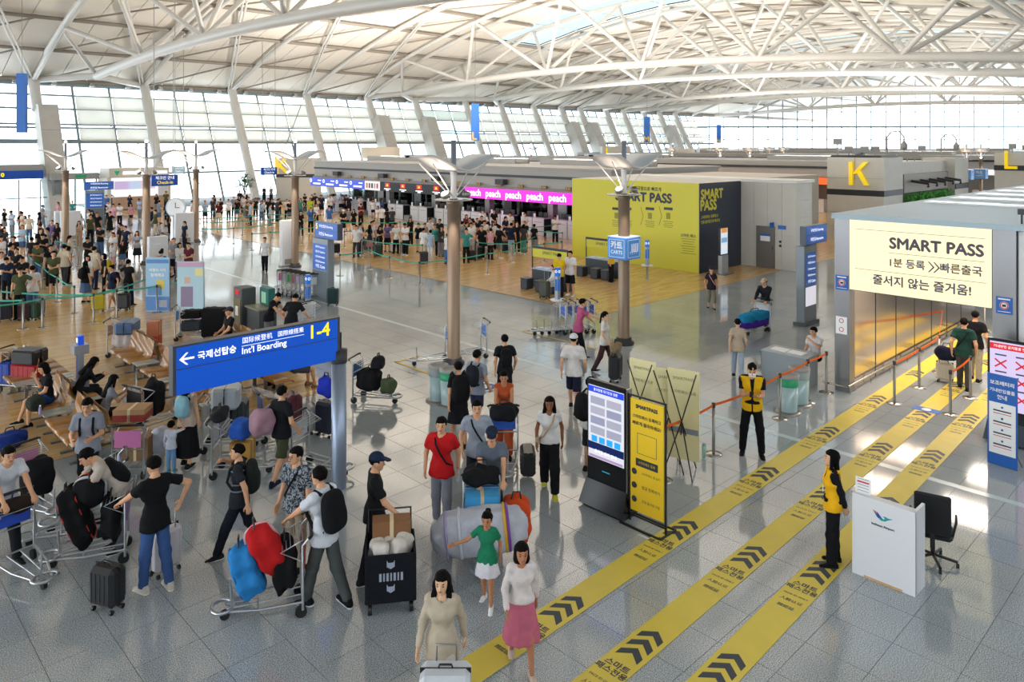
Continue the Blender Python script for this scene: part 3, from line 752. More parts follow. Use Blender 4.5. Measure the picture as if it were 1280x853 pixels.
# --- the solid wall of the mezzanine behind the camera
o = MB().box((20, -6.2, 4.3), (130, .4, 8.6)).build('wall_back', [mat('back_wall', '#8f8d8a', .6)]); tag(o, 'plain wall along the near side of the hall', None, None, 'structure')
# ------------------------------------------------------------------ fixed things of the hall
IDM = Matrix.Identity(4)
def T(*p): return Matrix.Translation(Vector(p if len(p) == 3 else p[0]))
def RZ(a): return Matrix.Rotation(a, 4, 'Z')
def RX(a): return Matrix.Rotation(a, 4, 'X')
def RY(a): return Matrix.Rotation(a, 4, 'Y')
UPR = ez((1, 0, 0), (0, 0, 1), (0, -1, 0))        # a panel in x-z of its thing, read from -y
INK = mat('ink_dark', '#2c333c', .6); INKW = mat('ink_white', '#f4f4f4', .5); CREAM = screen('#fdeec0', .92)

# --- yellow guide stripes on the floor
SW = .43; FLOORY = mat('stripe_yellow', '#d9c24a', .45, noise=.05, nscale=3); CHEV = mat('chevron_slate', '#303944', .5)
for k, (u0, v0, slope, lab) in enumerate(((7.24, 6.53, .0225, 'yellow floor guide stripe nearest the black information kiosk'), (7.38, 5.40, .028, 'middle one of the three yellow floor guide stripes'), (7.72, 4.50, .036, 'yellow floor guide stripe passing under the white information desk'))):
    a = math.atan(slope); r = thing('floor_stripe', lab, 'floor marking', (u0, v0, .0065), a, 'yellow guide stripes')
    MB().box((8.2, 0, .0012), (25.5, SW, .0024)).build('stripe', [FLOORY], r)
    ch = MB().prism([(0, 0), (.12, 0), (.25, SW*.36), (.12, SW*.72), (0, SW*.72), (.13, SW*.36)], 0, .0012).mesh('chevron', [CHEV])
    for q in range(-1, 8):
        if k == 2 and q > 3: pass
        x = q*(2.82 if k == 0 else 2.74)
        if x > 19: continue
        for c in range(3): o = link(bpy.data.objects.new('chevron', ch), r); o.location = (x - .33 + c*.215, -SW*.36, .0026)
        Mt = ez((0, -1, 0), (1, 0, 0), (0, 0, 1))
        if x < 14:
            for txt, dx, sz in (('스마트', -.50, .12), ('패스전용', -.62, .115), ('FACE ID ONLY', -.8, .05), ('人脸认证', -.95, .075), ('顔認証', -1.12, .075)):
                lettering(txt, sz, CHEV, r, T(x+dx, 0, .0026) @ Mt, bold=.004 if sz > .08 else .001, depth=.001)

# --- the gate of the fast lane
MIRROR = mat('bronze_mirror', '#cfc0b2', .15, metal=1.0); ALU = mat('gate_steel', '#8e8d8f', .35, metal=.85, noise=.06, nscale=1.2); ROOFM = mat('gate_roof', '#a9bcc6', .35)
g = thing('fast_lane_gate', 'steel gate building with cream SMART PASS screen above its opening', 'gate')
GU = 18.5
MB().box((GU+.16, 7.59, 2.12), (.32, .36, 4.24)).build('pillar', [ALU], g)
MB().box((GU+.16, 4.2, 2.12), (.32, .43, 4.24)).build('pillar', [ALU], g)
MB().box((GU+5.4, 7.5, 1.98), (10.2, .1, 3.9)).build('mirror_wall', [MIRROR], g)
for q in range(1, 7): MB().box((GU+.3+q*1.45, 7.446, 1.98), (.012, .012, 3.9)).build('panel_joint', [DARK], g)
MB().box((GU+.2, 5.92, 3.38), (.36, 2.99, 1.74)).build('screen_case', [DARK], g)
scr = MB().box((GU-.006, 5.915, 3.38), (.03, 2.97, 1.70)).build('screen', [CREAM], g)
MB().box((GU+18, 2.0, 4.28), (36.2, 11.6, .12)).build('roof', [ROOFM], g)
for q in range(11): MB().box((GU+5.6+q*2.6, 1.9, 4.35), (1.0 if q else .7, 11, .05)).build('white_roof_strip', [mat('roof_strip_white', '#f1efee', .2)], g)  # plain white strips laid across the gate roof
MB().box((GU+5.4, 4.02, 2.1), (10.5, .12, 4.2)).build('outer_wall', [WHITE], g)
MB().box((GU+.15, 0, 2.1), (.2, 7.9, 4.2)).build('front_panel', [mat('gate_front', '#d9d6d6', .35)], g)
MB().box((GU+14, 9.2, 1.6), (12, .2, 3.2)).build('passage_wall', [WHITE], g)
MB().tube([(GU-.2, 7.36, .22), (GU+9.5, 7.36, .22)], .025, 8).build('bumper_rail', [CHROME], g)
for q in range(8): MB().tube([(GU-.1+q*1.3, 7.36, 0), (GU-.1+q*1.3, 7.36, .22)], .015, 6).build('rail_post', [CHROME], g)
MB().tube([(GU-.25, 7.36, .22), (GU-.25, 7.95, .22)], .025, 8).build('bumper_rail', [CHROME], g)
for q in range(3):
    MB().box((GU+2.0+q*3, 5.8, 4.2), (1.2, 2.2, .03)).build('ceiling_lamp', [screen('#ffe9cc', 2.2)], g)
def panel_u(p, w, h, m, parent, name, t=.012):    # panel on a wall u = const facing the camera, p = centre
    return MB().box((p[0]-t/2, p[1], p[2]), (t, w, h)).build(name, [m], parent)
SM = facing_minus_u
SL = mat('screen_ink', '#4f4653', .5)
lettering('SMART PASS', .33, SL, scr, SM((GU-.024, 5.53, 3.72)), bold=.013, fit=1.93)
lettering('1분 등록', .26, SL, scr, SM((GU-.024, 6.12, 3.27)), bold=.006, fit=.75); lettering('빠른출국', .26, SL, scr, SM((GU-.024, 5.01, 3.27)), bold=.006, fit=.82)
lettering('줄서지 않는 즐거움!', .3, SL, scr, SM((GU-.024, 5.83, 2.83)), bold=.008, fit=2.05)
for q in (0, .11): MB().prism([(-.09, -.12), (.01, 0), (-.09, .12), (-.06, .12), (.05, 0), (-.06, -.12)], 0, .002, M=SM((GU-.024, 5.58-q, 3.27))).build('arrow_mark', [SL], scr)
for z, w, c in ((4.0, 2.7, 5.9), (3.5, 1.95, 5.53), (3.05, 2.75, 5.9)): panel_u((GU-.021, c, z), w, .009, SL, scr, 'rule', .003)
NOTICE = mat('notice_blue', '#1f62b8', .45); NRED = mat('notice_red', '#c8283a', .5)
for yv, z in ((7.59, 2.66), (4.2, 2.62)):
    panel_u((GU-.001, yv, z), .3, .36, NOTICE, g, 'notice'); MB().lathe([(0, .0), (.085, 0), (.085, .004), (0, .004)], n=20).xf(SM((GU-.013, yv, z))).build('ban_sign', [INKW], g)
    MB().tube([Vector((GU-.017, yv+.07*math.cos(t*.3142), z+.07*math.sin(t*.3142))) for t in range(20)], .011, 5, closed=True).build('ban_ring', [NRED], g)
    panel_u((GU-.018, yv, z), .07, .045, BLACK, g, 'camera_mark', .004); panel_u((GU-.013, yv, z+.135), .22, .03, INKW, g, 'notice_text', .002); panel_u((GU-.013, yv, z-.13), .24, .012, INKW, g, 'notice_text', .002)
panel_u((GU-.001, 7.6, 1.62), .27, .42, INKW, g, 'notice')
for z in (1.73, 1.52): MB().tube([Vector((GU-.017, 7.6+.05*math.cos(t*.3142), z+.05*math.sin(t*.3142))) for t in range(20)], .008, 5, closed=True).build('ban_ring', [NRED], g)
MB().tube([(GU+.3, 3.95, 4.25), (GU+.3, 3.95, 4.55)], .02, 6).build('camera_pole', [DARK], g); MB().box((GU+.3, 3.95, 4.6), (.16, .12, .12)).build('camera_head', [BLACK], g)
for q in range(3): area('gate_lamp', (GU+2.0+q*3, 5.8, 4.15), 1.2, 110, (1, .86, .74), False, 2.2)

# --- lamp posts with gull-wing reflectors
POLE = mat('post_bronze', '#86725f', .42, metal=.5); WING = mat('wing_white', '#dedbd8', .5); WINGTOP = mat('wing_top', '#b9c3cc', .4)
def make_lamp_post():
    r = bpy.data.objects.new('lamp_post', None); COL.objects.link(r)
    MB().lathe([(.22, 0), (.22, .12), (.175, .16), (.175, 4.35), (.2, 4.4), (.2, 4.5), (.1, 4.55)], n=20).build('pole', [POLE], r)
    MB().lathe([(.3, 0), (.3, .08), (.23, .1), (.23, .2), (.0, .2)], n=20).build('base', [DARK], r)
    MB().lathe([(.1, 4.5), (.075, 5.0), (.1, 5.28), (.0, 5.3)], n=14).build('mast', [WING], r)
    MB().lathe([(.075, 5.2), (.075, 6.15), (.0, 6.15)], n=14).build('finial', [mat('finial_steel', '#8f98a8', .35, metal=.6)], r)
    MB().lathe([(.076, 6.15), (.076, 6.28), (.0, 6.3)], n=14).build('finial_light', [screen('#fff6ea', 3.0)], r)
    w = MB(); n = 24; prof = []
    for i in range(n+1):
        s = -1.55 + 3.1*i/n; a = abs(s)/1.55; z = 5.33 + .40*(math.sin(min(a*1.25, 1)*math.pi/2)**2) - .05*max(0, a-.8)/.2*.5; d = .62*math.sqrt(max(0.02, 1-max(0, (a-.55)/.45)**2)); prof.append((s, z, d))
    vs = []
    for s, z, d in prof: vs += [(s, -d, z+.03), (s, d, z+.03), (s, d, z-.02), (s, -d, z-.02)]
    fs = []; ms = []
    for i in range(n):
        a, b = i*4, i*4+4
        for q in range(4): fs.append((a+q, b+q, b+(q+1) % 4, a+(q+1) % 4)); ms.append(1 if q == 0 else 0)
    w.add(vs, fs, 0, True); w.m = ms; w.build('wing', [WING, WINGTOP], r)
    for sx in (-1, 1):
        for sy in (-1, 1): MB().tube([(sx*.08, sy*.04, 4.62), (sx*.95, sy*.3, 5.52)], .02, 6).build('strut', [WING], r)
    MB().lathe([(.2, 4.5), (.52, 4.5), (.52, 4.53), (.2, 4.53)], n=24).build('collar_ring', [CHROME], r)
    for sx in (-1, 1): MB().lathe([(.03, 0), (.11, .05), (.12, .16), (0, .17)], n=12).xf(T(sx*.33, -.1, 4.56) @ RY(sx*.5)).build('spot_housing', [STEEL], r)
    MB().lathe([(0, 0), (.1, .0), (.1, .03), (0, .03)], n=12).xf(T(-.42, -.14, 4.71) @ RY(-.5)).build('spot_lens', [screen('#fff1dc', 9.0)], r)
    return r
LP = make_lamp_post()
posts = [((780, 430), 'lamp post carrying the blue CARTS cube', 1), ((567, 456), 'lamp post beside the recycling bins, without a cube', 1), ((369, 334), 'lamp post beside the tall white panel left of the boarding directory', 1),
         ((183, 331), 'lamp post in the left queue, behind the two standing banners', 1), ((245, 303), 'lamp post beside the round clock', 1), ((82, 309), 'leftmost lamp post, in front of the leaning concrete pier', 1),
         ((664, -85), 'small far lamp post seen over the check-in counters below the window wall', .0), ((901, -85), 'far lamp post left of its twin, behind the beige block', 0), ((938, -85), 'far lamp post right of its twin, behind the beige block', 0),
         ((1208, 255), 'far lamp post with blue cube, left of its twin near letter L', 0), ((1226, 253), 'far lamp post with blue cube, right of its twin near letter L', 0),
         ((841, -86), 'far lamp post just behind the CARTS lamp post wing', 0), ((962, -111), 'tiny far lamp post below the end wall, left one', 0), ((980, -111), 'tiny far lamp post below the end wall, right one', 0)]
LPR = YAW - math.pi/2
for k, ((x, y), lab, near) in enumerate(posts):
    o = LP if k == 0 else copy_tree(LP); p = fl(x, y) if y > 0 else Vector((at_u(x, 200, -y).x, at_u(x, 200, -y).y, 0)); o.location = p; tag(o, lab, 'lamp post', 'gull wing lamp posts')
    if near:
        L = bpy.data.lights.new('post_spot', 'SPOT'); L.energy = 26; L.color = (1, .82, .66); L.spot_size = 2.0; L.spot_blend = .6; L.shadow_soft_size = .08
        lo = link(bpy.data.objects.new('post_spot', L), o); lo.location = (-.5, -.16, 4.76); lo.rotation_euler = (math.pi-.15, -.35, 0)
        L = bpy.data.lights.new('post_wash', 'SPOT'); L.energy = 170; L.color = (1, .9, .82); L.spot_size = .8; L.spot_blend = .9; L.shadow_soft_size = .05
        lo = link(bpy.data.objects.new('post_wash', L), o); lo.location = (-.42, -.42, 4.45); lo.rotation_euler = (Vector((.3, .3, -1.5))).to_track_quat('-Z', 'Y').to_euler()
CUBE = mat('cart_blue', '#4a95e0', .4)
def cart_cube(loc, size, lab, rz):
    c = thing('sign_cube', lab, 'sign', loc, rz, 'blue cart cubes'); s = size
    MB().box((0, 0, 0), (s, s, s*.92), bev=.02).build('box', [CUBE], c); MB().box((0, 0, s*.47), (s*.98, s*.98, .02)).build('top', [screen('#f4f2ff', .6)], c)
    for q, a in enumerate((-math.pi/2, 0)):
        M = RZ(a) @ T(0, -s/2-.002, 0) @ UPR
        for (cx, cz, w, h) in ((0, s*.36, s*.78, .012), (0, -s*.36, s*.78, .012), (-s*.39, 0, .012, s*.72), (s*.39, 0, .012, s*.72)): MB().box((cx, cz, .002), (w, h, .004), M=M).build('border', [INKW], c)
        if q == 0: lettering('카트', s*.34, INKW, c, M @ T(0, s*.12, 0), bold=.008); lettering('CARTS', s*.2, INKW, c, M @ T(0, -s*.16, 0), bold=.003)
        else:
            m = MB()
            for dx in (-.2, -.07, .06, .19): m.tube([M @ Vector((s*(dx+.08), s*.2, .004)), M @ Vector((s*(dx+.08), -s*.14, .004)), M @ Vector((s*(dx-.06), -s*.14, .004))], .009, 5); m.tube([M @ Vector((s*(dx-.02), -s*.2, .003)), M @ Vector((s*(dx-.02), -s*.2, .008))], .018, 8)
            m.build('cart_symbol', [INKW], c)
    return c
p0 = fl(780, 430); cart_cube((p0.x, p0.y, 2.92), .72, 'blue cube reading CARTS on the bronze lamp post', 0)
for (x, y, lab) in ((1208, 255, 'small far blue cube on the left twin lamp post near letter L'), (1226, 253, 'small far blue cube on the right twin lamp post near letter L')):
    p = fl(x, y); cart_cube((p.x, p.y, 3.0), 1.1, lab, 0)

# --- boarding sign on its post
b = thing('boarding_sign', 'large blue sign reading Int\'l Boarding 1-4 on a grey post', 'sign', (6.98, 11.6, 0))
MB().lathe([(.13, 0), (.13, 2.2), (.0, 2.2)], n=20).build('post', [mat('sign_post', '#8b97aa', .35, metal=.6)], b); MB().lathe([(.145, 2.2), (.145, 2.42), (.05, 2.44), (.05, 2.72), (0, 2.72)], n=20).build('post_cap', [DARK], b)
SGB = mat('sign_blue_lit', '#0a52c4', .35, emit=.35)
MB().box((-1.44, 0, 2.64), (2.82, .16, .74)).build('case', [mat('sign_case', '#555a63', .4, metal=.4)], b)
BP = MB().box((-1.44, -.082, 2.82), (2.72, .012, .32)).build('panel', [SGB], b); MB().box((-1.44, -.082, 2.46), (2.72, .012, .37)).build('panel', [SGB], b)
LW = screen('#ffffff', 1.05); LYL = screen('#ffe11a', 1.0)
SB = lambda x, z: T(x, -.09, z) @ UPR
lettering('국제선탑승', .2, LW, BP, SB(-2.19, 2.80), bold=.004, fit=.6); lettering('国际候登机', .13, LW, BP, SB(-1.54, 2.905), fit=.5); lettering('国際線搭乗', .13, LW, BP, SB(-.96, 2.905), fit=.46)
lettering("Int'l Boarding", .15, LW, BP, SB(-1.42, 2.745), bold=.002, fit=.76); lettering('1-4', .24, LYL, BP, SB(-.44, 2.83), bold=.004, fit=.36)
MB().box((-1.26, -.0895, 2.825), (1.08, .003, .006)).build('rule', [LW], BP)
MB().prism([(-.11, 0), (-.01, .09), (.02, .09), (-.055, .014), (.11, .014), (.11, -.014), (-.055, -.014), (.02, -.09), (-.01, -.09)], 0, .003, M=SB(-2.65, 2.8)).build('arrow', [LW], BP)

# --- black display kiosk, posters, banners, white desk and chair near the stripes
k = thing('display_kiosk', 'tall black floor kiosk with a lit photo screen beside the yellow poster', 'kiosk', (9.7, 7.82, 0)); KB = mat('kiosk_black', '#0b0c0f', .25)
MB().box((.06, 0, 1.2), (.11, .84, 1.76), bev=.02).build('body', [KB], k); MB().box((.06, -.425, 1.2), (.12, .025, 1.76)).build('edge_trim', [CHROME], k)
MB().add([(-.16, -.46, .05), (.3, -.46, .05), (.3, .46, .05), (-.16, .46, .05), (-.005, -.42, .42), (.13, -.42, .42), (.13, .42, .42), (-.005, .42, .42)], [(3, 2, 1, 0), (4, 5, 6, 7), (0, 1, 5, 4), (1, 2, 6, 5), (2, 3, 7, 6), (3, 0, 4, 7)]).build('base', [KB], k)
MB().box((.08, 0, .03), (.4, .8, .05)).build('plinth', [BLACK], k)
KP = lambda y, z: facing_minus_u((-.012, y, z))
def kp(y, z, w, h, m, name, d=0): return MB().box((-.004-d, y, z), (.006, w, h)).build(name, [m], KS if d else k)
KS = kp(0, 1.4, .74, 1.2, screen('#e9ecf6', .7), 'screen'); kp(0, 1.94, .74, .1, screen('#2a48d8', .9), 'screen_header', .003); lettering('출국장별 대기인원 현황', .06, LW, KS, KP(0, 1.94), fit=.5)
for i in range(4):
    for j in range(2): kp(.17-.34*j, 1.76-.165*i, .3, .125, screen(('#b6b8cf', '#c4c2d6', '#a9acc8', '#bdbfd2')[(i+j) % 4], .6), 'photo_tile', .003)
for j in range(4): kp(.24-.16*j, 1.12, .12, .1, screen('#2aa0e8', .9), 'button_tile', .003)
kp(0, 1.0, .74, .12, screen('#152a66', .6), 'map_strip', .003); lettering('출국장 위치 안내', .06, LW, KS, KP(0, .92), fit=.45); kp(0, .83, .7, .04, screen('#c7a6d8', .6), 'caption_strip', .003)
kp(0, .62, .16, .012, screen('#3aa8d8', .6), 'brand_line')
p = thing('poster_stand', 'yellow SMART PASS poster in a black metal floor frame', 'poster stand', (9.74, 7.02, 0)); FR = mat('black_frame', '#17181a', .4)
for y in (-.34, .34): MB().box((0, y, 1.01), (.025, .025, 2.02)).build('upright', [FR], p)
MB().box((0, 0, 2.01), (.025, .7, .025)).build('rail', [FR], p); MB().box((0, 0, .1), (.025, .7, .025)).build('rail', [FR], p)
for (cx, cy, w, d) in ((-.2, 0, .03, .78), (.2, 0, .03, .78), (0, -.38, .4, .03), (0, .38, .4, .03)): MB().box((cx, cy, .015), (w, d, .03)).build('foot_frame', [FR], p)
PY = mat('poster_yellow', '#f0c61c', .5)
PS = MB().box((-.01, 0, 1.08), (.02, .63, 1.78)).build('poster', [PY], p); PP = lambda y, z: facing_minus_u((-.024, y, z))
def pp(y, z, w, h, m, n): return MB().box((-.022, y, z), (.003, w, h)).build(n, [m], PS)
lettering('SMARTPASS', .09, INK, PS, PP(0, 1.86), bold=.004, fit=.42); lettering('스마트패스 등록하고', .09, INK, PS, PP(0, 1.7), bold=.002, fit=.54); lettering('빠르게 출국하세요!', .09, INK, PS, PP(0, 1.59), bold=.002, fit=.54)
pp(0, .98, .42, .12, INK, 'label_bar'); lettering('스마트패스 등록', .06, PY, PS, PP(0, .98), fit=.32)
for z in (.82, .6, .38):
    MB().lathe([(0, 0), (.05, 0), (.05, .003), (0, .003)], n=14).xf(PP(.24, z)).build('step_dot', [INK], PS)
    lettering({.82: '스마트패스 앱 설치', .6: '얼굴 등록하기', .38: '전용 출국장 이용'}[z], .05, INK, PS, PP(-.08, z), fit=.34)
for z in (1.12, 1.44): pp(0, z, .36, .006, INK, 'frame_line')
for y in (-.18, .18): pp(y, 1.28, .006, .32, INK, 'frame_line')
BANR = mat('banner_cream', '#e9dfa9', .6)
for kk, ((x, y), lab, h, rz) in enumerate((((852, 592), 'cream roll banner nearest the orange belt, seen from behind', 1.85, .25), ((836, 585), 'middle cream banner of the three behind the yellow poster', 1.8, .55), ((800, 560), 'cream banner mostly hidden behind the black kiosk', 1.7, .1))):
    q = fl(x, y); bn = thing('cross_banner', lab, 'banner', q, rz, 'cream cross banners')
    MB().box((.1, 0, h/2+.12), (.006, .6, h-.2)).build('sheet', [BANR], bn); MB().box((.094, 0, .75), (.004, .56, .1)).build('print_band', [mat('print_grey', '#8a8f9a', .6)], bn)
    lettering('SMARTPASS', .1, mat('print_soft', '#8f8a62', .6), bn, facing_minus_u((.096, 0, h-.15)), fit=.4); lettering('스마트패스 등록', .1, mat('print_soft', '#8f8a62', .6), bn, facing_minus_u((.096, 0, h-.4)), fit=.48)
    for s in (-1, 1): MB().tube([(-.02, s*.28, h), (0, 0, .95), (-.25, -s*.28, 0)], .012, 6).build('rod', [FR], bn); MB().tube([(0, 0, .95), (.35, s*.16, 0)], .012, 6).build('rod', [FR], bn)
d = thing('information_desk', 'white information desk with the airport bird logo beside yellow-vested woman', 'desk', (10.78, 3.87, 0))
DF = MB().box((.02, 0, .56), (.04, .82, 1.12)).build('front_panel', [WHITE], d); MB().box((.2, -.39, .56), (.36, .04, 1.12)).build('side_panel', [WHITE], d); MB().box((.2, .39, .5), (.36, .04, 1.0)).build('side_panel', [WHITE], d)
MB().box((.22, 0, .98), (.38, .78, .03)).build('worktop', [WHITE], d); MB().box((.01, -.0, .015), (.03, .5, .03)).build('kick_trim', [mat('ply_edge', '#c9a372', .6)], d)
DP = lambda y, z: facing_minus_u((-.002, y, z))
TEAL = mat('logo_teal', '#169a9c', .4); LBL = mat('logo_blue', '#1c4f9c', .4); LOR = mat('logo_orange', '#e7842c', .4)
MB().prism([(-.13, .06), (-.07, .045), (-.02, -.01), (.01, -.035), (-.03, -.05), (-.075, -.02)], 0, .003, M=DP(.0, .92)).build('logo_wing', [LBL], DF)
MB().prism([(-.135, .065), (-.09, .035), (-.075, .01), (-.08, .045)], 0, .004, M=DP(.0, .92)).build('logo_tip', [LOR], DF)
MB().prism([(-.06, -.03), (-.02, -.055), (.03, -.05), (.07, -.02), (.13, .012), (.07, .005), (.035, .015), (.0, .012), (.025, -.005), (.02, -.025), (-.01, -.03), (-.03, -.015)], 0, .0035, M=DP(.0, .92)).build('logo_wave', [TEAL], DF)
lettering('Incheon Airport', .05, INK, DF, DP(0, .79), bold=.0015, fit=.3)
a = thing('sign_holder', 'clear upright paper holder with brochures on the white desk', 'sign holder', (10.86, 4.16, 1.0))
MB().box((0, 0, .19), (.006, .21, .3)).build('sheet', [INKW], a); MB().box((-.02, 0, .03), (.05, .2, .06)).build('pocket', [DARK], a); MB().box((-.005, 0, .28), (.004, .16, .02)).build('print', [NRED], a)
for z in (.32, .24, .2, .16): MB().box((-.005, 0, z), (.004, .15, .008)).build('print', [GREYP], a)
c = thing('office_chair', 'black mesh office chair behind the white information desk', 'chair', (fl(1166, 703).x, fl(1166, 703).y, 0), heading(150)); CB = mat('chair_black', '#121417', .6)
MB().box((0, 0, .47), (.5, .48, .09), bev=.04).build('seat', [CB], c); MB().box((0, -.25, .82), (.46, .05, .6), bev=.025, M=T(0, -.22, .5) @ RX(.12) @ T(0, .22, -.5)).build('backrest', [CB], c)
MB().lathe([(.03, .1), (.03, .43), (0, .43)], n=10).build('column', [BLACK], c); MB().box((0, -.24, .48), (.06, .08, .3)).build('back_bracket', [BLACK], c)
for q in range(5):
    a_ = q*2*math.pi/5; MB().tube([(0, 0, .12), (.31*math.cos(a_), .31*math.sin(a_), .08)], .022, 6).build('base_arm', [BLACK], c); MB().cyl((.31*math.cos(a_), .31*math.sin(a_), .032), .032, .04, 10, axis='X').build('caster', [BLACK], c)
for s in (-1, 1): MB().tube([(s*.24, -.1, .45), (s*.29, -.1, .68), (s*.29, .14, .68)], .018, 6).build('armrest', [BLACK], c)

# --- the right hand kiosk and roll banner in front of the gate
q = fl(1246, 552); k2 = thing('display_kiosk', 'black kiosk with red-crossed notice screen at the right edge', 'kiosk', (q.x, q.y-.25, 0))
MB().box((.06, 0, 1.15), (.11, .84, 1.86), bev=.02).build('body', [KB], k2); MB().add([(-.16, -.46, .05), (.3, -.46, .05), (.3, .46, .05), (-.16, .46, .05), (-.005, -.42, .42), (.13, -.42, .42), (.13, .42, .42), (-.005, .42, .42)], [(3, 2, 1, 0), (4, 5, 6, 7), (0, 1, 5, 4), (1, 2, 6, 5), (2, 3, 7, 6), (3, 0, 4, 7)]).build('base', [mat('kiosk_slate', '#39434d', .4)], k2)
MB().box((-.004, 0, 1.35), (.006, .74, 1.36)).build('screen', [screen('#dccdf2', .75)], k2); MB().box((-.007, 0, 1.94), (.006, .74, .12)).build('screen_header', [screen('#d8293a', .8)], k2); lettering('기내반입 금지물품 안내', .07, LW, k2, facing_minus_u((-.011, 0, 1.94)), fit=.6)
for i in range(3):
    for j in range(2):
        y, z = .18-.36*j, 1.6-.34*i
        for s in (-1, 1): MB().box((-.009, 0, 0), (.004, .03, .26), M=T(0, y, z) @ RX(s*.9)).build('cross_mark', [screen('#d8293a', .7)], k2)
        MB().box((-.008, y, z+.17), (.004, .2, .03)).build('caption', [mat('cap_ink', '#5a5478', .5)], k2)
q = fl(1253, 585); rb = thing('roll_banner', 'narrow blue and white roll banner leaning before the right kiosk', 'banner', q, -.12)
MB().box((0, 0, .87), (.01, .5, 1.7)).build('sheet', [NOTICE], rb); MB().box((-.008, 0, .72), (.006, .44, .95)).build('white_field', [INKW], rb); lettering('보조배터리', .11, INKW, rb, facing_minus_u((-.008, 0, 1.56)), bold=.003, fit=.4); lettering('기내반입물품', .09, INKW, rb, facing_minus_u((-.008, 0, 1.42)), bold=.002, fit=.42); lettering('안내', .09, INKW, rb, facing_minus_u((-.008, 0, 1.3)), bold=.002, fit=.16)
for z in (1.05, .84, .63, .42):
    MB().lathe([(0, 0), (.02, 0), (.02, .003), (0, .003)], n=10).xf(facing_minus_u((-.012, 0, z+.07))).build('step_dot', [NOTICE], rb); MB().box((-.012, 0, z), (.003, .3, .025)).build('print_line', [INK], rb); MB().box((-.012, 0, z-.05), (.003, .3, .012)).build('print_line', [NRED], rb)
for s in (-1, 1): MB().tube([(.02, s*.25, 1.72), (.03, 0, .8), (.3, -s*.22, 0)], .012, 6).build('rod', [STEEL], rb)

# --- belts on posts
def stanchion(p, lab, grp, to=None, col='#e8702a', h=1.0, two=False):
    r = thing('belt_post', lab, 'belt post', p, 0, grp)
    MB().lathe([(.17, 0), (.17, .012), (.05, .03), (.0, .03)], n=20).build('base', [CHROME], r); MB().lathe([(.03, .03), (.03, h-.08), (.0, h-.08)], n=12).build('pole', [STEEL], r); hd = MB().lathe([(.036, h-.09), (.036, h), (0, h)], n=12).build('head', [DARK], r)
    if to is not None:
        for z in ((h-.045, h-.4) if two else (h-.045,)):
            d = Vector(to) - Vector(p); n = Vector((-d.y, d.x, 0)).normalized()*.003; L = d.length; vs = []; fs = []
            for i in range(9):
                s = i/8; sag = -.06*4*s*(1-s)*min(1, L/2.5)
                for zz in (-.026, .026):
                    for w in (-1, 1): vs.append(d*s + n*w + Vector((0, 0, z+zz+sag)))
            for i in range(8):
                a, b = i*4, i*4+4; fs += [(a, a+2, b+2, b), (a+1, b+1, b+3, a+3), (a, b, b+1, a+1), (a+2, a+3, b+3, b+2)]
            MB().add(vs, fs).build('belt', [cloth(col)], hd)
    return r
OP = [(892, 568), (975, 524), (1010, 503), (1033, 491)]; opts = [Vector((11.3, 7.8, 0))] + [fl(*q) for q in OP]
labs = ['chrome belt post hidden behind the cream banners', 'chrome belt post left of the man in the yellow vest', 'chrome belt post in front of the recycling bins by the gate', 'chrome belt post between the bins and the grey table', 'chrome belt post touching the left gate pillar']
for i in range(5): stanchion(opts[i], labs[i], 'orange belt posts', opts[i+1] if i < 4 else None)
GP = [(1118, 505), (1149, 485), (1174, 466), (1188, 519), (1213, 498), (1231, 415), (1180, 405)]; gl_ = ['belt post at the mouth of the gate on the first stripe side', 'second belt post inside the gate along the mirror wall', 'third belt post inside the gate behind the two men', 'belt post standing between middle and last stripe at the gate', 'belt post just left of the red-crossed kiosk', 'belt post far inside the gate by the right pillar', 'farthest belt post along the mirror wall']
gp = [fl(*q) for q in GP]
for i, t_ in enumerate((1, 2, 6, 4, None, None, None)): stanchion(gp[i], gl_[i], 'orange belt posts', gp[t_] if t_ is not None else None)

# --- recycling bins
def bin_(p, col, lab):
    r = thing('recycling_bin', lab, 'bin', p, 0, 'clear recycling bins'); CL = mat('bin_clear', '#a9c3c6', .12, spec=.6)
    MB().lathe([(.2, .03), (.22, .62), (.205, .62), (.19, .05)], n=20).build('clear_body', [CL], r); MB().lathe([(.225, .6), (.235, .78), (.22, .78), (.2, .62)], n=20).build('band', [mat('bin_'+col.lstrip('#'), col, .4)], r)
    MB().lathe([(.235, .78), (.245, .84), (.19, .86), (.15, .8)], n=20).build('lid_ring', [GREYP], r); MB().lathe([(.3, 0), (.3, .02), (.22, .04)], n=20).build('foot', [STEEL], r)
    MB().lathe([(.0, .06), (.16, .06), (.17, .3), (.1, .38), (0, .36)], n=9, smooth=False).build('refuse', [mat('refuse_mix', '#7f8ea8', .6, noise=.5, nscale=14)], r)
    return r
bin_(fl(985, 515), '#1f9d6e', 'clear recycling bin with green band beside the orange belt'); bin_(fl(999, 505), '#9aa5a8', 'clear recycling bin with grey band behind the green-banded one')
bin_(fl(548, 501), '#8f9aa0', 'clear recycling bin with grey band at the lamp post'); bin_(fl(562, 506), '#1f9d6e', 'clear recycling bin with green band at the lamp post')

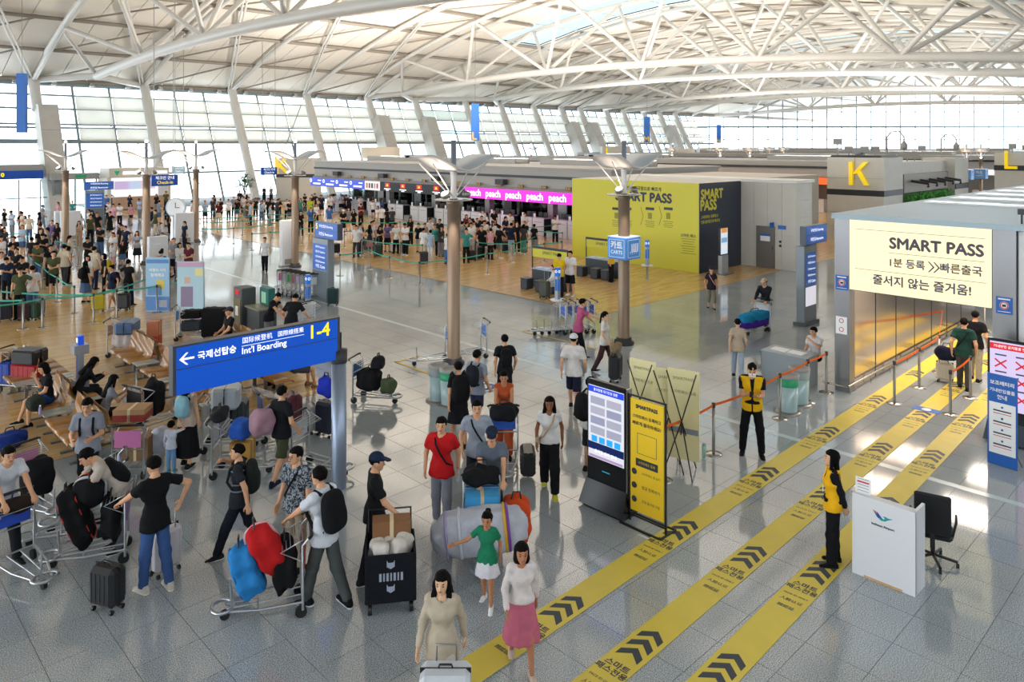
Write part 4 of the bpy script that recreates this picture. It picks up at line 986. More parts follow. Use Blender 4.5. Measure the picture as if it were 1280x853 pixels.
# --- wooden benches
PLY = mat('bent_plywood', '#a3702f', .32, noise=.14, nscale=5, coat=.3); TABM = mat('bench_table', '#aab0aa', .3, metal=.3)
prof = [(0.0, .385), (.015, .42), (.06, .435), (.25, .425), (.44, .41), (.49, .43), (.525, .5), (.56, .66), (.595, .86), (.60, .885)]
def shell():
    m = MB(); n = len(prof); w = .285
    vs = []
    for s in (-w, w):
        for x, z in prof: vs.append((x, s, z)); vs.append((x-.004, s, z-.022))
    fs = []
    for i in range(n-1):
        a = 2*i; b = a+2; c = 2*n; fs += [(a, b, b+c, a+c), (a+1, a+1+c, b+1+c, b+1), (a, a+1, b+1, b), (a+c, b+c, b+1+c, a+1+c)]
    fs += [(0, 2*n, 2*n+1, 1), (2*n-2, 2*n-1, 4*n-1, 4*n-2)]
    m.add(vs, fs, 0, True); return m.mesh('seat_shell', [PLY])
SHELL = shell(); TABLE = MB().box((.3, 0, .425), (.56, .2, .025), bev=.01).mesh('bench_table', [TABM]); LEGB = MB().box((.3, 0, .19), (.07, .07, .38)).box((.3, 0, .012), (.5, .09, .024)).mesh('leg', [mat('bench_leg', '#77787a', .4, metal=.6)])
def bench(u, v, seq, facing, lab):
    """a row of seats (s) and tables (t) running towards smaller v; facing -1 looks to -u"""
    r = thing('bench', lab, 'bench', (u, v, 0), 0 if facing < 0 else math.pi, 'plywood benches'); y = 0
    items = seq if facing < 0 else seq
    L = sum(.58 if q == 's' else .24 for q in seq)
    for q in items:
        w = .58 if q == 's' else .24; yy = -(y + w/2) if facing < 0 else (y + w/2)
        o = link(bpy.data.objects.new('seat_shell' if q == 's' else 'side_table', SHELL if q == 's' else TABLE), r); o.location = (0, yy, 0); y += w
    sg = -1 if facing < 0 else 1
    MB().box((.3, sg*L/2, .37), (.08, L, .06)).build('beam', [mat('bench_leg', '#77787a', .4, metal=.6)], r)
    for f in (.15, .5, .85): o = link(bpy.data.objects.new('leg', LEGB), r); o.location = (0, sg*L*f, 0)
bench(3.78, 22.6, 'ssstt', -1, 'plywood bench facing left, third nearest row end with red suitcase behind it')
bench(3.78, 19.35, 'sstt', -1, 'plywood bench where the boy in the black shirt sits'); bench(3.78, 17.6, 'ssst', -1, 'nearest plywood bench, behind the man in the grey shirt')
bench(5.05, 22.6, 'ssstt', 1, 'plywood bench backing onto the one with the red suitcase'); bench(5.05, 19.6, 'sst', 1, 'plywood bench facing right behind the boy in black'); bench(5.05, 17.5, 'ssst', 1, 'plywood bench where the woman in the grey shirt sits')
bench(6.35, 22.4, 'ssstt', -1, 'empty three seat plywood bench beside the cart with a denim blue case'); bench(6.35, 19.95, 'sstt', -1, 'plywood bench partly hidden by the left end of the boarding sign'); bench(6.35, 18.1, 'ssst', -1, 'plywood bench under the boarding sign')
bench(7.62, 22.4, 'sss', 1, 'plywood bench backing onto the empty three seater'); bench(7.62, 19.6, 'ssst', 1, 'plywood bench behind the boarding sign where beige trousers show')
bench(8.75, 21.9, 'sss', -1, 'plywood bench with the man in a cap, beyond the boarding sign'); bench(10.02, 20.1, 'sss', 1, 'plywood bench backing onto the man in a cap'); bench(8.7, 18.2, 'sss', 1, 'plywood bench right of the sign post where a man in white sits')

# --- charging posts, directories and panels
def charge_post(p, lab, h=1.75, rz=0):
    r = thing('charging_post', lab, 'charging post', p, rz, 'charging posts'); G = mat('post_grey', '#a4a8ae', .35, metal=.4)
    MB().lathe([(.11, 0), (.11, .02), (.05, .03), (.05, .62), (0, .62)], n=14).build('foot', [G], r); MB().lathe([(.26, .6), (.27, .63), (0, .64)], n=20).build('shelf', [WHITE], r)
    MB().box((0, 0, (h+.63)/2), (.14, .14, h-.63)).build('column', [G], r)
    for s in ((-1, 0), (0, -1)):
        M = (T(0, 0, 0) @ UPR) if s == (0, -1) else facing_minus_u((0, 0, 0)); M2 = T(s[0]*.073, s[1]*.073, h-.16) @ M
        MB().box((0, 0, 0), (.14, .3, .004), M=M2).build('blue_head', [screen('#2a7ae0', .5)], r); MB().box((0, -.45, 0), (.1, .4, .004), M=M2).build('screen_strip', [screen('#2f6fc4', .5)], r)
        m = MB(); m.tube([M2 @ Vector((.04*math.cos(t*.524), .02+.04*math.sin(t*.524), .004)) for t in range(12)], .008, 5, closed=True); m.build('plug_symbol', [LW], r)
    return r
charge_post(fl(697, 397), 'charging post with blue screen in front of the yellow-banner desk'); charge_post(fl(809, 349), 'charging post with blue screen beside the yellow wall', 1.75)
q = fl(100, 512); w = thing('charging_post', 'squat grey charging post with blue top among the benches', 'charging post', q, 0, 'charging posts'); G = mat('post_grey', '#a4a8ae', .35, metal=.4)
MB().box((0, 0, .35), (.3, .3, .7)).build('base', [G], w); MB().box((0, 0, 1.0), (.13, .13, .6)).build('column', [G], w); MB().box((0, 0, 1.38), (.3, .3, .2)).build('socket_box', [G], w); MB().box((0, 0, 1.58), (.12, .16, .2)).build('blue_head', [screen('#2a5ae0', .5)], w)
MB().box((-.067, 0, 1.0), (.004, .1, .5)).build('screen_strip', [screen('#2a4a98', .4)], w); MB().tube([Vector((-.063, .035*math.cos(t*.524), 1.58+.05*math.sin(t*.524))) for t in range(12)], .008, 5, closed=True).build('plug_symbol', [LW], w)
q = fl(385, 402); charge_post(q, 'charging post with blue top behind the right end of the boarding sign', 1.6)
SB2 = mat('directory_blue', '#2f5fae', .4, emit=.25)
def directory(p, h, w, lab, top=None, rz=0, face='v', lines=5, low=None, right=False):
    r = thing('directory_sign', lab, 'sign', p, rz); GR = mat('directory_grey', '#8b949c', .4, metal=.3)
    MB().box((0, 0, h/2+.05), (w, .3, h), bev=.02).build('body', [GR], r); MB().box((0, 0, .06), (w+.14, .44, .12)).build('base', [mat('directory_base', '#5c6468', .5)], r)
    M0 = T(0, -.152, 0) @ UPR
    bp_ = MB().box((0, h*.72, .004), (w*.9, h*.42, .008), M=M0).build('blue_panel', [SB2], r)
    for i in range(lines): lettering(('출국장 Departures', '체크인 Check-in', '안내 Information', '화장실 Restroom', '카트 Carts')[i % 5], 0.14, LW, bp_, M0 @ T(w*.05, h*(.88-.4*i/lines), .01), fit=w*.6)
    if face == 'five': lettering('5', .3, LYL, r, T(top[1]-top[0]*.4, -.12, h+.5) @ UPR, bold=.01)
    if low: MB().box((0, h*.37, .004), (w*.86, h*.24, .008), M=M0).build('map_panel', [screen('#ece8f4', .6)], r); 
    else: MB().box((0, h*.27, .004), (w*.9, h*.44, .008), M=M0).build('grey_panel', [mat('dir_dark', '#6a757b', .4)], r)
    if top:
        tw, tx = top; MB().box((tx, 0, h+.38), (tw, .22, .62)).build('top_case', [mat('sign_case', '#555a63', .4, metal=.4)], r)
        for z in (.53, .23): MB().box((tx, -.112, h+z), (tw*.97, .01, .28)).build('top_panel', [SB2], r)
        lettering('국제선탑승 Boarding', .16, LW, r, T(tx, -.12, h+.53) @ UPR, fit=tw*.6); lettering('화장실 Restroom', .16, LW, r, T(tx, -.12, h+.23) @ UPR, fit=tw*.6)
    return r
directory(fl(404, 375), 2.35, 1.15, 'tall grey directory with blue panel reading boarding beside parked carts', top=(1.7, .4), rz=-math.pi/2, face='five')
q = fl(1008, 405); directory((q.x, q.y, 0), 2.6, .9, 'directory pillar with blue panel and map left of the gate', top=(1.6, .55), rz=0, low=True)
directory(fl(118, 282), 2.6, 1.3, 'far blue directory sign behind the left queue', top=(2.0, .3), lines=4)
# white panels next to the posts
for (x, y, w_, h_, lab) in ((88, 302, 1.1, 1.9, 'white panel beside the leftmost lamp post'), (197, 352, .8, 2.0, 'white panel behind the lamp post near the standing banners'), (230, 305, 1.1, 1.9, 'white panel beside the lamp post with the clock'), (359, 333, .7, 2.3, 'white panel left of the lamp post by the boarding directory'), (75, 302, .6, 1.9, 'narrow white panel left of the leftmost lamp post')):
    t_ = thing('white_panel', lab, 'panel', fl(x, y), 0, 'white panels by the lamp posts'); MB().box((0, 0, h_/2), (w_, .3, h_), bev=.02).build('body', [WHITE], t_); MB().box((0, -.155, .25), (w_*.6, .01, .25)).build('vent', [GREYP], t_)
    MB().box((0, 0, .04), (w_+.06, .36, .08)).build('plinth', [GREYP], t_)
q = fl(220, 303); ck = thing('clock_post', 'round white clock on a grey post behind the left queue', 'clock', q, LPR)
MB().lathe([(.2, 0), (.2, 1.7), (0, 1.7)], n=14).build('post', [G], ck); MB().cyl((0, 0, 2.15), .62, .14, 24, axis='Y').build('case', [G], ck); MB().cyl((0, -.072, 2.15), .54, .01, 24, axis='Y').build('face', [INKW], ck)
MB().box((0, -.08, 2.3), (.04, .01, .34)).box((.12, -.08, 2.15), (.28, .01, .04)).build('hands', [INK], ck)

# --- standing picture banners left
def board(p, w, h, cols, lab, rz, name='picture_banner'):
    r = thing(name, lab, 'banner', p, rz, 'picture banners'); MB().box((0, 0, h/2+.02), (w, .012, h)).build('sheet', [mat('pic_'+cols[0].lstrip('#'), cols[0], .5)], r)
    M0 = T(0, -.008, 0) @ UPR
    for (cx, cz, ww, hh, c) in cols[1:]: MB().box((cx, cz, 0), (ww, hh, .006), M=M0).build('print_field', [mat('pic_'+c.lstrip('#'), c, .5)], r)
    for s in (-1, 1): MB().tube([(s*w*.5, .03, h), (s*w*.5, .05, .02), (s*w*.5, .3, .01)], .012, 6).build('stand_rod', [STEEL], r)
    return r
r1 = board(fl(197, 390), .85, 1.95, ['#9cc6e6', (0, 1.82, .8, .14, '#5f8cc8'), (0, .3, .85, .5, '#5f8fd0'), (.2, .3, .28, .26, '#e8ecf0'), (.1, 1.0, .3, .3, '#e0c860'), (-.1, .75, .5, .3, '#6a9ad0')], 'light blue standing banner with a yellow disc near the left queue', LPR)
lettering('여행의 시작', .13, INKW, r1, T(0, -.014, 1.5) @ UPR, bold=.004, fit=.6); lettering('함께해요', .13, INKW, r1, T(0, -.014, 1.32) @ UPR, bold=.004, fit=.5)
r2 = board(fl(238, 398), .92, 1.95, ['#b6d6e4', (0, 1.86, .92, .16, '#c9a6c4'), (-.12, .75, .42, .7, '#8f7f9c'), (-.1, 1.32, .2, .22, '#d9b49c'), (.3, 1.6, .28, .26, '#e9e3a4'), (0, .12, .92, .24, '#c9a6c4')], 'standing banner with a mauve figure beside a red tag', LPR)

# --- long blue letter banners hanging from the roof
for (x0, x1, y0, y1, D_, let, lab) in ((22, 33, 92, 166, 55, 'J', 'blue hanging banner at the far left, above the leaning pier'), (589, 599, 130, 176, 80, 'L', 'blue hanging banner with letter L'), (805, 812, 146, 178, 110, 'M', 'blue hanging banner with letter M above the window wall end'), (896, 901, 156, 179, 140, 'N', 'small far blue hanging banner with letter N')):
    P0 = FW*D_ + RT*(((x0+x1)/2-640)/FPX*D_); zt, zb = H-(y0-HY)/FPX*D_, H-(y1-HY)/FPX*D_; wd = (x1-x0)/FPX*D_
    r = thing('hanging_banner', lab, 'banner', (P0.x, P0.y, zb), LPR, 'hanging letter banners')
    MB().box((0, 0, (zt-zb)/2), (wd, wd*.5, zt-zb)).build('sheet', [mat('banner_blue', '#2f6fc8', .6)], r); MB().tube([(0, 0, zt-zb), (0, 0, roof_z(P0.y)+.3-zb)], .02, 5).build('cable', [STEEL], r)
    if let != 'J': lettering(let, wd*1.3, mat('letter_yellow', '#f2c71c', .5), r, T(-wd*.1, -wd*.26, wd*.55) @ UPR, bold=wd*.03)
# --- planter
q = fl(306, 256); pl = thing('potted_tree', 'bushy green plant in a white pot behind the left queue', 'plant', q)
MB().lathe([(.55, 0), (.75, 1.1), (.68, 1.1), (.6, 1.0), (0, 1.0)], n=16).build('pot', [WHITE], pl)
rnd = random.Random(3); m = MB()
for i in range(420):
    a_, e_, r_ = rnd.uniform(0, 6.283), rnd.uniform(-.3, 1.5), rnd.uniform(.5, 1.45); c_ = Vector((math.cos(a_)*math.cos(e_)*r_, math.sin(a_)*math.cos(e_)*r_, 2.0+math.sin(e_)*r_*.8)); d_ = Vector((math.cos(a_), math.sin(a_), rnd.uniform(-.5, .8)))*.3; s_ = d_.cross(ZD).normalized()*.07
    m.add([c_-d_*.5, c_+s_, c_+d_, c_-s_], [(0, 1, 2, 3)])
tag(m.build('foliage', [mat('leaf_green', '#4b7a4a', .6, noise=.3, nscale=3)], pl), kind='stuff')
for i in range(5): MB().tube([(0, 0, 1), (.3*math.cos(i*1.25), .3*math.sin(i*1.25), 2.1)], .04, 5).build('stem', [mat('bark', '#5a4636', .8)], pl)
# ------------------------------------------------------------------ luggage and carts
CARTN = [0]
def suitcase(p, rz, lab, col, w=.45, d=.28, h=.66, handle=0.0, lying=False, soft=False, tilt=0.0, name='suitcase', wheels=True, grp='suitcases'):
    r = thing(name, lab, 'suitcase', p, rz, grp); b = bpy.data.objects.new('pivot', None)
    M = IDM
    if lying: M = T(0, 0, w/2+.0) @ RY(math.pi/2) @ T(0, 0, -h/2)
    m = cloth(col) if soft else mat('case_'+col.lstrip('#'), col, .38, noise=.06, nscale=5)
    sh_ = MB().box((0, 0, h/2+.05), (w, d, h-.06), bev=.05, M=M).build('shell', [m], r)
    if not soft:
        for i in range(5): MB().box((-w*.36+w*.18*i, 0, h/2+.05), (.02, d+.012, h-.2), M=M).build('rib', [m], sh_)
    MB().box((0, 0, h/2+.05), (w+.006, .012, h-.05), M=M).build('zip_line', [BLACK], sh_)
    if wheels:
        for sx in (-1, 1):
            for sy in (-1, 1): MB().cyl((sx*w*.38, sy*d*.32, .032), .032, .03, 10, axis='X').xf(M).build('wheel', [BLACK], r)
    MB().tube([M @ Vector((-.07, 0, h+.02)), M @ Vector((-.06, 0, h+.055)), M @ Vector((.06, 0, h+.055)), M @ Vector((.07, 0, h+.02))], .011, 6).build('grip', [BLACK], r)
    if handle:
        MB().tube([M @ Vector((-.1, -d*.35, h)), M @ Vector((-.1, -d*.35, h+handle)), M @ Vector((.1, -d*.35, h+handle)), M @ Vector((.1, -d*.35, h))], .011, 6).build('pull_handle', [STEEL], r)
    return r
def blob(name, p, rz, dims, col, lab, cat='bag', seed=0, extra=None, grp=None, tilt=(0, 0, 0), piping=None, tape=None, print_=None):
    """soft bag: a puffed, creased superellipsoid with a handle and a zip"""
    r = thing(name, lab, cat, p, rz, grp); rn = random.Random(seed); w, d, h = dims; ph = [rn.uniform(0, 6) for _ in range(4)]
    def fn(P):
        q = P/np.array((w/2, d/2, h/2)); k = (np.abs(q)**3.2).sum(1)**(1/3.2); return (k-1)*min(dims)/2*.9 + .012*np.sin(P[:, 0]*19+ph[0])*np.sin(P[:, 2]*23+ph[1]) + .01*np.sin(P[:, 1]*27+ph[2]+P[:, 0]*11)
    V, Q = nets(fn, (-w/2-.06, -d/2-.06, -h/2-.06), (w/2+.06, d/2+.06, h/2+.06), max(.022, max(dims)/30))
    V0 = V.copy(); R = np.array((Matrix.Rotation(tilt[2], 3, 'Z') @ Matrix.Rotation(tilt[1], 3, 'Y') @ Matrix.Rotation(tilt[0], 3, 'X'))); V = V @ R.T; V[:, 2] -= V[:, 2].min()
    zt = V[:, 2].max(); o = link(bpy.data.objects.new('body', np_mesh('body', V, Q, [cloth(col)])), r)
    top = lambda x: Vector(tuple(R @ np.array((x, 0, h/2)))) - Vector((0, 0, 0)); off = Vector((0, 0, zt - max((R @ np.array((0, 0, h/2)))[2], .0)))
    if name not in ('parcel', 'wrapped_roll', 'bundle', 'plastic_bag', 'coat_bag', 'wrapped_bag'): MB().tube([top(-w*.18)+off-Vector((0, 0, .03)), top(-w*.12)+off+Vector((0, 0, .07)), top(w*.12)+off+Vector((0, 0, .07)), top(w*.18)+off-Vector((0, 0, .03))], .013, 6).build('carry_loop', [BLACK], r)
    zs = zt - float((V0 @ R.T)[:, 2].max())
    def loc(x, y, z): q = R @ np.array((x, y, z)); return Vector((float(q[0]), float(q[1]), float(q[2])+zs))
    def ring(y, c, rad, nm, plane='xz'):
        pts = []
        for t in range(24):
            a = t*2*math.pi/24; ca, sa = math.cos(a), math.sin(a); k = (abs(ca)**3.2+abs(sa)**3.2)**(-1/3.2)
            if plane == 'xz': f = max(.05, 1-abs(2*y/d)**3.2)**(1/3.2); pts.append(loc(ca*k*w/2*f*1.01, y, sa*k*h/2*f*1.01))
            else: f = max(.05, 1-abs(2*y/w)**3.2)**(1/3.2); pts.append(loc(y, ca*k*d/2*f*1.02, sa*k*h/2*f*1.02))
        MB().tube(pts, rad, 6, closed=True).build(nm, [mat('trim_'+c.lstrip('#'), c, .5)], o)
    if piping:
        for y in (-d*.36, d*.36): ring(y, piping, .011, 'piping')
    if tape:
        for x, c in tape: ring(x*w, c, .022, 'tape_band', 'yz')
    if print_:
        for i, (x, z, sx, sz) in enumerate(print_):
            MB().box((0, 0, 0), (sx, .012, sz), M=Matrix.Translation(loc(x*w, d*.5, z*h)) @ Matrix(R.tolist()).to_4x4()).build('print_mark', [INKW], o)
    return r
def backpack(p, rz, lab, col, s=1.0, z=0.0, grp='worn backpacks', cat='backpack'):
    r = thing('backpack', lab, cat, (p[0], p[1], p[2]+z), rz, grp); r.scale = (s, s, s)
    if 'bp' not in HAIR:
        def fn(P):
            q = P/np.array((.15, .085, .23)); k = (np.abs(q)**3.0).sum(1)**(1/3.0); d = (k-1)*.085
            q2 = (P-np.array((0, -.075, -.06)))/np.array((.12, .045, .13)); d2 = ((np.abs(q2)**3.0).sum(1)**(1/3.0)-1)*.045
            return smin(d, d2, .02)
        V, Q = nets(fn, (-.19, -.17, -.27), (.19, .13, .27), .02); HAIR['bp'] = np_mesh('pack', V, Q, [cloth('#1c1d20')])
        HAIR['strap'] = MB().tube([(.09, .07, .2), (.1, .15, .24), (.1, .26, .16), (.1, .3, -.02), (.11, .2, -.17), (.1, .06, -.2)], .02, 6).mesh('strap', [cloth('#1c1d20')])
    o = link(bpy.data.objects.new('pack', HAIR['bp']), r); object_material(o, cloth(col))
    for sx in (1, -1):
        o = link(bpy.data.objects.new('strap', HAIR['strap']), r); o.scale = (sx, 1, 1); object_material(o, cloth(col))
    return r
CT = mat('cart_tube', '#b7bcc0', .28, metal=.9)
def make_cart():
    r = bpy.data.objects.new('luggage_cart', None); COL.objects.link(r)
    m = MB()
    for s in (-1, 1):
        m.tube([(s*.27, -.42, .1), (s*.27, -.42, .92), (s*.27, -.5, 1.0)], .017, 7); m.tube([(s*.27, -.42, .2), (s*.22, .1, .17), (s*.1, .52, .15)], .017, 7)
        m.tube([(s*.09, -.42, .2), (s*.05, .5, .16)], .012, 6)
    m.tube([(-.27, -.42, .2), (.27, -.42, .2)], .015, 6); m.tube([(-.27, -.42, .55), (.27, -.42, .55)], .012, 6); m.tube([(-.2, .12, .175), (.2, .12, .175)], .012, 6)
    m.build('frame', [CT], r)
    m = MB(); m.tube([(.16*math.cos(t*.449), .55+.13*math.sin(t*.449), .17) for t in range(14)], .022, 7, closed=True); m.tube([(.0, .44, .16), (0, .46, .5)], .016, 6); m.build('nose_ring', [CT], r)
    for x, y in ((-.25, -.4), (.25, -.4)): MB().cyl((x, y, .075), .075, .04, 14, axis='X').build('wheel', [BLACK], r)
    MB().cyl((0, .52, .06), .06, .05, 14, axis='X').build('caster', [BLACK], r)
    MB().tube([(-.3, -.5, 1.01), (-.26, -.53, 1.02), (.26, -.53, 1.02), (.3, -.5, 1.01)], .022, 8).build('handle', [BLACK], r)
    m = MB()
    for i in range(6): y = -.42+.05*i; m.tube([(-.26, y, .98-.02*i), (.26, y, .98-.02*i)], .006, 5)
    for s in (-1, 1): m.tube([(s*.26, -.42, .98), (s*.26, -.15, .86), (s*.26, -.4, .72)], .009, 5)
    m.build('basket', [CT], r)
    MB().box((0, -.44, .74), (.46, .012, .3)).build('ad_panel', [mat('ad_pink', '#d77fb4', .4)], r)
    return r
CART0 = make_cart(); CART_FREE = [True]
def cart(p, rz, lab, ad='#2c62c8', grp='luggage carts'):
    o = CART0 if CART_FREE[0] else copy_tree(CART0); CART_FREE[0] = False
    o.location = p; o.rotation_euler = (0, 0, rz); tag(o, lab, 'luggage cart', grp)
    for c in o.children:
        if c.name.startswith('ad_panel'): object_material(c, mat('ad_'+ad.lstrip('#'), ad, .4))
    return o
def on_cart(cp, rz, dx, dy, z):
    q = RZ(rz) @ Vector((dx, dy, z)); return Vector((cp[0], cp[1], 0)) + q
def carton(p, rz, dims, col, lab, band=None):
    r = thing('carton', lab, 'box', p, rz); w, d, h = dims
    MB().box((0, 0, h/2), (w, d, h)).build('box', [mat('card_'+col.lstrip('#'), col, .8, noise=.08, nscale=6)], r); MB().box((0, 0, h/2), (.05, d+.004, h+.004)).build('tape', [mat('tape', '#d8c79a', .35)], r)
    if band: MB().box((0, 0, h*.3), (w+.004, d+.004, h*.55)).build('print_band', [mat('card_'+band.lstrip('#'), band, .6)], r)
    return r
# ------------------------------------------------------------------ check-in islands and the lobby behind
def vat(x, u): return at_u(x, 200, u).y
IU = 35.0
isl = thing('check_in_island', 'long grey check-in island roof with coloured airline screens', 'check-in island')
v0, v1 = 27.9, 62.5
MB().box((IU+6.1, (v0+v1)/2, 3.85), (12, v1-v0, 1.25)).build('roof_block', [mat('island_grey', '#a09e9b', .45)], isl)
MB().box((IU+.05, (v0+v1)/2, 3.95), (.12, v1-v0, .16)).build('slot', [DARK], isl)
MB().box((IU+.05, (v0+v1)/2, 3.14), (.3, v1-v0, .2)).build('soffit_trim', [mat('island_trim', '#7d7b78', .5)], isl)
MB().box((IU+6.1, (v0+v1)/2, 4.53), (12.2, v1-v0+.3, .12)).build('roof_edge', [GREYP], isl)
BZ, BH = 2.68, .74
secs = [(390, 458, '#4a62d8', .8), (458, 477, '#f0e9ec', .8), (477, 582, '#14161c', .35), (583, 745, '#f02ad0', .95), (745, 759, '#9cc8ea', .8)]
for n, (xa, xb, c, e) in enumerate(secs):
    va, vb = vat(xa, IU), vat(xb, IU); lb_ = MB().box((IU-.08, (va+vb)/2, BZ), (.16, abs(va-vb), BH)).build('led_band', [screen(c, e)], isl)
    n_ = {0: 4, 1: 0, 2: 5, 3: 6, 4: 0}[n]
    for i in range(n_):
        y = va+(vb-va)*(i+.5)/n_; M = facing_minus_u((IU-.17, y, BZ))
        if n == 3: lettering('peach', .62, LW, lb_, M, bold=.022, fit=1.5)
        if n == 2:
            MB().box((IU-.17, y, BZ+.13), (.02, .62, .34)).build('logo_tile', [screen('#e0202c', .8)], lb_); MB().prism([(-.14, -.08), (.14, -.08), (.05, .12), (0, .02), (-.05, .1)], 0, .004, M=facing_minus_u((IU-.182, y, BZ+.13))).build('logo_mark', [LYL], lb_)
            MB().box((0, 0, .0), (.9, .07, .006), M=facing_minus_u((IU-.17, y, BZ-.17))).box((0, -.11, .0), (.4, .07, .006), M=facing_minus_u((IU-.17, y, BZ-.17))).build('small_print', [LW], lb_)
        if n == 0: MB().box((.05, -.14, .004), (1.3, .14, .006), M=M).box((.5, .16, .004), (.6, .09, .006), M=M).build('small_print', [LW], lb_); MB().tube([Vector((IU-.18, y+1.0+.14*math.cos(t*.6), BZ+.12+.14*math.sin(t*.6))) for t in range(10)], .03, 5, closed=True).build('ring_mark', [LW], lb_)
    if n == 1:
        for i, c2 in enumerate(('#d88a3a', '#7a4a3a', '#2a2a30', '#b8b0a8', '#c83a4a')): MB().box((IU-.17, va+(vb-va)*(.15+.17*i), BZ+.0), (.02, .22, .4)).build('picture_tile', [screen(c2, .6)], lb_)
    if n == 4:
        for i in range(2):
            for j in range(2): MB().box((IU-.17, (va+vb)/2+.16-.32*i, BZ+.12-.26*j), (.02, .26, .22)).build('picture_tile', [screen('#f0f4fa', .8)], lb_)
rk = random.Random(5)
for i in range(16):
    y = 29 + i*2.1; MB().box((IU-.1, y, 3.3), (.05, .5, .22)).build('number_plate', [mat('plate_dark', '#5f5238', .5)], isl); lettering('K%d' % (36-i), .2, mat('plate_gold', '#d8a02a', .5, emit=.2), isl, facing_minus_u((IU-.13, y, 3.3)), fit=.36)
for y in (30, 37, 44, 51, 58): MB().box((IU-.3, y, 3.55), (.4, .8, .35)).build('speaker_box', [DARK], isl)
for y in (29, 35.5, 42, 48.5, 55): MB().box((IU+3.2, y, 1.6), (.5, .5, 3.2)).build('support', [CONC], isl)
for i in range(18): MB().box((IU+4.4, 29.0+i*1.95, 1.55), (.04, 1.86, 2.9)).build('back_pane', [TINTED], isl)
MB().box((IU+9.0, 45.3, 1.6), (.3, 34.2, 3.2)).build('back_wall', [mat('island_back', '#8f9a9c', .4)], isl)
for i in range(6): MB().box((IU+4.3, 30+i*5.6, 1.05), (.1, .95, 2.1)).build('service_door', [STEEL], isl)
# desks
DW = 1.05
def make_desk():
    r = bpy.data.objects.new('check_in_desk', None); COL.objects.link(r)
    MB().box((.35, 0, .58), (.7, DW, 1.16), bev=.02).build('body', [WHITE], r); MB().box((-.004, 0, .9), (.012, DW*.7, .03)).build('slot', [GREYP], r); MB().box((.3, 0, 1.17), (.6, DW, .03)).build('ledge', [mat('ledge', '#c8c9cc', .3)], r)
    MB().box((.35, -DW/2-.02, .56), (.66, .04, 1.1)).build('side_panel', [DARK], r)
    for y in (-.25, .2): MB().box((.5, y, 1.38), (.05, .4, .3), bev=.01).build('monitor', [BLACK], r); MB().box((.5, y, 1.22), (.04, .06, .1)).build('monitor_stand', [BLACK], r)
    MB().box((.1, .4, 1.32), (.02, .2, .26)).build('notice', [INKW], r)
    return r
desk = make_desk(); rows = []
yy = 28.5; n = 0
ordn = ['nearest', 'second', 'third', 'fourth', 'fifth', 'sixth', 'seventh', 'eighth', 'ninth', 'tenth', 'eleventh', 'twelfth', 'thirteenth', 'fourteenth', 'fifteenth', 'sixteenth', 'seventeenth', 'eighteenth', 'nineteenth', 'twentieth', 'twenty-first', 'twenty-second', 'twenty-third', 'twenty-fourth']
while yy < 61 and n < 22:
    o = desk if n == 0 else copy_tree(desk); o.location = (IU+1.0, yy, 0); tag(o, 'white check-in desk, %s from the yellow wall' % ordn[n], 'desk', 'white check-in desks'); yy += 1.1 if n % 2 == 0 else 2.05; n += 1
for i in range(10):
    y = 30.25 + i*3.15; r = thing('baggage_belt', 'dark baggage belt between white check-in desks, %s from the yellow wall' % ordn[i], 'conveyor', (IU+1.2, y+.05, 0), 0, 'baggage belts'); MB().box((.8, 0, .2), (2.4, .8, .4)).build('bed', [STEEL], r); MB().box((.8, 0, .41), (2.3, .62, .03)).build('belt', [BLACK], r)
# --- yellow wall and beige block
YU = 30.8
yw = thing('smart_pass_wall', 'yellow and navy hoarding printed SMART PASS around the island corner', 'hoarding')
MB().box((YU+1.9, 23.2, 2.11), (3.8, 7.9, 4.22)).build('core', [BEIGE], yw)
MB().box((YU-.02, 23.2, 2.11), (.04, 7.9, 4.22)).build('yellow_face', [YEL], yw); MB().box((YU+1.88, 19.23, 2.11), (3.84, .04, 4.22)).build('navy_face', [NAVY], yw)
YP = lambda x, y: SM((YU-.045, at_u(x, y, YU).y, at_u(x, y, YU).z))
lettering('SMART PASS', 1.0, NAVY, yw, YP(804, 247), bold=.05, fit=3.45); lettering('먼저, 전용 출국장으로 빠르게', .3, NAVY, yw, YP(800, 236), bold=.008, fit=2.6)
for x in (771, 785, 813, 836):
    p = at_u(x, 261, YU); MB().box((YU-.045, p.y, p.z), (.01, .5, .13)).build('step_label', [NAVY], yw)
    MB().box((YU-.045, p.y, p.z-.35), (.01, .22, .3)).build('step_icon', [mat('yellow_ink', '#8f8a2a', .5)], yw)
    for j in range(4): MB().box((YU-.045, p.y, p.z-.62-.09*j), (.01, .55-.1*(j % 2), .03)).build('print_line', [mat('yellow_ink', '#8f8a2a', .5)], yw)
for x in (803, 826):
    p = at_u(x, 270, YU); MB().prism([(-.08, .45), (.08, 0), (-.08, -.45), (-.06, -.45), (.1, 0), (-.06, .45)], 0, .01, M=SM((YU-.045, p.y, p.z))).build('chevron_line', [mat('yellow_ink', '#8f8a2a', .5)], yw)
lettering('스마트 패스', .26, NAVY, yw, YP(861, 295), bold=.006, fit=.85)
for j in range(7): p = at_u(861, 299+3*j, YU); MB().box((YU-.045, p.y, p.z), (.01, .8-.12*(j % 3), .03)).build('print_line', [mat('yellow_ink', '#8f8a2a', .5)], yw)
NP = lambda x, y: facing_minus_v((at_v(x, y, 19.21).x, 19.205, at_v(x, y, 19.21).z)); YINK = mat('navy_print_yellow', '#cfc63f', .5)
lettering('SMART', .7, YINK, yw, NP(890, 243), bold=.03, fit=2.0); lettering('PASS', .7, YINK, yw, NP(885.5, 257), bold=.03, fit=1.45)
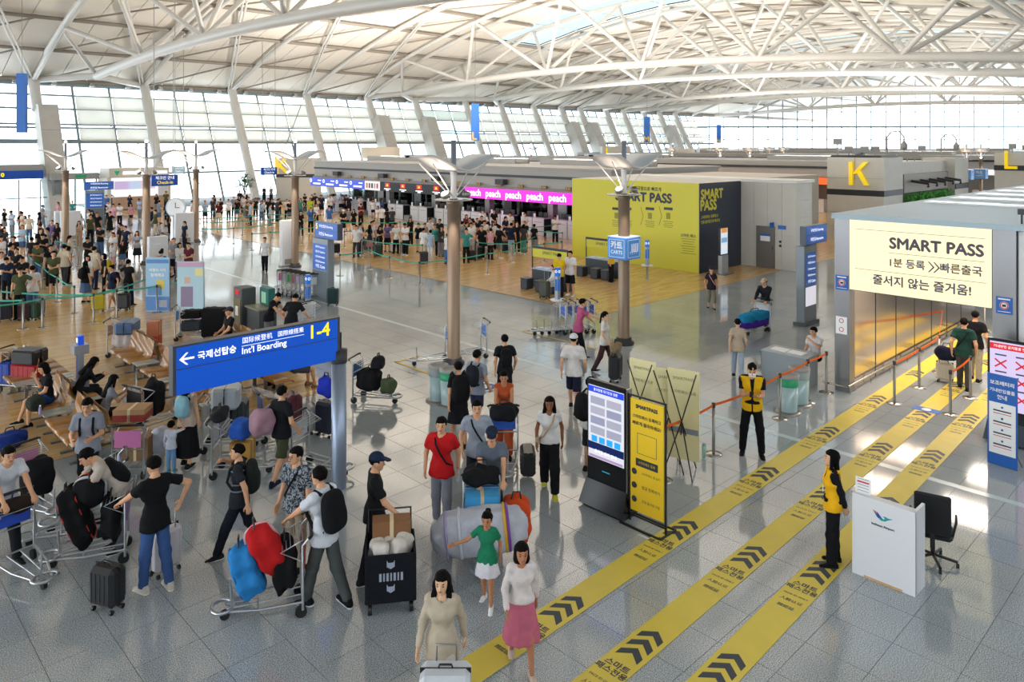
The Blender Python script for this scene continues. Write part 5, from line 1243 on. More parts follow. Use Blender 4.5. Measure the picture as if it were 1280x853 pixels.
lettering('스마트패스 등록하고', .25, YINK, yw, NP(887, 271), bold=.006, fit=1.5); lettering('전용 출국장으로 빠르게', .25, YINK, yw, NP(888, 277), bold=.006, fit=1.65)
bb = thing('island_end_block', 'beige panelled end block of the island with a grey door', 'building block')
MB().box((35.5, 21.4, 2.1), (1.8, 10, 4.2)).build('core', [BEIGE], bb); MB().box((41, 24, 2.1), (10, 7.4, 4.2)).build('core', [mat('beige_dark', '#b5aea4', .5)], bb)
for i in range(4):
    for j in range(5): MB().box((34.59, 16.7+i*.72, .42+j*.84), (.03, .71, .83)).build('panel', [BEIGE], bb)
for i in range(1):
    for j in range(5): MB().box((35.4+i*1.6, 16.39, .42+j*.84), (1.58, .03, .83)).build('panel', [BEIGE], bb)
MB().box((35.5, 21.4, 4.26), (2.0, 10.2, .14)).build('coping', [mat('coping', '#dcdad4', .5)], bb)
pd = at_u(957, 320, 34.55); dr = MB().box((34.54, pd.y, 1.02), (.06, .95, 2.05)).build('door_leaf', [mat('door_grey', '#75706b', .4, metal=.4)], bb)
MB().box((34.5, pd.y, 1.45), (.02, .5, .26)).build('notice', [INKW], dr); MB().box((34.49, pd.y, 1.62), (.02, .5, .1)).build('notice_head', [NOTICE], dr); MB().box((34.49, pd.y-.38, 1.0), (.05, .04, .14)).build('handle', [CHROME], dr)
MB().box((34.3, pd.y-.45, 2.15), (.4, .03, .25)).build('exit_sign', [NOTICE], bb); MB().box((34.53, pd.y-.85, 2.05), (.02, .4, .18)).build('room_sign', [NOTICE], bb)
for z in (1.15, 1.35): MB().box((34.55, pd.y-.75, z), (.03, .1, .1)).build('switch_box', [BLACK], bb)
# standing screen by the navy face
q = fl(904, 343); ks = thing('display_kiosk', 'slim grey kiosk with lit screen before the navy wall', 'kiosk', q, 0); MB().box((0, 0, .45), (.55, .2, .9)).build('pedestal', [mat('post_grey', '#a4a8ae', .35, metal=.4)], ks); MB().box((0, 0, .03), (.8, .6, .06)).build('foot', [STEEL], ks); MB().box((0, 0, 1.55), (.68, .1, 1.3)).build('screen_case', [BLACK], ks); MB().box((0, -.052, 1.55), (.6, .006, 1.2)).build('screen', [screen('#d5e6f4', .7)], ks)
for z, c in ((2.05, '#f0a050'), (1.6, '#8ab0d8'), (1.25, '#f4f6fa')): MB().box((0, -.057, z), (.5, .005, .22)).build('screen_field', [screen(c, .6)], ks)
# --- K tower
KU = 48.0; kv1, kv0 = vat(1034, KU), vat(1105, KU); kt = thing('letter_tower', 'pale tower block with big yellow letter K and dark band', 'tower'); zt = at_u(1070, 197, KU).z
MB().box((KU+1.6, (kv0+kv1)/2, zt/2), (3.2, kv1-kv0, zt)).build('block', [BEIGE], kt)
zb_ = at_u(1070, 241, KU).z; MB().box((KU+1.6, (kv0+kv1)/2, zb_), (3.22, kv1-kv0+.04, .36)).build('dark_band', [DARK], kt)
for z in (.9, 1.8, zb_+.9): MB().box((KU-.01, (kv0+kv1)/2, z), (.02, kv1-kv0, .02)).build('joint', [GREYP], kt)
MB().box((KU-.01, (kv0+kv1)/2, zt-.7), (.02, .02, 1.4)).build('joint', [GREYP], kt)
pK = at_u(1074, 217, KU); KY = mat('letter_yellow_3d', '#f7d510', .4, emit=.25)
for sx in (0,):
    m = MB(); M = SM((KU-.12, pK.y, pK.z)); h_ = .72
    m.box((-.45, 0, 0), (.22, 2*h_, .2), M=M); m.prism([(-.34, -.02), (.32, h_), (.6, h_), (-.1, -.02)], -.1, .1, M=M); m.prism([(-.12, .14), (.36, -h_), (.64, -h_), (.06, .32)], -.1, .1, M=M); m.build('letter', [KY], kt)
def rooftop(parent, cx, cy, z, lst):
    for (dx, dy, kind, h_) in lst:
        if kind == 'spot': MB().box((cx+dx, cy+dy, z+h_), (.3, .5, .4), rz=.4).build('floodlight', [GREYP], parent); MB().tube([(cx+dx, cy+dy, z), (cx+dx, cy+dy, z+h_)], .04, 5).build('floodlight_pole', [GREYP], parent)
        else: MB().tube([(cx+dx, cy+dy, z), (cx+dx, cy+dy, z+h_), (cx+dx, cy+dy-.25, z+h_+.3), (cx+dx, cy+dy-.7, z+h_+.35), (cx+dx, cy+dy-1.0, z+h_), (cx+dx, cy+dy-1.0, z+h_-.3)], .05, 6).build('gooseneck', [GREYP], parent); MB().lathe([(.05, 0), (.2, -.25), (.2, -.5), (0, -.6)], (cx+dx, cy+dy-1.0, z+h_-.25), n=10).build('gooseneck_head', [GREYP], parent)
rooftop(kt, KU+1, (kv0+kv1)/2, zt, [(0, 1.5, 'spot', 1.0), (.3, .9, 'spot', .5), (0, .3, 'spot', .4), (0, -.2, 'spot', .5), (.4, -.7, 'spot', .5), (1, -1.2, 'goose', 1.3), (.2, 0.2, 'spot', .3)])
MB().box((KU+1.5, (kv0+kv1)/2, zt+.06), (2.8, kv1-kv0-.4, .12)).build('roof_trim', [DARK], kt)
gw = thing('planted_counter', 'grey counter block with green plant wall right of letter K', 'building block')
pu = at_v(1150, 230, 17.2); MB().box((56, 18.6, 2.45), (9.6, 2.4, 4.9)).build('block', [BEIGE], gw); MB().box((62.2, 17.9, 2.55), (3.2, 2.2, 5.1)).build('end_block', [BEIGE], gw); MB().box((62.2, 16.78, 3.05), (3.2, .06, .4)).build('dark_band', [DARK], gw)
MB().box((55.8, 17.25, 3.55), (8.8, .2, 1.2)).build('recess', [mat('recess_brown', '#8b8178', .5)], gw)
for i in range(5): MB().tube([(52.5+i*1.7, 17.1, 3.7), (52.9+i*1.7, 16.2, 3.55), (52.9+i*1.7, 16.2, 3.3)], .09, 6).build('lamp_arm', [BLACK], gw)
m = MB(); rnd = random.Random(9)
for i in range(900):
    c_ = Vector((rnd.uniform(51.6, 60.2), 17.1-rnd.uniform(0, .35), rnd.uniform(1.7, 2.85))); d_ = Vector((rnd.uniform(-1, 1), -.6, rnd.uniform(-1, 1)))*.2; s_ = d_.cross(ZD).normalized()*.06; m.add([c_-d_*.5, c_+s_, c_+d_, c_-s_], [(0, 1, 2, 3)])
tag(m.build('foliage', [mat('wall_green', '#57b544', .6, noise=.4, nscale=4)], gw), kind='stuff'); MB().box((55.9, 17.3, 2.2), (9, .2, 1.4)).build('plant_backing', [mat('moss', '#2f5a28', .8)], gw)
rooftop(gw, 56, 18.5, 4.9, [(-2, .3, 'spot', .4), (0, 0, 'spot', .5), (1.5, 0, 'spot', .4), (3, 0, 'spot', .9), (-1, 0, 'spot', .4), (6.3, -.3, 'goose', 1.6)])
# L tower
LU = 68.0; lt = thing('letter_tower', 'far pale tower block with yellow letter L at the right edge', 'tower'); la, lb = vat(1243, LU), vat(1300, LU); zl = at_u(1260, 191, LU).z
MB().box((LU+2, (la+lb)/2, zl/2), (4, la-lb, zl)).build('block', [BEIGE], lt); zb2 = at_u(1260, 210, LU).z; MB().box((LU+2, (la+lb)/2, zb2), (4.05, la-lb+.05, .4)).build('dark_band', [DARK], lt)
pL = at_u(1264, 200, LU); M = SM((LU-.12, pL.y, pL.z)); MB().box((-.3, 0, 0), (.22, 1.4, .2), M=M).box((.06, -.59, 0), (.72, .22, .2), M=M).build('letter', [KY], lt); rooftop(lt, LU+1, (la+lb)/2, zl, [(0, .5, 'spot', .5), (0, -.4, 'spot', .4)])
# far islands
FARI = []
for n, (u, va, vb, z, band, lab) in enumerate(((66, 22, 74, 4.6, '#f06a32', 'far check-in island roof with an orange screen band'), (92, 20, 80, 4.9, '#e9e6e2', 'farther check-in island roof behind the orange one'), (118, 20, 77, 5.2, '#d8dde2', 'farthest pale check-in island roof under the end wall'))):
    f = thing('check_in_island', lab, 'check-in island'); FARI.append(f); MB().box((u+6, (va+vb)/2, z-.7), (12, vb-va, 1.4)).build('roof_block', [mat('island_grey', '#a09e9b', .45)], f); MB().box((u-.05, (va+vb)/2, z-.55), (.12, vb-va, .2)).build('slot', [DARK], f)
    MB().box((u-.1, (va+vb)/2, z-1.75), (.16, vb-va, .6)).build('led_band', [screen(band, .9)], f); MB().box((u-.2, (va+vb)/2-8, z-1.72), (.16, (vb-va)*.3, .45)).build('led_band', [screen('#f4ecec', .9)], f); MB().box((u+6, (va+vb)/2, 1.4), (1.2, vb-va, 2.8)).build('core', [GREYP], f)
    for i in range(10): MB().box((u+1.3, va+3+i*(vb-va)/10, .58), (.7, 2.2, 1.16)).build('desk', [WHITE], f)
# towers at the far ends of the islands
for (x0, x1, y0, y1, D_, let, lab) in ((345, 393, 198, 245, 82, 'K', 'far pale tower with yellow K where the island meets the lobby'), (753, 788, 183, 205, 112, 'I', 'far grey tower with a yellow stroke behind the CARTS post wing'), (876, 902, 185, 197, 128, 'M', 'far grey tower with yellow M under the end wall'), (452, 500, 184, 203, 88, '', 'cream cylinder tower on the island roof with lit side'), (835, 868, 186, 197, 125, '', 'far cream tower between wing reflectors')):
    P0 = FW*D_ + RT*(((x0+x1)/2-640)/FPX*D_); zt_, zb__ = H-(y0-HY)/FPX*D_, H-(y1-HY)/FPX*D_; wd = (x1-x0)/FPX*D_; base = 0 if let == 'K' else (4.5 if let == '' else 3.0)
    r = thing('letter_tower', lab, 'tower', (P0.x, P0.y, 0), LPR)
    if let == '': MB().lathe([(wd/2, base), (wd/2, zt_), (0, zt_)], n=24).build('drum', [mat('drum_cream', '#d8cdbd', .5)], r); MB().box((0, 0, base/2), (wd*.6, wd*.6, base)).build('core', [GREYP], r)
    else:
        MB().box((0, 1.5, zt_/2), (wd, 3, zt_)).build('block', [BEIGE], r); lettering(let, (zt_-zb__)*.6, KY, r, T(-wd*.35 if let != 'M' else 0, -.05, zt_-.9) @ UPR, bold=.06); MB().box((0, -.02, zt_-1.9), (wd, .06, .35)).build('dark_band', [DARK], r)
# --- lobby along the window wall: doors, shop, signs
en = thing('entrance_vestibule', 'glass entrance vestibule with blue header sign at far left', 'vestibule', (10.6, 80.2, 0)); MB().box((2.0, 1, 3.6), (9, 2.4, 1.3)).build('canopy', [GREYP], en); MB().box((2, -.25, 3.35), (9, .1, .75)).build('header', [mat('sign_blue', '#0a4cb4', .35)], en); lettering('10', .5, LYL, en, T(3.2, -.31, 3.35) @ UPR, bold=.02); lettering('출구 Exit', .4, INKW, en, T(1.2, -.31, 3.35) @ UPR, fit=1.2)
for i in range(6): MB().box((-2.2+i*1.7, -.1, 1.45), (.1, .1, 2.9)).build('door_post', [FRAME], en); MB().box((-1.35+i*1.7, -.1, 1.45), (1.55, .03, 2.8)).build('door_pane', [GLASS], en); MB().box((-1.35+i*1.7, -.1, 1.2), (1.6, .06, .1)).build('door_bar', [FRAME], en)
e2 = thing('entrance_vestibule', 'small glass door with green exit sign behind the left lamp post', 'vestibule', (19.6, 79.6, 0)); MB().box((0, 0, 3.1), (4.0, .8, .6)).build('canopy', [GREYP], e2); MB().box((.4, -.42, 3.1), (.9, .04, .3)).build('exit_sign', [screen('#2f9a6a', .5)], e2)
for s in (-1.8, 0, 1.8): MB().box((s, -.1, 1.4), (.12, .12, 2.8)).build('door_post', [FRAME], e2)
for s in (-.9, .9): MB().box((s, -.1, 1.4), (1.65, .03, 2.7)).build('door_pane', [GLASS], e2)
ps = at_v(137, 240, 76.6); pe = at_v(212, 240, 76.6); sh = thing('lobby_shop', 'lit service shop with triangular green logo behind the left queue', 'shop', (ps.x, 76.6, 0)); wd = pe.x-ps.x
MB().box((wd/2, 1.6, 3.4), (wd, 3, .9)).build('fascia', [mat('shop_beige', '#cfc9c0', .5)], sh); MB().box((0, 1.6, 1.5), (.3, 3, 3)).build('side_wall', [mat('shop_beige', '#cfc9c0', .5)], sh); MB().box((wd, 1.6, 1.5), (.3, 3, 3)).build('side_wall', [mat('shop_beige', '#cfc9c0', .5)], sh)
MB().box((wd/2, 2.8, 1.6), (wd, .1, 2.8)).build('lit_back', [screen('#f2eff6', .9)], sh); MB().box((wd*.5, .4, .55), (wd*.9, .8, 1.1)).build('counter', [mat('shop_counter', '#b89a84', .5)], sh)
MB().box((wd*.42, .05, 3.4), (2.2, .02, .3), bev=.005).build('name_strip', [LW], sh); MB().prism([(-.25, .2), (.25, .2), (0, -.25)], 0, .02, M=T(wd*.12, .05, 3.4) @ UPR).build('logo_triangle', [screen('#1f9a6a', .7)], sh); MB().box((wd*.85, .05, 3.4), (1.2, .02, .26)).build('name_strip', [LW], sh)
for i in range(3): MB().box((wd*(.35+.22*i), 2.7, 2.1), (1.4, .06, .8)).build('menu_screen', [screen(('#d0b8e0', '#c8d8f0', '#e8c8d8')[i], .7)], sh)
for n, (x0, x1, y0, y1, v_, lab) in enumerate(((189, 222, 218, 233, 62, 'blue hanging sign with yellow line left of the second lamp post'), (326, 346, 209, 219, 74, 'small blue hanging sign by the far K tower'), (215, 231, 208, 217, 74, 'pale blue hanging sign behind the clock lamp post'))):
    a, c_ = at_v(x0, y1, v_), at_v(x1, y0, v_); s = thing('hanging_sign', lab, 'sign', ((a.x+c_.x)/2, v_, a.z)); ww, hh = c_.x-a.x, c_.z-a.z
    MB().box((0, 0, hh/2), (ww, .2, hh)).build('panel', [mat('sign_blue', '#0a4cb4', .35) if n < 2 else mat('sign_pale', '#a9cbe0', .4)], s); lettering('체크인 안내', .4, LW, s, T(0, -.11, hh*.7) @ UPR, fit=ww*.7); lettering('Check-in', .4, LYL if n == 0 else LW, s, T(0, -.11, hh*.3) @ UPR, fit=ww*.6)
    MB().tube([(-ww*.4, 0, hh), (-ww*.4, 0, roof_z(v_)+.3-a.z)], .03, 5).build('rod', [STEEL], s); MB().tube([(ww*.4, 0, hh), (ww*.4, 0, roof_z(v_)+.3-a.z)], .03, 5).build('rod', [STEEL], s)
# --- made-up trough boxes housing the added uplights on the island roofs
for u_, v_, z_, e_ in UPL:
    par = isl if u_ == 41 else FARI[{72: 0, 98: 1, 124: 2}[u_]]
    for sx in (-1, 1): MB().box((u_+sx*.72, v_, z_-.16), (.1, 9.4, .4)).build('added_trough_side', [GREYP], par)
    MB().box((u_, v_, z_-.25), (1.5, 9.4, .2)).build('added_lamp_trough', [GREYP], par)
# ------------------------------------------------------------------ people in the foreground, one by one
def by_head(x, ytop, h):
    """ground point of a standing figure whose crown shows at x, ytop"""
    p = fl(x, ytop, h); return Vector((p.x, p.y, 0))
STAND = {}
def walk(a=1.0, **k): return dict({'leg_l': (24*a, 6, 2), 'leg_r': (-18*a, 14*a, 2), 'hand_l': (-.07, -.16*a, -.5), 'hand_r': (.07, .2*a, -.47)}, **k)
def push(**k): return dict({'leg_l': (16, 4, 2), 'leg_r': (-14, 10, 2), 'lean': 9, 'hand_l': (.0, .42, -.38), 'hand_r': (.0, .42, -.38), 'grip_l': 1, 'grip_r': 1, 'palm_l': (0, 0, -1), 'palm_r': (0, 0, -1)}, **k)
def phone(**k): return dict({'hand_l': (.1, .3, -.22), 'hand_r': (-.12, .28, -.2), 'nod': 28, 'palm_l': (.3, -.3, 1), 'palm_r': (-.3, -.3, 1), 'grip_r': 1, 'leg_l': (2, 2, 3), 'leg_r': (-3, 3, 3)}, **k)
def sit(**k): return dict({'sit': .43, 'leg_l': (84, 80, 5), 'leg_r': (80, 72, 6), 'hand_l': (.05, .3, -.38), 'hand_r': (-.05, .3, -.38), 'lean': 6}, **k)
def fg(lab, p, face, h, pose, wear, cols, hair='short', **k):
    kit = make_kit(pose, wear); rz = heading(face) if face is not None else k.pop('rz')
    return make_person(kit, p, rz, lab, cols, hair, height=h, **k), kit
def wear_pack(person, kit, lab, col, s=1.0):
    """a rucksack worn on the back of the person"""
    J = kit['J']; sc = person.scale[0]; M = RZ(person.rotation_euler.z); back = Vector(J['chest'].tolist()) + Vector((0, -.185, -.06))
    q = person.location + M @ (back*sc); o = backpack((q.x, q.y, 0), person.rotation_euler.z, lab, col, s*sc*1.0, q.z); o.rotation_euler = (-J['lean'], 0, person.rotation_euler.z); return o
def strap(person, kit, col, side=1):
    """cross-body strap as part of the person"""
    J = kit['J']; c = J['chest']; a = J['neck']; pts = []
    up_ = (J['neck']-J['pel'])/np.linalg.norm(J['neck']-J['pel'])
    path = [(side*.1, -.10, .13), (side*.1, .02, .165), (side*.07, .13, .06), (0, .155, -.06), (-side*.1, .13, -.22), (-side*.17, .02, -.3), (-side*.1, -.13, -.2), (0, -.14, -.05)]
    return MB().tube([tuple(c+np.array(q)) for q in path], .016, 6, closed=True).build('strap', [cloth(col)], person)
def held(person, kit, hand, name, lab, cat, fn, grp=None):
    J = kit['J']; f = J['wri_'+hand]-J['elb_'+hand]; f = f/np.linalg.norm(f); w = J['wri_'+hand]+f*.09; sc = person.scale[0]
    q = person.location + RZ(person.rotation_euler.z) @ (Vector(w.tolist())*sc); r = thing(name, lab, cat, q, person.rotation_euler.z, grp); fn(r); return r
def phone_fn(r): MB().box((0, .02, .02), (.075, .012, .15), bev=.005, M=RX(-.5)).build('body', [BLACK], r); MB().box((0, .012, .02), (.066, .002, .13), M=RX(-.5)).build('glass', [screen('#8ea6c8', .3)], r)

# --- staff by the stripes
p, kt_ = fg('man in yellow vest and face mask looking at his phone beside orange belt', fl(940, 569), -15, 1.8, phone(leg_l=(4, 2, 8), leg_r=(-2, 2, 8)), {'top': 'tee', 'bottom': 'trousers', 'vest': 1, 'hem': .04}, ('#14161c', '#121317', '#e8b416'), 'crop', skin=1, shoe=('#131315', '#1c1c1e'))
o = MB().box((0, 0, 0), (.12, .03, .09), bev=.02).build('face_mask', [INKW], p); J = kt_['J']; o.matrix_local = Matrix.Translation(J['head'].tolist()) @ Matrix([list(kt_['Rh'][i])+[0] for i in range(3)]+[[0, 0, 0, 1]]) @ T(0, .095, -.05)
held(p, kt_, 'r', 'phone', 'phone held by the man in the yellow vest', 'phone', phone_fn)
p, kt_ = fg('long-haired woman in black with yellow vest standing beside the white desk', fl(1041, 706), -105, 1.62, {'female': True, 'hand_l': (.1, -.16, -.5), 'hand_r': (-.1, -.16, -.5), 'leg_l': (3, 2, 2), 'leg_r': (-2, 2, 2), 'nod': -3}, {'top': 'long', 'bottom': 'wide', 'vest': 1, 'hem': .04}, ('#15161a', '#111115', '#f0b41a'), 'long', skin=3, shoe=('#101012', '#2a2a2c'))
MB().box((.05, .135, 1.12), (.055, .006, .085)).build('name_tag', [INKW], p)

# --- the walkers in front
p, kt_ = fg('blurred long-haired woman in cream jacket at the bottom edge', FW*7.9 + RT*((553-640)/FPX*7.9), -8, 1.56, walk(1.0, female=True, hand_r=(.1, .12, -.5)), {'top': 'coat', 'bottom': 'wide', 'hem': -.2}, ('#b9ab97', '#c9c2b8'), 'wavy', skin=3)
suitcase(FW*7.45 + RT*((557-640)/FPX*7.45), heading(0), 'pale grey suitcase at the bottom edge before the woman in cream', '#c9cdd4', .5, .32, .8, handle=.18)
p, kt_ = fg('girl in green T-shirt and white skirt reaching out her arm', fl(609, 757), -12, 1.2, dict(walk(.5, female=True, hand_r=(.42, .2, -.22), pole_r=(.2, -.3, -1)), headscale=1.18), {'top': 'tee', 'bottom': 'skirt', 'length': .34, 'flare': .24}, ('#1f7a58', '#d9d8e0'), 'bun', skin=2, shoe=('#e6e4e4', '#f0f0f0'))
wear_pack(p, kt_, 'pink children\'s backpack on the girl in green', '#d89ab0', .8)
p, kt_ = fg('girl in pink dress and white cardigan walking on the first stripe', fl(652, 836), 8, 1.45, dict(walk(.8, female=True), headscale=1.08), {'top': 'long', 'bottom': 'skirt', 'length': .5, 'flare': .27, 'hem': .02}, ('#ddd4d2', '#c4687f'), 'bob', skin=2, shoe=('#c9b6a8', '#b8a494'))
p, kt_ = fg('man in black cap and black clothes pulling a black wagon', by_head(468, 566, 1.76), 105, 1.74, {'hand_r': (.1, .3, -.42), 'grip_r': 1, 'leg_l': (10, 4, 2), 'leg_r': (-8, 6, 2), 'nod': 8, 'palm_r': (0, 0, -1)}, {'top': 'loose', 'bottom': 'wide'}, ('#16171a', '#18191d'), 'crop', cap='#1b2740', skin=1)
p, kt_ = fg('man in red T-shirt with black strap and grey trousers', by_head(552, 521, 1.74), -5, 1.72, walk(.35), {'top': 'tee', 'bottom': 'trousers', 'fat': 1.05}, ('#c41c20', '#8b8d98'), 'short', skin=1, shoe=('#d8d8d8', '#e8e8e8')); strap(p, kt_, '#17181a', 1)
held(p, kt_, 'l', 'water_bottle', 'clear water bottle with pink cap in the red shirt man\'s hand', 'bottle', lambda r: (MB().lathe([(.032, -.1), (.032, .06), (.014, .09), (.014, .1)], n=12).build('bottle', [mat('bottle_clear', '#cfdde4', .1)], r), MB().lathe([(.016, .1), (.016, .12), (0, .12)], n=10).build('cap', [mat('cap_pink', '#d8566a', .5)], r)))
p, kt_ = fg('man in pale blue-grey T-shirt with black shoulder strap behind the cart', by_head(596, 500, 1.74), 5, 1.72, walk(.4), {'top': 'tee', 'bottom': 'trousers'}, ('#9aa3b0', '#26282e'), 'short', skin=1); strap(p, kt_, '#141518', 1)
p, kt_ = fg('man in dark grey T-shirt and navy cap pushing a loaded cart', by_head(615, 528, 1.72), 0, 1.7, push(), {'top': 'tee', 'bottom': 'trousers', 'fat': 1.08}, ('#5f6876', '#2c2e34'), 'crop', cap='#1f2a3c', skin=1)
p, kt_ = fg('woman in rust orange jumpsuit pushing a cart', by_head(630, 461, 1.66), 0, 1.66, push(female=True), {'top': 'tank', 'bottom': 'wide', 'hem': .0}, ('#b4512b', '#b4512b'), 'bun', skin=2)
p, kt_ = fg('woman with wavy black hair, white top and black trousers walking', by_head(687, 494, 1.68), -5, 1.66, walk(.7, female=True), {'top': 'tight', 'bottom': 'wide', 'hem': -.02}, ('#d8d6d6', '#15161a'), 'wavy', skin=4, shoe=('#c8c832', '#d8d8a0')); strap(p, kt_, '#b99a78', -1)
o = MB().box((.22, .05, .92), (.06, .2, .2), bev=.03).build('shoulder_bag', [cloth('#b9a58a')], p)
p, kt_ = fg('man with black backpack standing behind the black kiosk', by_head(738, 473, 1.74), 120, 1.74, {}, {'top': 'tee', 'bottom': 'bermuda'}, ('#d8d8d6', '#2a2c30'), 'short'); wear_pack(p, kt_, 'black backpack seen left of the black kiosk', '#15161a', 1.1)
p, kt_ = fg('blurred man in white shirt and cap walking away', by_head(717, 417, 1.75), 165, 1.75, walk(.8), {'top': 'loose', 'bottom': 'bermuda'}, ('#dcd6d2', '#1d2236'), 'crop', cap='#d8d8d8')
p, kt_ = fg('blurred long-haired woman in white top pulling a dark suitcase', by_head(756, 389, 1.62), 70, 1.62, walk(.8, female=True), {'top': 'tee', 'bottom': 'trousers'}, ('#d8d2cc', '#4a3336'), 'tail', skin=3)
suitcase(by_head(770, 398, 1.62) + FW*.1, heading(70), 'dark suitcase behind the blurred woman near the CARTS post', '#26272b', handle=.4); blob('shoulder_bag', by_head(770, 398, 1.62) + FW*.1 + Vector((0, 0, .72)), heading(70), (.5, .25, .25), '#8f7a5c', 'tan bag on top of the dark suitcase near CARTS post', 'bag', 4)
p, kt_ = fg('man in pink polo shirt pushing parked carts', by_head(723, 373, 1.72), 100, 1.72, push(hand_r=(.05, .5, -.2)), {'top': 'tee', 'bottom': 'trousers'}, ('#b8567e', '#1c1d22'), 'short')
p, kt_ = fg('small dark figure with backpack seen beyond the rust-clad woman', by_head(631, 418, 1.68), 190, 1.66, walk(.5), {'top': 'tee', 'bottom': 'trousers'}, ('#1a1c22', '#1c1e26'), 'short'); wear_pack(p, kt_, 'black backpack on the small dark figure', '#121317')
p, kt_ = fg('blurred person in black dress with big backpack beside the recycling bins', by_head(573, 453, 1.68), 200, 1.68, walk(.5, female=True), {'top': 'tee', 'bottom': 'skirt', 'length': .42, 'flare': .24}, ('#141519', '#141519'), 'short'); wear_pack(p, kt_, 'large black backpack on the person in black dress', '#101114', 1.25)
p, kt_ = fg('blurred person in grey shirt with dark backpack straps near the lamp post', by_head(596, 438, 1.7), 150, 1.7, walk(.6), {'top': 'tee', 'bottom': 'shorts'}, ('#8f98a6', '#2a3350'), 'short'); wear_pack(p, kt_, 'dark backpack on the grey shirted walker', '#23262e')
p, kt_ = fg('blurred woman in pale blouse and light jeans walking away', fl(922, 474), 165, 1.56, walk(.8, female=True), {'top': 'tee', 'bottom': 'jeans'}, ('#b9a690', '#a6b6cc'), 'short', skin=3)
p, kt_ = fg('woman in dark top with pink sash and cap near the wood floor edge', fl(889, 387), -5, 1.55, walk(.4, female=True), {'top': 'tee', 'bottom': 'capri'}, ('#2b2830', '#8c8672'), 'tail', cap='#23283a'); strap(p, kt_, '#d88aa8', 1)
p, kt_ = fg('person in dark jacket and red shirt pushing a cart with a blue and purple bag', by_head(957, 347, 1.68), -40, 1.68, push(), {'top': 'long', 'bottom': 'trousers'}, ('#22242c', '#22242a'), 'short', cap='#c8b49a')
p, kt_ = fg('man in white T-shirt and black shorts standing at the yellow-banner desk', fl(713, 370), -30, 1.78, {'leg_l': (3, 2, 5), 'leg_r': (-3, 2, 5)}, {'top': 'loose', 'bottom': 'bermuda'}, ('#e4e4e6', '#14151a'), 'short', shoe=('#dcdcdc', '#e8e8e8'))
p, kt_ = fg('helper in yellow T-shirt behind the charging post', fl(699, 372), 175, 1.72, phone(), {'top': 'tee', 'bottom': 'trousers'}, ('#e6bf1e', '#17181c'), 'short')
p, kt_ = fg('helper in yellow T-shirt at the farther yellow-banner desk', fl(764, 353), 60, 1.7, {'hand_l': (-.1, .25, -.45)}, {'top': 'tee', 'bottom': 'trousers'}, ('#e6bf1e', '#17181c'), 'short')
p, kt_ = fg('woman in white blouse, black trousers and face mask alone on the pale floor', fl(331, 340), 5, 1.64, walk(.4, female=True), {'top': 'tee', 'bottom': 'trousers'}, ('#e2e2e4', '#15161b'), 'tail', skin=3)
p, kt_ = fg('man in black T-shirt bending over the packing table, left one', by_head(336, 364, 1.7), 80, 1.72, {'lean': 22, 'hand_l': (.05, .36, -.4), 'hand_r': (-.05, .36, -.4), 'nod': 20}, {'top': 'tight', 'bottom': 'trousers'}, ('#17181c', '#7c7e88'), 'crop')
p, kt_ = fg('man in black T-shirt with his back turned by the packing table', by_head(364, 370, 1.66), 175, 1.72, {'lean': 25, 'hand_l': (-.2, .2, -.4), 'hand_r': (.2, .2, -.4), 'nod': 25}, {'top': 'loose', 'bottom': 'trousers', 'fat': 1.05}, ('#18191d', '#8c8f92'), 'short')
# --- left foreground
p, kt_ = fg('man in white T-shirt with glasses cut by the left edge, pushing a cart', by_head(4, 552, 1.72), 55, 1.72, push(lean=14), {'top': 'tee', 'bottom': 'trousers'}, ('#c9cdd4', '#1c1d22'), 'short')
p, kt_ = fg('blurred man in light grey T-shirt holding things by the nearest bench', by_head(110, 498, 1.72), 15, 1.72, {'hand_l': (.05, .28, -.28), 'hand_r': (-.02, .3, -.3), 'leg_l': (8, 3, 2), 'leg_r': (-6, 6, 2), 'nod': 15}, {'top': 'loose', 'bottom': 'trousers'}, ('#8a8f9c', '#17181d'), 'short'); wear_pack(p, kt_, 'dark backpack on the blurred man in grey', '#16171b')
p, kt_ = fg('man in cream T-shirt with black backpack leaning over the black bags', by_head(147, 559, 1.52), -50, 1.72, {'lean': 34, 'hand_l': (.0, .32, -.46), 'hand_r': (.05, .36, -.42), 'nod': 10, 'grip_l': 1, 'grip_r': 1}, {'top': 'tee', 'bottom': 'trousers', 'fat': 1.03}, ('#b9aea2', '#6f7278'), 'short'); wear_pack(p, kt_, 'black backpack on the man in the cream T-shirt', '#131418', 1.05)
p, kt_ = fg('man in black T-shirt and blue jeans with white trainers, back turned', fl(194, 738), -125, 1.78, {'hand_l': (-.05, .44, -.3), 'grip_l': 1, 'hand_r': (.17, -.02, -.36), 'pole_r': (1, -.4, 0), 'palm_l': (0, 0, -1), 'leg_l': (6, 3, 4), 'leg_r': (-6, 4, 4), 'nod': 14}, {'top': 'tee', 'bottom': 'jeans', 'fat': 1.02}, ('#101114', '#3a5688'), 'short', shoe=('#c9c2b4', '#d8d2c4'))
p, kt_ = fg('man in striped dark T-shirt with backpack walking left', by_head(299, 552, 1.66), -80, 1.66, walk(1.0, hand_r=(.02, .26, .02)), {'top': 'tee', 'bottom': 'trousers'}, ('#24282f', '#141822'), 'crop'); wear_pack(p, kt_, 'dark green backpack on the man in the striped shirt', '#1c2422', 1.1)
for zz in (1.02, 1.12, 1.22, 1.32): MB().tube([(.135*math.cos(t*.4488)*1.22, .128*math.sin(t*.4488)+.008, zz) for t in range(14)], .011, 5, closed=True).build('shirt_stripe', [cloth('#79818c')], p)
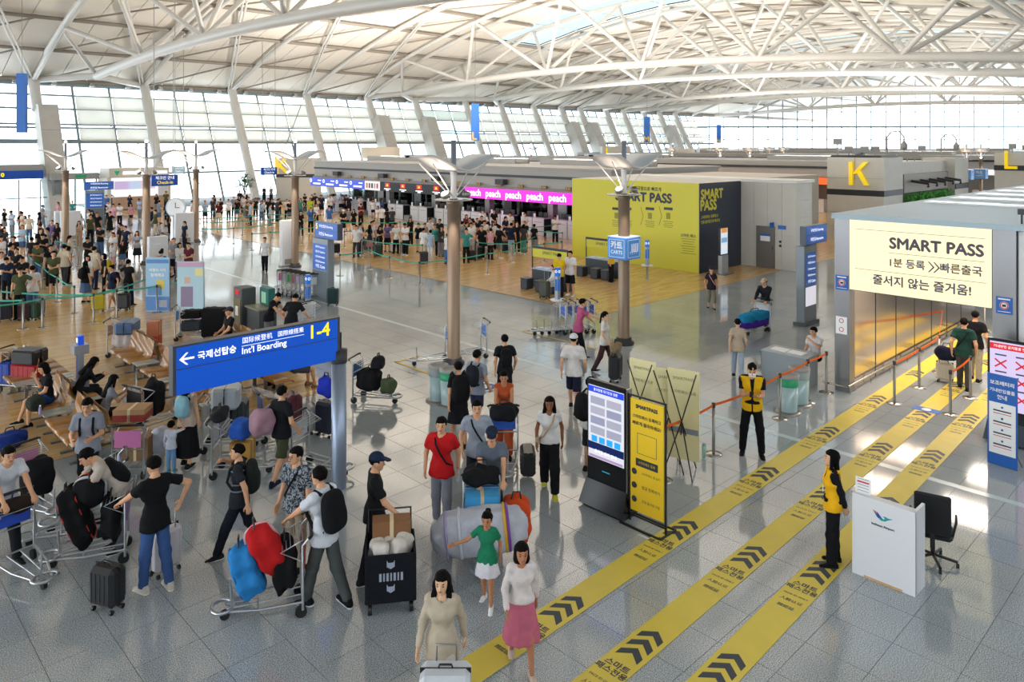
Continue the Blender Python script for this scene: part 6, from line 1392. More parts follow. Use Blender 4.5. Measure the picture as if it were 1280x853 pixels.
def _leafy(nt, b, N, L):
    tc = N('ShaderNodeTexCoord'); n = N('ShaderNodeTexNoise'); n.inputs['Scale'].default_value = 14; n.inputs['Distortion'].default_value = 2.2; r = N('ShaderNodeValToRGB'); e = r.color_ramp.elements; e[0].position = .47; e[0].color = rgb('#20242a'); e[1].position = .53; e[1].color = rgb('#8d96a0')
    L(tc.outputs['Object'], n.inputs['Vector']); L(n.outputs[0], r.inputs[0]); L(r.outputs[0], b.inputs['Base Color']); b.inputs['Roughness'].default_value = .85
p, kt_ = fg('man in black and white patterned shirt, glasses and beige trousers', by_head(371, 560, 1.7), -25, 1.7, {'hand_r': (.08, .1, -.5), 'turn': -15, 'leg_l': (4, 2, 3), 'leg_r': (-3, 2, 3)}, {'top': 'loose', 'bottom': 'trousers', 'fat': 1.1}, (node_mat('patterned_cloth', _leafy), '#a3937b'), 'short', skin=1); strap(p, kt_, '#17181b', -1)
J = kt_['J']
for s in (-1, 1): o = MB().tube([(s*.034+.024*math.cos(t*.6283), .104, .002+.018*math.sin(t*.6283)) for t in range(10)], .0025, 5, closed=True).build('glasses', [BLACK], p); o.matrix_local = Matrix.Translation(J['head'].tolist()) @ Matrix([list(kt_['Rh'][i])+[0] for i in range(3)]+[[0, 0, 0, 1]])
p, kt_ = fg('man in white T-shirt and dark grey trousers pushing the red and blue bags', fl(406, 757), -118, 1.8, push(hand_l=(.02, .44, -.36), hand_r=(.02, .4, -.4), lean=6), {'top': 'tee', 'bottom': 'trousers'}, ('#cfd3dc', '#4a4e4e'), 'short', shoe=('#15161a', '#d0d4da')); wear_pack(p, kt_, 'black backpack on the man in the white T-shirt', '#121317', 1.12)
p, kt_ = fg('blurred person in olive shorts walking by with pink bundle', by_head(352, 482, 1.7), 150, 1.7, walk(.8, hand_l=(-.05, .25, -.25)), {'top': 'tee', 'bottom': 'bermuda'}, ('#15171c', '#40452f'), 'short', shoe=('#1c2438', '#30384c')); blob('bundle', by_head(352, 482, 1.7) + RT*-.3 + FW*-.15 + Vector((0, 0, .85)), 0, (.4, .3, .45), '#a88390', 'pink and dark bundle carried by the person in olive shorts', 'bag', 5)
p, kt_ = fg('woman with bright patterned backpack and black skirt holding a toddler\'s hand', fl(234, 583), 172, 1.62, {'female': True, 'hand_l': (-.08, .1, -.48), 'leg_l': (6, 3, 2), 'leg_r': (-5, 5, 2)}, {'top': 'tank', 'bottom': 'skirt', 'length': .72, 'flare': .25}, ('#c9b3a6', '#17181c'), 'long', skin=3)
wear_pack(p, kt_, 'light blue and yellow patterned backpack', '#8fc0cf', .95)
p, kt_ = fg('toddler in white top and blue trousers holding up an arm', fl(214, 590), 178, .9, {'hand_r': (.12, .1, .32), 'pole_r': (1, 0, 0), 'headscale': 1.4}, {'top': 'long', 'bottom': 'jeans'}, ('#c9cedb', '#6f9ac4'), 'short', shoe=('#4a9ab0', '#d8d8d8'))
# --- seated people (facing -u is rz 90 degrees, facing +u is -90)
HP = math.pi/2
def seat_at(u, v): return Vector((u, v, 0))
fg('boy in black T-shirt sitting with crossed arm on plywood bench', seat_at(4.12, 18.75), None, 1.66, sit(leg_l=(86, 84, 8), leg_r=(88, 70, 4), nod=15, hand_r=(-.12, .22, .02)), {'top': 'tee', 'bottom': 'shorts'}, ('#121318', '#1f3f7a'), 'bob', rz=HP, shoe=('#15161a', '#c8c8c8'))
fg('woman with long black hair in black leaning over her phone, seated', seat_at(4.72, 18.95), None, 1.62, sit(female=True, lean=28, nod=20, hand_l=(.08, .34, -.2), hand_r=(-.08, .34, -.2)), {'top': 'long', 'bottom': 'trousers'}, ('#14151a', '#17181d'), 'long', rz=-HP, skin=3)
fg('woman with black hair in grey T-shirt seated holding a phone', seat_at(4.72, 17.0), None, 1.6, sit(female=True, lean=14, nod=10, leg_l=(80, 40, 4), leg_r=(82, 35, 4), hand_l=(.08, .34, -.14), hand_r=(-.08, .34, -.14)), {'top': 'tee', 'bottom': 'trousers'}, ('#85878f', '#121318'), 'long', rz=-HP, skin=3)
p, kt_ = fg('man in black T-shirt and grey cap seated with crossed legs beyond the boarding sign', seat_at(9.1, 21.1), None, 1.74, sit(leg_l=(88, 40, 6), leg_r=(84, 82, 4), hand_l=(.05, .32, -.4), lean=-4), {'top': 'tee', 'bottom': 'trousers'}, ('#15161a', '#7f828e'), 'crop', rz=HP, cap='#3a3d45', shoe=('#8f8f92', '#c8c8c8'))
q_ = fl(392, 468, .45); fg('seated man in beige trousers and white trainers under the boarding sign', Vector((7.3, 17.75, 0)), None, 1.74, sit(leg_l=(82, 70, 5), leg_r=(84, 60, 6)), {'top': 'tee', 'bottom': 'trousers'}, ('#2a2d36', '#a8977c'), 'short', rz=-HP, shoe=('#d8d8d8', '#e8e8e8'))
fg('woman with dark hair looking at her phone behind the bench end', Vector((8.25, 17.55, 0)), None, 1.62, sit(female=True, nod=15, hand_r=(-.02, .3, -.05)), {'top': 'tee', 'bottom': 'trousers'}, ('#3a3230', '#20222a'), 'bob', rz=-HP, skin=3)
fg('man in white T-shirt seated hunched beside the cart with black bags', Vector((8.95, 16.95, 0)), None, 1.74, sit(lean=30, nod=25, hand_l=(.05, .4, -.3), hand_r=(-.05, .4, -.3)), {'top': 'tee', 'bottom': 'shorts'}, ('#dcdadf', '#4a4e58'), 'crop', rz=-HP, shoe=('#8a6a52', '#6a523e'))
# --- inside and beside the gate
p, kt_ = fg('man in dark green T-shirt with bag entering the gate', fl(1205, 487), 140, 1.74, walk(.4), {'top': 'tee', 'bottom': 'trousers', 'fat': 1.04}, ('#1e4038', '#4a4742'), 'short'); strap(p, kt_, '#141518', 1)
fg('man in black T-shirt ahead of the green-shirted man in the gate', fl(1219, 476), 135, 1.76, walk(.4), {'top': 'tee', 'bottom': 'trousers'}, ('#17181c', '#a8a08e'), 'short')
fg('person in white shirt seated behind the grey table left of the gate', Vector((19.2, 8.55, 0)), -60, 1.66, sit(hand_l=(.05, .3, .02)), {'top': 'tee', 'bottom': 'trousers'}, ('#dfe0e4', '#1a1b20'), 'short')
fg('woman in white seated at the yellow-banner desk', fl(694, 371), -80, 1.62, sit(female=True), {'top': 'long', 'bottom': 'trousers'}, ('#e4e4e6', '#c8c8cc'), 'tail', skin=3)

# ------------------------------------------------------------------ the queues: shared figures in many outfits
KITS = []
def ck(pose, wear, fem): k = make_kit(pose, wear, .028, 1); k['fem'] = fem; KITS.append(k); return k
for fem in (False, True):
    ck({'female': fem, 'leg_l': (3, 2, 3), 'leg_r': (-3, 3, 3)}, {'top': 'tee', 'bottom': 'trousers'}, fem)
    ck(phone(female=fem), {'top': 'tee', 'bottom': 'trousers'}, fem)
    ck({'female': fem, 'hand_r': (-.05, .3, -.35), 'leg_l': (5, 2, 4)}, {'top': 'loose', 'bottom': 'bermuda' if not fem else 'jeans'}, fem)
    ck({'female': fem, 'hand_l': (-.12, .02, -.38), 'pole_l': (-1, -.3, 0), 'leg_r': (6, 3, 4)}, {'top': 'tee', 'bottom': 'jeans' if not fem else 'skirt', 'length': .5}, fem)
    ck(walk(.6, female=fem), {'top': 'tee', 'bottom': 'trousers' if not fem else 'shorts'}, fem)
    ck({'female': fem, 'hand_l': (.12, .26, -.3), 'hand_r': (-.12, .26, -.28), 'turn': 25}, {'top': 'long' if fem else 'tee', 'bottom': 'bermuda' if not fem else 'wide'}, fem)
CN = {'black': '#16171b', 'white': '#e0e0e2', 'navy': '#1d2740', 'grey': '#85888f', 'cream': '#cfc2ac', 'olive': '#4a5136', 'pink': '#d49aa8', 'blue': '#3f6fb4', 'teal': '#3f8f8c', 'maroon': '#5e2430', 'purple': '#77659a', 'beige': '#b89a80', 'dark grey': '#3c3f46', 'sky blue': '#a3bcd6', 'lime': '#b7c83a', 'denim': '#4a6288'}
ZONES = {}
rc = random.Random(21)
def crowd(zone, x, ytop, top=None, bot=None, face=None, h=None, fem=None, pack=None, kid=False, kind=None):
    ZONES.setdefault(zone, []).append(dict(x=x, y=ytop, top=top, bot=bot, face=face, h=h, fem=fem, pack=pack, kid=kid, kind=kind))
def zoomed(ox, oy, s, pts, zone):
    for q in pts: crowd(zone, ox + q[0]/s, oy + (q[1]-22)/s, *q[2:])
NEARQ = 'near left queue'
zoomed(0, 280, 5.686, [(100, 110, 'black', 'black', 0), (222, 115, 'black', 'grey', 170), (95, 165, 'black', 'black', 10), (48, 255, 'navy', 'black', 20), (130, 250, 'black', 'grey', 10), (145, 328, 'olive', 'black', 30), (225, 320, 'white', 'denim', -150), (402, 168, 'cream', 'dark grey', 170), (468, 185, 'grey', 'black', 165, None, None, 'olive'), (606, 285, 'black', 'denim', 170, None, True, 'black'), (742, 232, 'black', 'black', -60), (795, 312, 'navy', 'cream', -40, None, None, 'black'), (912, 275, 'black', 'navy', 175), (562, 0, 'beige', 'beige', 0, 1.6, True), (700, 40, 'white', 'grey', 20, None, True), (805, 82, 'white', 'cream', 5, None, True), (892, 35, 'navy', 'black', -10), (800, 160, 'white', 'pink', 5, 1.2, True, None, True), (872, 140, 'black', 'denim', 5, 1.25, True, None, True), (975, 72, 'grey', 'black', 10), (1152, 82, 'black', 'black', 5), (1232, 122, 'grey', 'black', -20), (1122, 150, 'black', 'dark grey', 20), (1168, 252, 'teal', 'black', 170), (360, 170, 'black', 'black', 60), (625, 245, 'white', 'grey', 20, None, True), (10, 110, 'white', 'grey', 30), (10, 215, 'white', 'black', 40)], NEARQ)
zoomed(200, 170, 5.686, [(100, 745, 'grey', 'black', 10), (140, 780, 'white', 'grey', 30, None, True), (162, 780, 'navy', 'black', -5), (205, 780, 'maroon', 'black', 0)], NEARQ)
MIDQ = 'middle left crowd'
zoomed(0, 170, 5.686, [(572, 572, 'white', 'olive', 20), (700, 485, 'navy', 'olive', 0), (770, 485, 'white', 'black', 10), (805, 505, 'pink', 'grey', -10), (850, 500, 'white', 'black', 0), (922, 440, 'navy', 'black', 10), (932, 500, 'pink', 'black', 0), (992, 465, 'sky blue', 'grey', -20), (782, 560, 'black', 'black', 0), (970, 390, 'black', 'black', 180), (1112, 435, 'black', 'grey', 10), (1180, 415, 'olive', 'black', 0), (352, 420, 'black', 'black', 60), (430, 425, 'white', 'black', 0, None, True), (412, 490, 'pink', 'grey', -20, None, True), (515, 482, 'teal', 'grey', 10), (565, 410, 'black', 'black', 80, None, True), (303, 510, 'grey', 'grey', 150), (370, 620, 'purple', 'denim', 10), (405, 640, 'black', 'denim', -10), (1130, 480, 'grey', 'denim', 160), (1185, 500, 'navy', 'black', 170), (755, 440, 'blue', 'black', 20), (780, 420, 'grey', 'black', 20), (690, 570, 'white', 'cream', 0, None, True), (30, 540, 'black', 'grey', 90), (160, 560, 'cream', 'black', -30)], MIDQ)
FARQ = 'far queue before the counters'
zoomed(200, 170, 5.686, [(228, 480, 'white', 'grey', 90), (320, 480, 'sky blue', 'navy', 30), (375, 462, 'dark grey', 'black', 10), (415, 490, 'maroon', 'cream', 20, None, True), (432, 468, 'black', 'black', -10), (487, 472, 'white', 'black', 0), (525, 450, 'grey', 'black', 30), (548, 472, 'black', 'denim', 0, None, True), (600, 450, 'white', 'grey', -20), (630, 455, 'grey', 'black', 0), (680, 462, 'black', 'black', 20, None, True), (722, 482, 'sky blue', 'denim', 10, None, True), (738, 470, 'white', 'black', 0), (770, 462, 'black', 'black', 0), (800, 468, 'black', 'cream', -10), (832, 470, 'dark grey', 'navy', 150), (902, 470, 'white', 'black', 20), (922, 478, 'black', 'denim', 10), (408, 345, 'black', 'black', 90), (440, 365, 'white', 'sky blue', 60), (492, 350, 'white', 'black', 10), (565, 408, 'black', 'grey', 0), (115, 365, 'dark grey', 'black', 100), (740, 380, 'black', 'black', 20), (790, 380, 'grey', 'black', 0)], FARQ)
zoomed(200, 170, 5.686, [(1000, 465, 'teal', 'denim', 0, None, True), (1030, 432, 'black', 'black', 0), (1068, 462, 'lime', 'grey', 10), (1100, 430, 'black', 'black', -10), (1150, 440, 'navy', 'black', 0), (1210, 442, 'white', 'black', 20), (1112, 502, 'white', 'black', 0), (1205, 520, 'blue', 'white', -10), (1072, 530, 'blue', 'black', 30, None, None, 'dark grey'), (1000, 555, 'black', 'navy', 10, None, True)], FARQ)
CHKQ = 'check-in queue right of the boarding directory'
zoomed(400, 170, 5.686, [(288, 640, 'black', 'dark grey', 60), (345, 655, 'dark grey', 'pink', 150), (382, 622, 'pink', 'denim', 20, None, True), (425, 655, 'black', 'black', 30), (480, 635, 'purple', 'black', 0, None, True), (532, 635, 'black', 'white', 10), (607, 640, 'white', 'black', -20), (642, 600, 'black', 'black', 5, None, True), (735, 675, 'white', 'cream', 160, None, None, None), (782, 605, 'white', 'black', 30), (852, 612, 'black', 'black', -20), (745, 640, 'grey', 'grey', 20), (830, 660, 'dark grey', 'grey', 10), (905, 715, 'white', 'blue', 165, 1.55, True), (700, 640, 'black', 'sky blue', 0, None, True), (785, 690, 'sky blue', 'white', 170, None, True), (815, 650, 'teal', 'black', 10), (1040, 580, 'maroon', 'black', 20, None, True), (1068, 640, 'white', 'sky blue', 0), (1118, 605, 'navy', 'black', 10), (1150, 655, 'black', 'black', 0), (1155, 600, 'black', 'grey', 30), (1212, 680, 'pink', 'black', 165, None, True), (1040, 680, 'teal', 'black', 10), (1232, 630, 'white', 'black', 0, None, True), (1065, 600, 'navy', 'denim', -20), (1170, 620, 'white', 'grey', 5)], CHKQ)
zoomed(600, 170, 5.686, [(30, 625, 'white', 'black', 30), (95, 615, 'black', 'black', 10, None, True), (180, 600, 'black', 'black', 0, None, True), (222, 640, 'navy', 'sky blue', 160), (262, 632, 'black', 'black', 20), (310, 650, 'dark grey', 'teal', 170, None, True), (385, 648, 'black', 'grey', 165, None, True), (12, 590, 'black', 'denim', 20)], CHKQ)
DSKQ = 'row standing at the white check-in desks'
zoomed(400, 170, 5.686, [(5, 440, 'navy', 'black', 0), (70, 440, 'white', 'black', 10), (95, 435, 'white', 'blue', 160), (148, 432, 'white', 'black', 0, None, None, 'black'), (188, 440, 'black', 'black', 10), (207, 442, 'navy', 'black', 0), (288, 445, 'white', 'grey', 20), (203, 530, 'grey', 'black', 10), (240, 540, 'black', 'black', 0, None, True), (290, 500, 'maroon', 'black', 10), (412, 520, 'white', 'cream', 0, None, True), (440, 515, 'white', 'black', 165), (478, 535, 'black', 'black', 170, None, True), (505, 530, 'dark grey', 'black', 170), (440, 470, 'blue', 'black', 20), (378, 470, 'white', 'black', 0), (165, 545, 'black', 'black', 20), (65, 515, 'blue', 'grey', 0)], DSKQ)
zoomed(600, 170, 5.686, [(20, 545, 'white', 'black', 0), (215, 565, 'white', 'black', 5), (318, 570, 'white', 'black', 0), (535, 585, 'white', 'black', 0), (100, 545, 'black', 'black', 10)], DSKQ)
rx = random.Random(11); tops = ['black', 'black', 'black', 'white', 'navy', 'grey', 'dark grey', 'sky blue', 'cream', 'olive']; bots = ['black', 'black', 'grey', 'denim', 'navy', 'cream', 'dark grey']
for _ in range(12): crowd(MIDQ, rx.uniform(0, 62), rx.uniform(262, 296), rx.choice(tops), rx.choice(bots), rx.uniform(-60, 60))
for _ in range(14): crowd(MIDQ, rx.uniform(95, 235), rx.uniform(246, 284), rx.choice(tops), rx.choice(bots), rx.uniform(-60, 60))
for _ in range(10): crowd(NEARQ, rx.uniform(0, 120), rx.uniform(290, 318), rx.choice(tops), rx.choice(bots), rx.uniform(-60, 180))
for _ in range(12): crowd(FARQ, rx.uniform(255, 395), rx.uniform(243, 256), rx.choice(tops), rx.choice(bots), rx.uniform(-40, 180))
for _ in range(12): crowd(CHKQ, rx.uniform(440, 660), rx.uniform(270, 284), rx.choice(tops), rx.choice(bots), rx.uniform(-40, 180))
def ordinal(n): return '%d%s' % (n, 'th' if 10 < n % 100 < 14 else {1: 'st', 2: 'nd', 3: 'rd'}.get(n % 10, 'th'))
zn = {NEARQ: 'in the near left queue', MIDQ: 'in the middle left crowd', FARQ: 'in the far queue', CHKQ: 'in the check-in queue', DSKQ: 'at the check-in desks'}
PLACED = []
for zone, lst in ZONES.items():
    lst = [d for d in lst if by_head(d['x'], d['y'], d['h'] or 1.72).y < 77.3]; lst.sort(key=lambda d: d['x'])
    for n, d in enumerate(lst):
        fem = d['fem'] if d['fem'] is not None else rc.random() < .3; h = d['h'] or (rc.uniform(1.57, 1.66) if fem else rc.uniform(1.68, 1.78))
        if zone == DSKQ and d['h'] is None: h = min(h, 1.7)
        p = by_head(d['x'], d['y'], h+.02)
        for q_ in PLACED:
            dv_ = p - q_
            if dv_.length < .5: p = q_ + (dv_.normalized() if dv_.length > .01 else RT)*.52
        PLACED.append(p.copy())
        ks = [k for k in KITS if k['fem'] == fem]; k = rc.choice(ks)
        hair = rc.choice(['long', 'tail', 'bob', 'long', 'bun']) if fem else rc.choice(['short', 'short', 'crop']); cap = None
        if not fem and rc.random() < .13: cap = rc.choice(['#16171b', '#d8d8d6', '#2a3350'])
        garment = {'shorts': 'shorts', 'skirt': 'skirt', 'jeans': 'jeans'}.get(k['bottom_name'], 'trousers')
        lab = 'person in %s top and %s %s, %s from left %s' % (d['top'], d['bot'], garment, ordinal(n+1), zn[zone])
        rz = heading(d['face'] + rc.uniform(-12, 12))
        o = make_person(k, p, rz, lab, (CN[d['top']], CN[d['bot']]), hair, 'people ' + zn[zone], h, cap=cap, skin=rc.choice([0, 1, 1, 3]), shoe=rc.choice([('#17181a', '#d0d0ce'), ('#d8d8d8', '#e4e4e4'), ('#202226', '#303236')]))
        if d['pack']: wear_pack(o, k, '%s backpack worn %s from left %s' % (d['pack'], ordinal(n+1), zn[zone]), CN[d['pack']])
# ------------------------------------------------------------------ carts, bags and cases where they stand
def cart_at(x, y, face, lab, ad='#2c62c8'):
    p = fl(x, y); rz = heading(face); return cart(p, rz, lab, ad), p, rz
# cart of the man in jeans
c, cp, crz = cart_at(118, 700, -68, 'luggage cart under the black and red bags', '#7a4a86')
blob('sports_bag', on_cart(cp, crz, 0, .22, .22), crz, (.5, .32, .85), '#0f1012', 'big black bag with red piping and white lettering on the cart', 'bag', 1, tilt=(-.35, 0, 0), piping='#c8201c', print_=[(.0, .12, .1, .05), (-.08, .02, .06, .05), (.08, -.04, .14, .04), (.0, -.14, .2, .05)])
blob('sports_bag', on_cart(cp, crz, .02, .06, .78), crz, (.42, .4, .4), '#111215', 'smaller black bag with grey band lying on the big black bag', 'bag', 2, tape=[(0, '#b8bac4'), (.3, '#c8201c')])
blob('sports_bag', on_cart(cp, crz, -.02, -.22, .24), crz, (.48, .24, .6), '#141518', 'black case strapped behind the big black bag', 'bag', 3)
suitcase(fl(135, 762), heading(-20), 'small black suitcase standing in front of the black bags', '#1b1c20', .4, .26, .56)
suitcase(fl(206, 716), heading(-120), 'pale pink-white suitcase behind the man in jeans', '#c4bfc4', .42, .26, .62, handle=.42)
# left edge carts
c, cp, crz = cart_at(48, 640, 60, 'luggage cart with pink panel at the left, loaded with a black coat', '#d77fb4'); blob('coat_bag', on_cart(cp, crz, 0, -.05, .25), crz, (.46, .4, .6), '#15161a', 'black coat bundle on the left pink-panelled cart', 'bag', 6)
c, cp, crz = cart_at(33, 721, 55, 'luggage cart with blue panel pushed by the man cut off at left', '#2c50c0'); blob('duffel_bag', on_cart(cp, crz, 0, -.3, .8), crz, (.4, .25, .2), '#2a1f1c', 'brown bag in the basket of the left edge cart', 'bag', 7)
cart_at(88, 672, -60, 'empty luggage cart with blue panel left of the black bags', '#2456d8'); cart_at(112, 655, -60, 'empty luggage cart with blue panel nested behind the first empty one', '#2456d8')
c, cp, crz = cart_at(172, 588, 185, 'luggage cart with pink panel carrying a red and tan carton', '#d77fb4'); carton(on_cart(cp, crz, 0, -.2, 1.03), crz, (.55, .4, .22), '#b08a62', 'tan carton with red band on the pink-panelled cart', '#8c2a26'); carton(on_cart(cp, crz, 0, .1, .22), crz, (.45, .45, .4), '#8a6a48', 'brown carton low on the pink-panelled cart'); blob('plastic_bag', on_cart(cp, crz, .3, .25, .22), crz, (.3, .3, .45), '#b9bcc8', 'white plastic bag on the pink-panelled cart', 'bag', 8)
# under the sign
c, cp, crz = cart_at(300, 592, 95, 'luggage cart under the sign with yellow carton and blue plastic bag', '#c9cdd2'); carton(on_cart(cp, crz, 0, .05, .22), crz, (.42, .36, .4), '#b98a3a', 'yellow-brown taped carton on the cart under the sign'); blob('plastic_bag', on_cart(cp, crz, 0, .02, .63), crz, (.46, .36, .34), '#2f5fc0', 'bright blue plastic bag on the yellow-brown carton', 'bag', 9); blob('hat_bag', on_cart(cp, crz, 0, -.36, .96), crz, (.36, .28, .24), '#26272c', 'dark bag in the basket above the blue plastic bag', 'bag', 10)
c, cp, crz = cart_at(285, 560, 100, 'luggage cart behind the blue plastic bag, stacked with cases', '#b9bec6'); suitcase(on_cart(cp, crz, -.1, .2, .2), crz, 'dark green-grey suitcase standing at the stacked cart', '#2f3a40', .45, .3, .7, wheels=False); suitcase(on_cart(cp, crz, .05, -.1, .2), crz, 'grey striped suitcase on the stacked cart', '#8a8d90', .45, .3, .6, wheels=False); suitcase(on_cart(cp, crz, .1, .0, .86), crz, 'silver suitcase lying on top under the boarding sign', '#aab4bc', .42, .5, .55, lying=True, wheels=False)
c, cp, crz = cart_at(352, 545, 120, 'luggage cart with white and maroon cases under the sign', '#3a5a98'); suitcase(on_cart(cp, crz, -.12, .05, .2), crz, 'white suitcase beside the maroon one', '#c9c6c0', .4, .26, .62, wheels=False); suitcase(on_cart(cp, crz, .15, .2, .2), crz, 'maroon suitcase on the cart under the sign', '#5a2230', .42, .28, .68, wheels=False); suitcase(fl(392, 540), heading(-60), 'grey-white suitcase standing behind the white one', '#a9a9ac', .38, .26, .55)
suitcase(fl(408, 545), heading(-30), 'navy suitcase with a blue backpack on top, left of the sign post', '#1c2438', .42, .28, .7); blob('backpack', fl(408, 545) + Vector((0, 0, .78)), heading(-30), (.36, .26, .4), '#2438b8', 'bright blue backpack on the navy suitcase', 'backpack', 11)
c, cp, crz = cart_at(400, 590, 70, 'blurred empty cart behind the sign post', '#b0b6bc')
# red and blue bags
c, cp, crz = cart_at(335, 765, -72, 'luggage cart under the red and blue bags', '#b8242c')
blob('sports_bag', on_cart(cp, crz, .02, .26, .22), crz, (.48, .36, .68), '#2a80c4', 'bright blue bag with black round end on the cart', 'bag', 12, tilt=(-.3, 0, 0), piping='#1a5a94'); blob('sports_bag', on_cart(cp, crz, -.02, .02, .5), crz, (.46, .36, .66), '#b81c1e', 'red bag with white strap leaning on the blue bag', 'bag', 13, tilt=(-.5, 0, .1), tape=[(.05, '#d8a8b4')]); blob('sports_bag', on_cart(cp, crz, .0, -.2, .22), crz, (.46, .3, .66), '#121316', 'black bag behind the red bag', 'bag', 14)
# black wagon
wp_ = fl(488, 752); w = thing('folding_wagon', 'black fabric wagon full of white parcels pulled by the man in black', 'wagon', wp_, heading(10)); WB = cloth('#12151c')
for (cx, cy, sx, sy) in ((0, .3, .62, .03), (0, -.3, .62, .03), (-.31, 0, .03, .62), (.31, 0, .03, .62)): MB().box((cx, cy, .47), (sx, sy, .62), bev=.01).build('wall_panel', [WB], w)
MB().box((0, 0, .18), (.6, .6, .03)).build('floor_panel', [WB], w); MB().tube([(-.28, -.33, .5), (-.28, -.36, 1.05), (.28, -.36, 1.05), (.28, -.33, .5)], .016, 8).build('push_bar', [BLACK], w)
for sx in (-1, 1):
    for sy in (-1, 1): MB().cyl((sx*.26, sy*.25, .07), .07, .05, 12, axis='X').build('wheel', [BLACK], w)
Mw = T(0, .317, .5) @ ez((-1, 0, 0), (0, 0, 1), (0, 1, 0)); [MB().box((-.13+.045*i_, 0, .002), (.02 if i_ % 2 else .03, .1, .004), M=Mw).build('print_mark', [mat('wagon_print', '#9aa3b4', .6)], w) for i_ in range(7)]
for z_ in (.2, -.18): MB().prism([(-.05, .05), (-.03, .02), (.03, .02), (.05, .05), (.05, -.03), (0, -.06), (-.05, -.03)], 0, .004, M=Mw @ T(0, z_*.8, 0)).build('badge', [mat('wagon_print', '#9aa3b4', .6)], w)
carton(wp_ + Vector((0, 0, .2)) + FW*.1, heading(10), (.5, .22, .85), '#8a5f3c', 'brown carton standing at the back of the black wagon')
for i, (dx, dy) in enumerate(((-.18, 0), (0, .02), (.18, -.02), (-.1, -.16), (.12, -.17))): blob('parcel', wp_ + RZ(heading(10)) @ Vector((dx, -dy, 0)) + Vector((0, 0, .6)), i, (.2, .2, .26), '#cfc8c0', 'white wrapped parcel in the black wagon, %s' % ('leftmost back', 'middle back', 'rightmost back', 'left front', 'right front')[i], 'parcel', 20+i)
# loaded cart of the man in the navy cap
c, cp, crz = cart_at(603, 700, 4, 'luggage cart carrying the huge silver-wrapped roll', '#3a86c8'); blob('wrapped_roll', on_cart(cp, crz, .05, .28, .25), crz, (1.35, .55, .58), '#b9bcc8', 'huge silver plastic-wrapped roll with purple tape across the cart', 'bag', 15, tilt=(0, .1, 0), tape=[(-.3, '#7a3fa0'), (-.27, '#d8a82a'), (.2, '#c8cad4'), (.34, '#9a8fb8')]); blob('duffel_bag', on_cart(cp, crz, -.5, -.1, .2), crz, (.4, .6, .6), '#c8481e', 'orange bag right of the silver roll', 'bag', 16)
carton(on_cart(cp, crz, 0, -.12, .62), crz, (.5, .3, .3), '#3f9ad0', 'light blue box under the black bag on the cart', '#2f86c4'); blob('duffel_bag', on_cart(cp, crz, 0, -.3, .95), crz, (.52, .34, .26), '#16171a', 'black holdall in front of the man in navy cap', 'bag', 17)
c, cp, crz = cart_at(630, 588, 2, 'luggage cart with blue panel of the woman in rust', '#2f5fc0'); blob('duffel_bag', on_cart(cp, crz, 0, -.2, .85), crz, (.5, .36, .28), '#1a1b20', 'black bag on top of the rust-clad woman\'s cart', 'bag', 18); suitcase(on_cart(cp, crz, -.42, .25, .1), crz+HP, 'black suitcase lying at the side of the rust-clad woman\'s cart', '#17181b', .42, .26, .6, lying=True, wheels=False)
# right of the sign post
c, cp, crz = cart_at(468, 502, 75, 'luggage cart with black duffels beside the seated man in white', '#3a6a98'); blob('duffel_bag', on_cart(cp, crz, 0, -.12, .24), crz, (.5, .55, .5), '#17181b', 'large black duffel on the cart beside the man in white', 'bag', 21); blob('duffel_bag', on_cart(cp, crz, .0, .36, .22), crz, (.36, .34, .34), '#4f5a40', 'olive green bag at the front of the duffel cart', 'bag', 22); blob('backpack', on_cart(cp, crz, 0, .1, .74), crz, (.34, .3, .3), '#1a1b1f', 'black rucksack on top of the large duffel', 'backpack', 23)
# blue-purple bag
c, cp, crz = cart_at(945, 416, -45, 'luggage cart under the long blue and purple bag', '#d0d4d8'); blob('board_bag', on_cart(cp, crz, 0, .1, .35), crz+HP*.9, (1.35, .4, .34), '#1f8fc0', 'long turquoise bag lying across the cart by the dark-jacketed person', 'bag', 24); blob('board_bag', on_cart(cp, crz, 0, .15, .2), crz+HP*.9, (1.2, .44, .26), '#4a2a9a', 'long purple bag below the turquoise one', 'bag', 25)
# parked carts
for i in range(5): cart(fl(688+9*i, 418-.5*i), heading(-75), 'parked blue-panel cart, %s from left behind the man in pink' % ordn[i].replace('nearest', 'first'), '#2c62d0')
for i in range(7): cart(fl(352+5.5*i, 366+1.2*i), heading(-150), 'parked cart %s from left beside the boarding directory' % ordn[i].replace('nearest', 'first'), ('#d6709a', '#c8c8d0', '#4fc04a', '#d6709a', '#c8ccd8', '#c8ccd8', '#d0d4d8')[i])
for i in range(2): cart(fl(541+46*i, 455-8*i), heading(-70), 'parked cart %s the lamp post by the recycling bins' % ('left of', 'right of')[i], '#4a7ac8')
for i, (x, y) in enumerate(((390, 425), (398, 420))): cart(fl(x, y), heading(60), 'empty cart behind the boarding sign end, %s' % ('left one', 'right one')[i], '#c8ccd0')
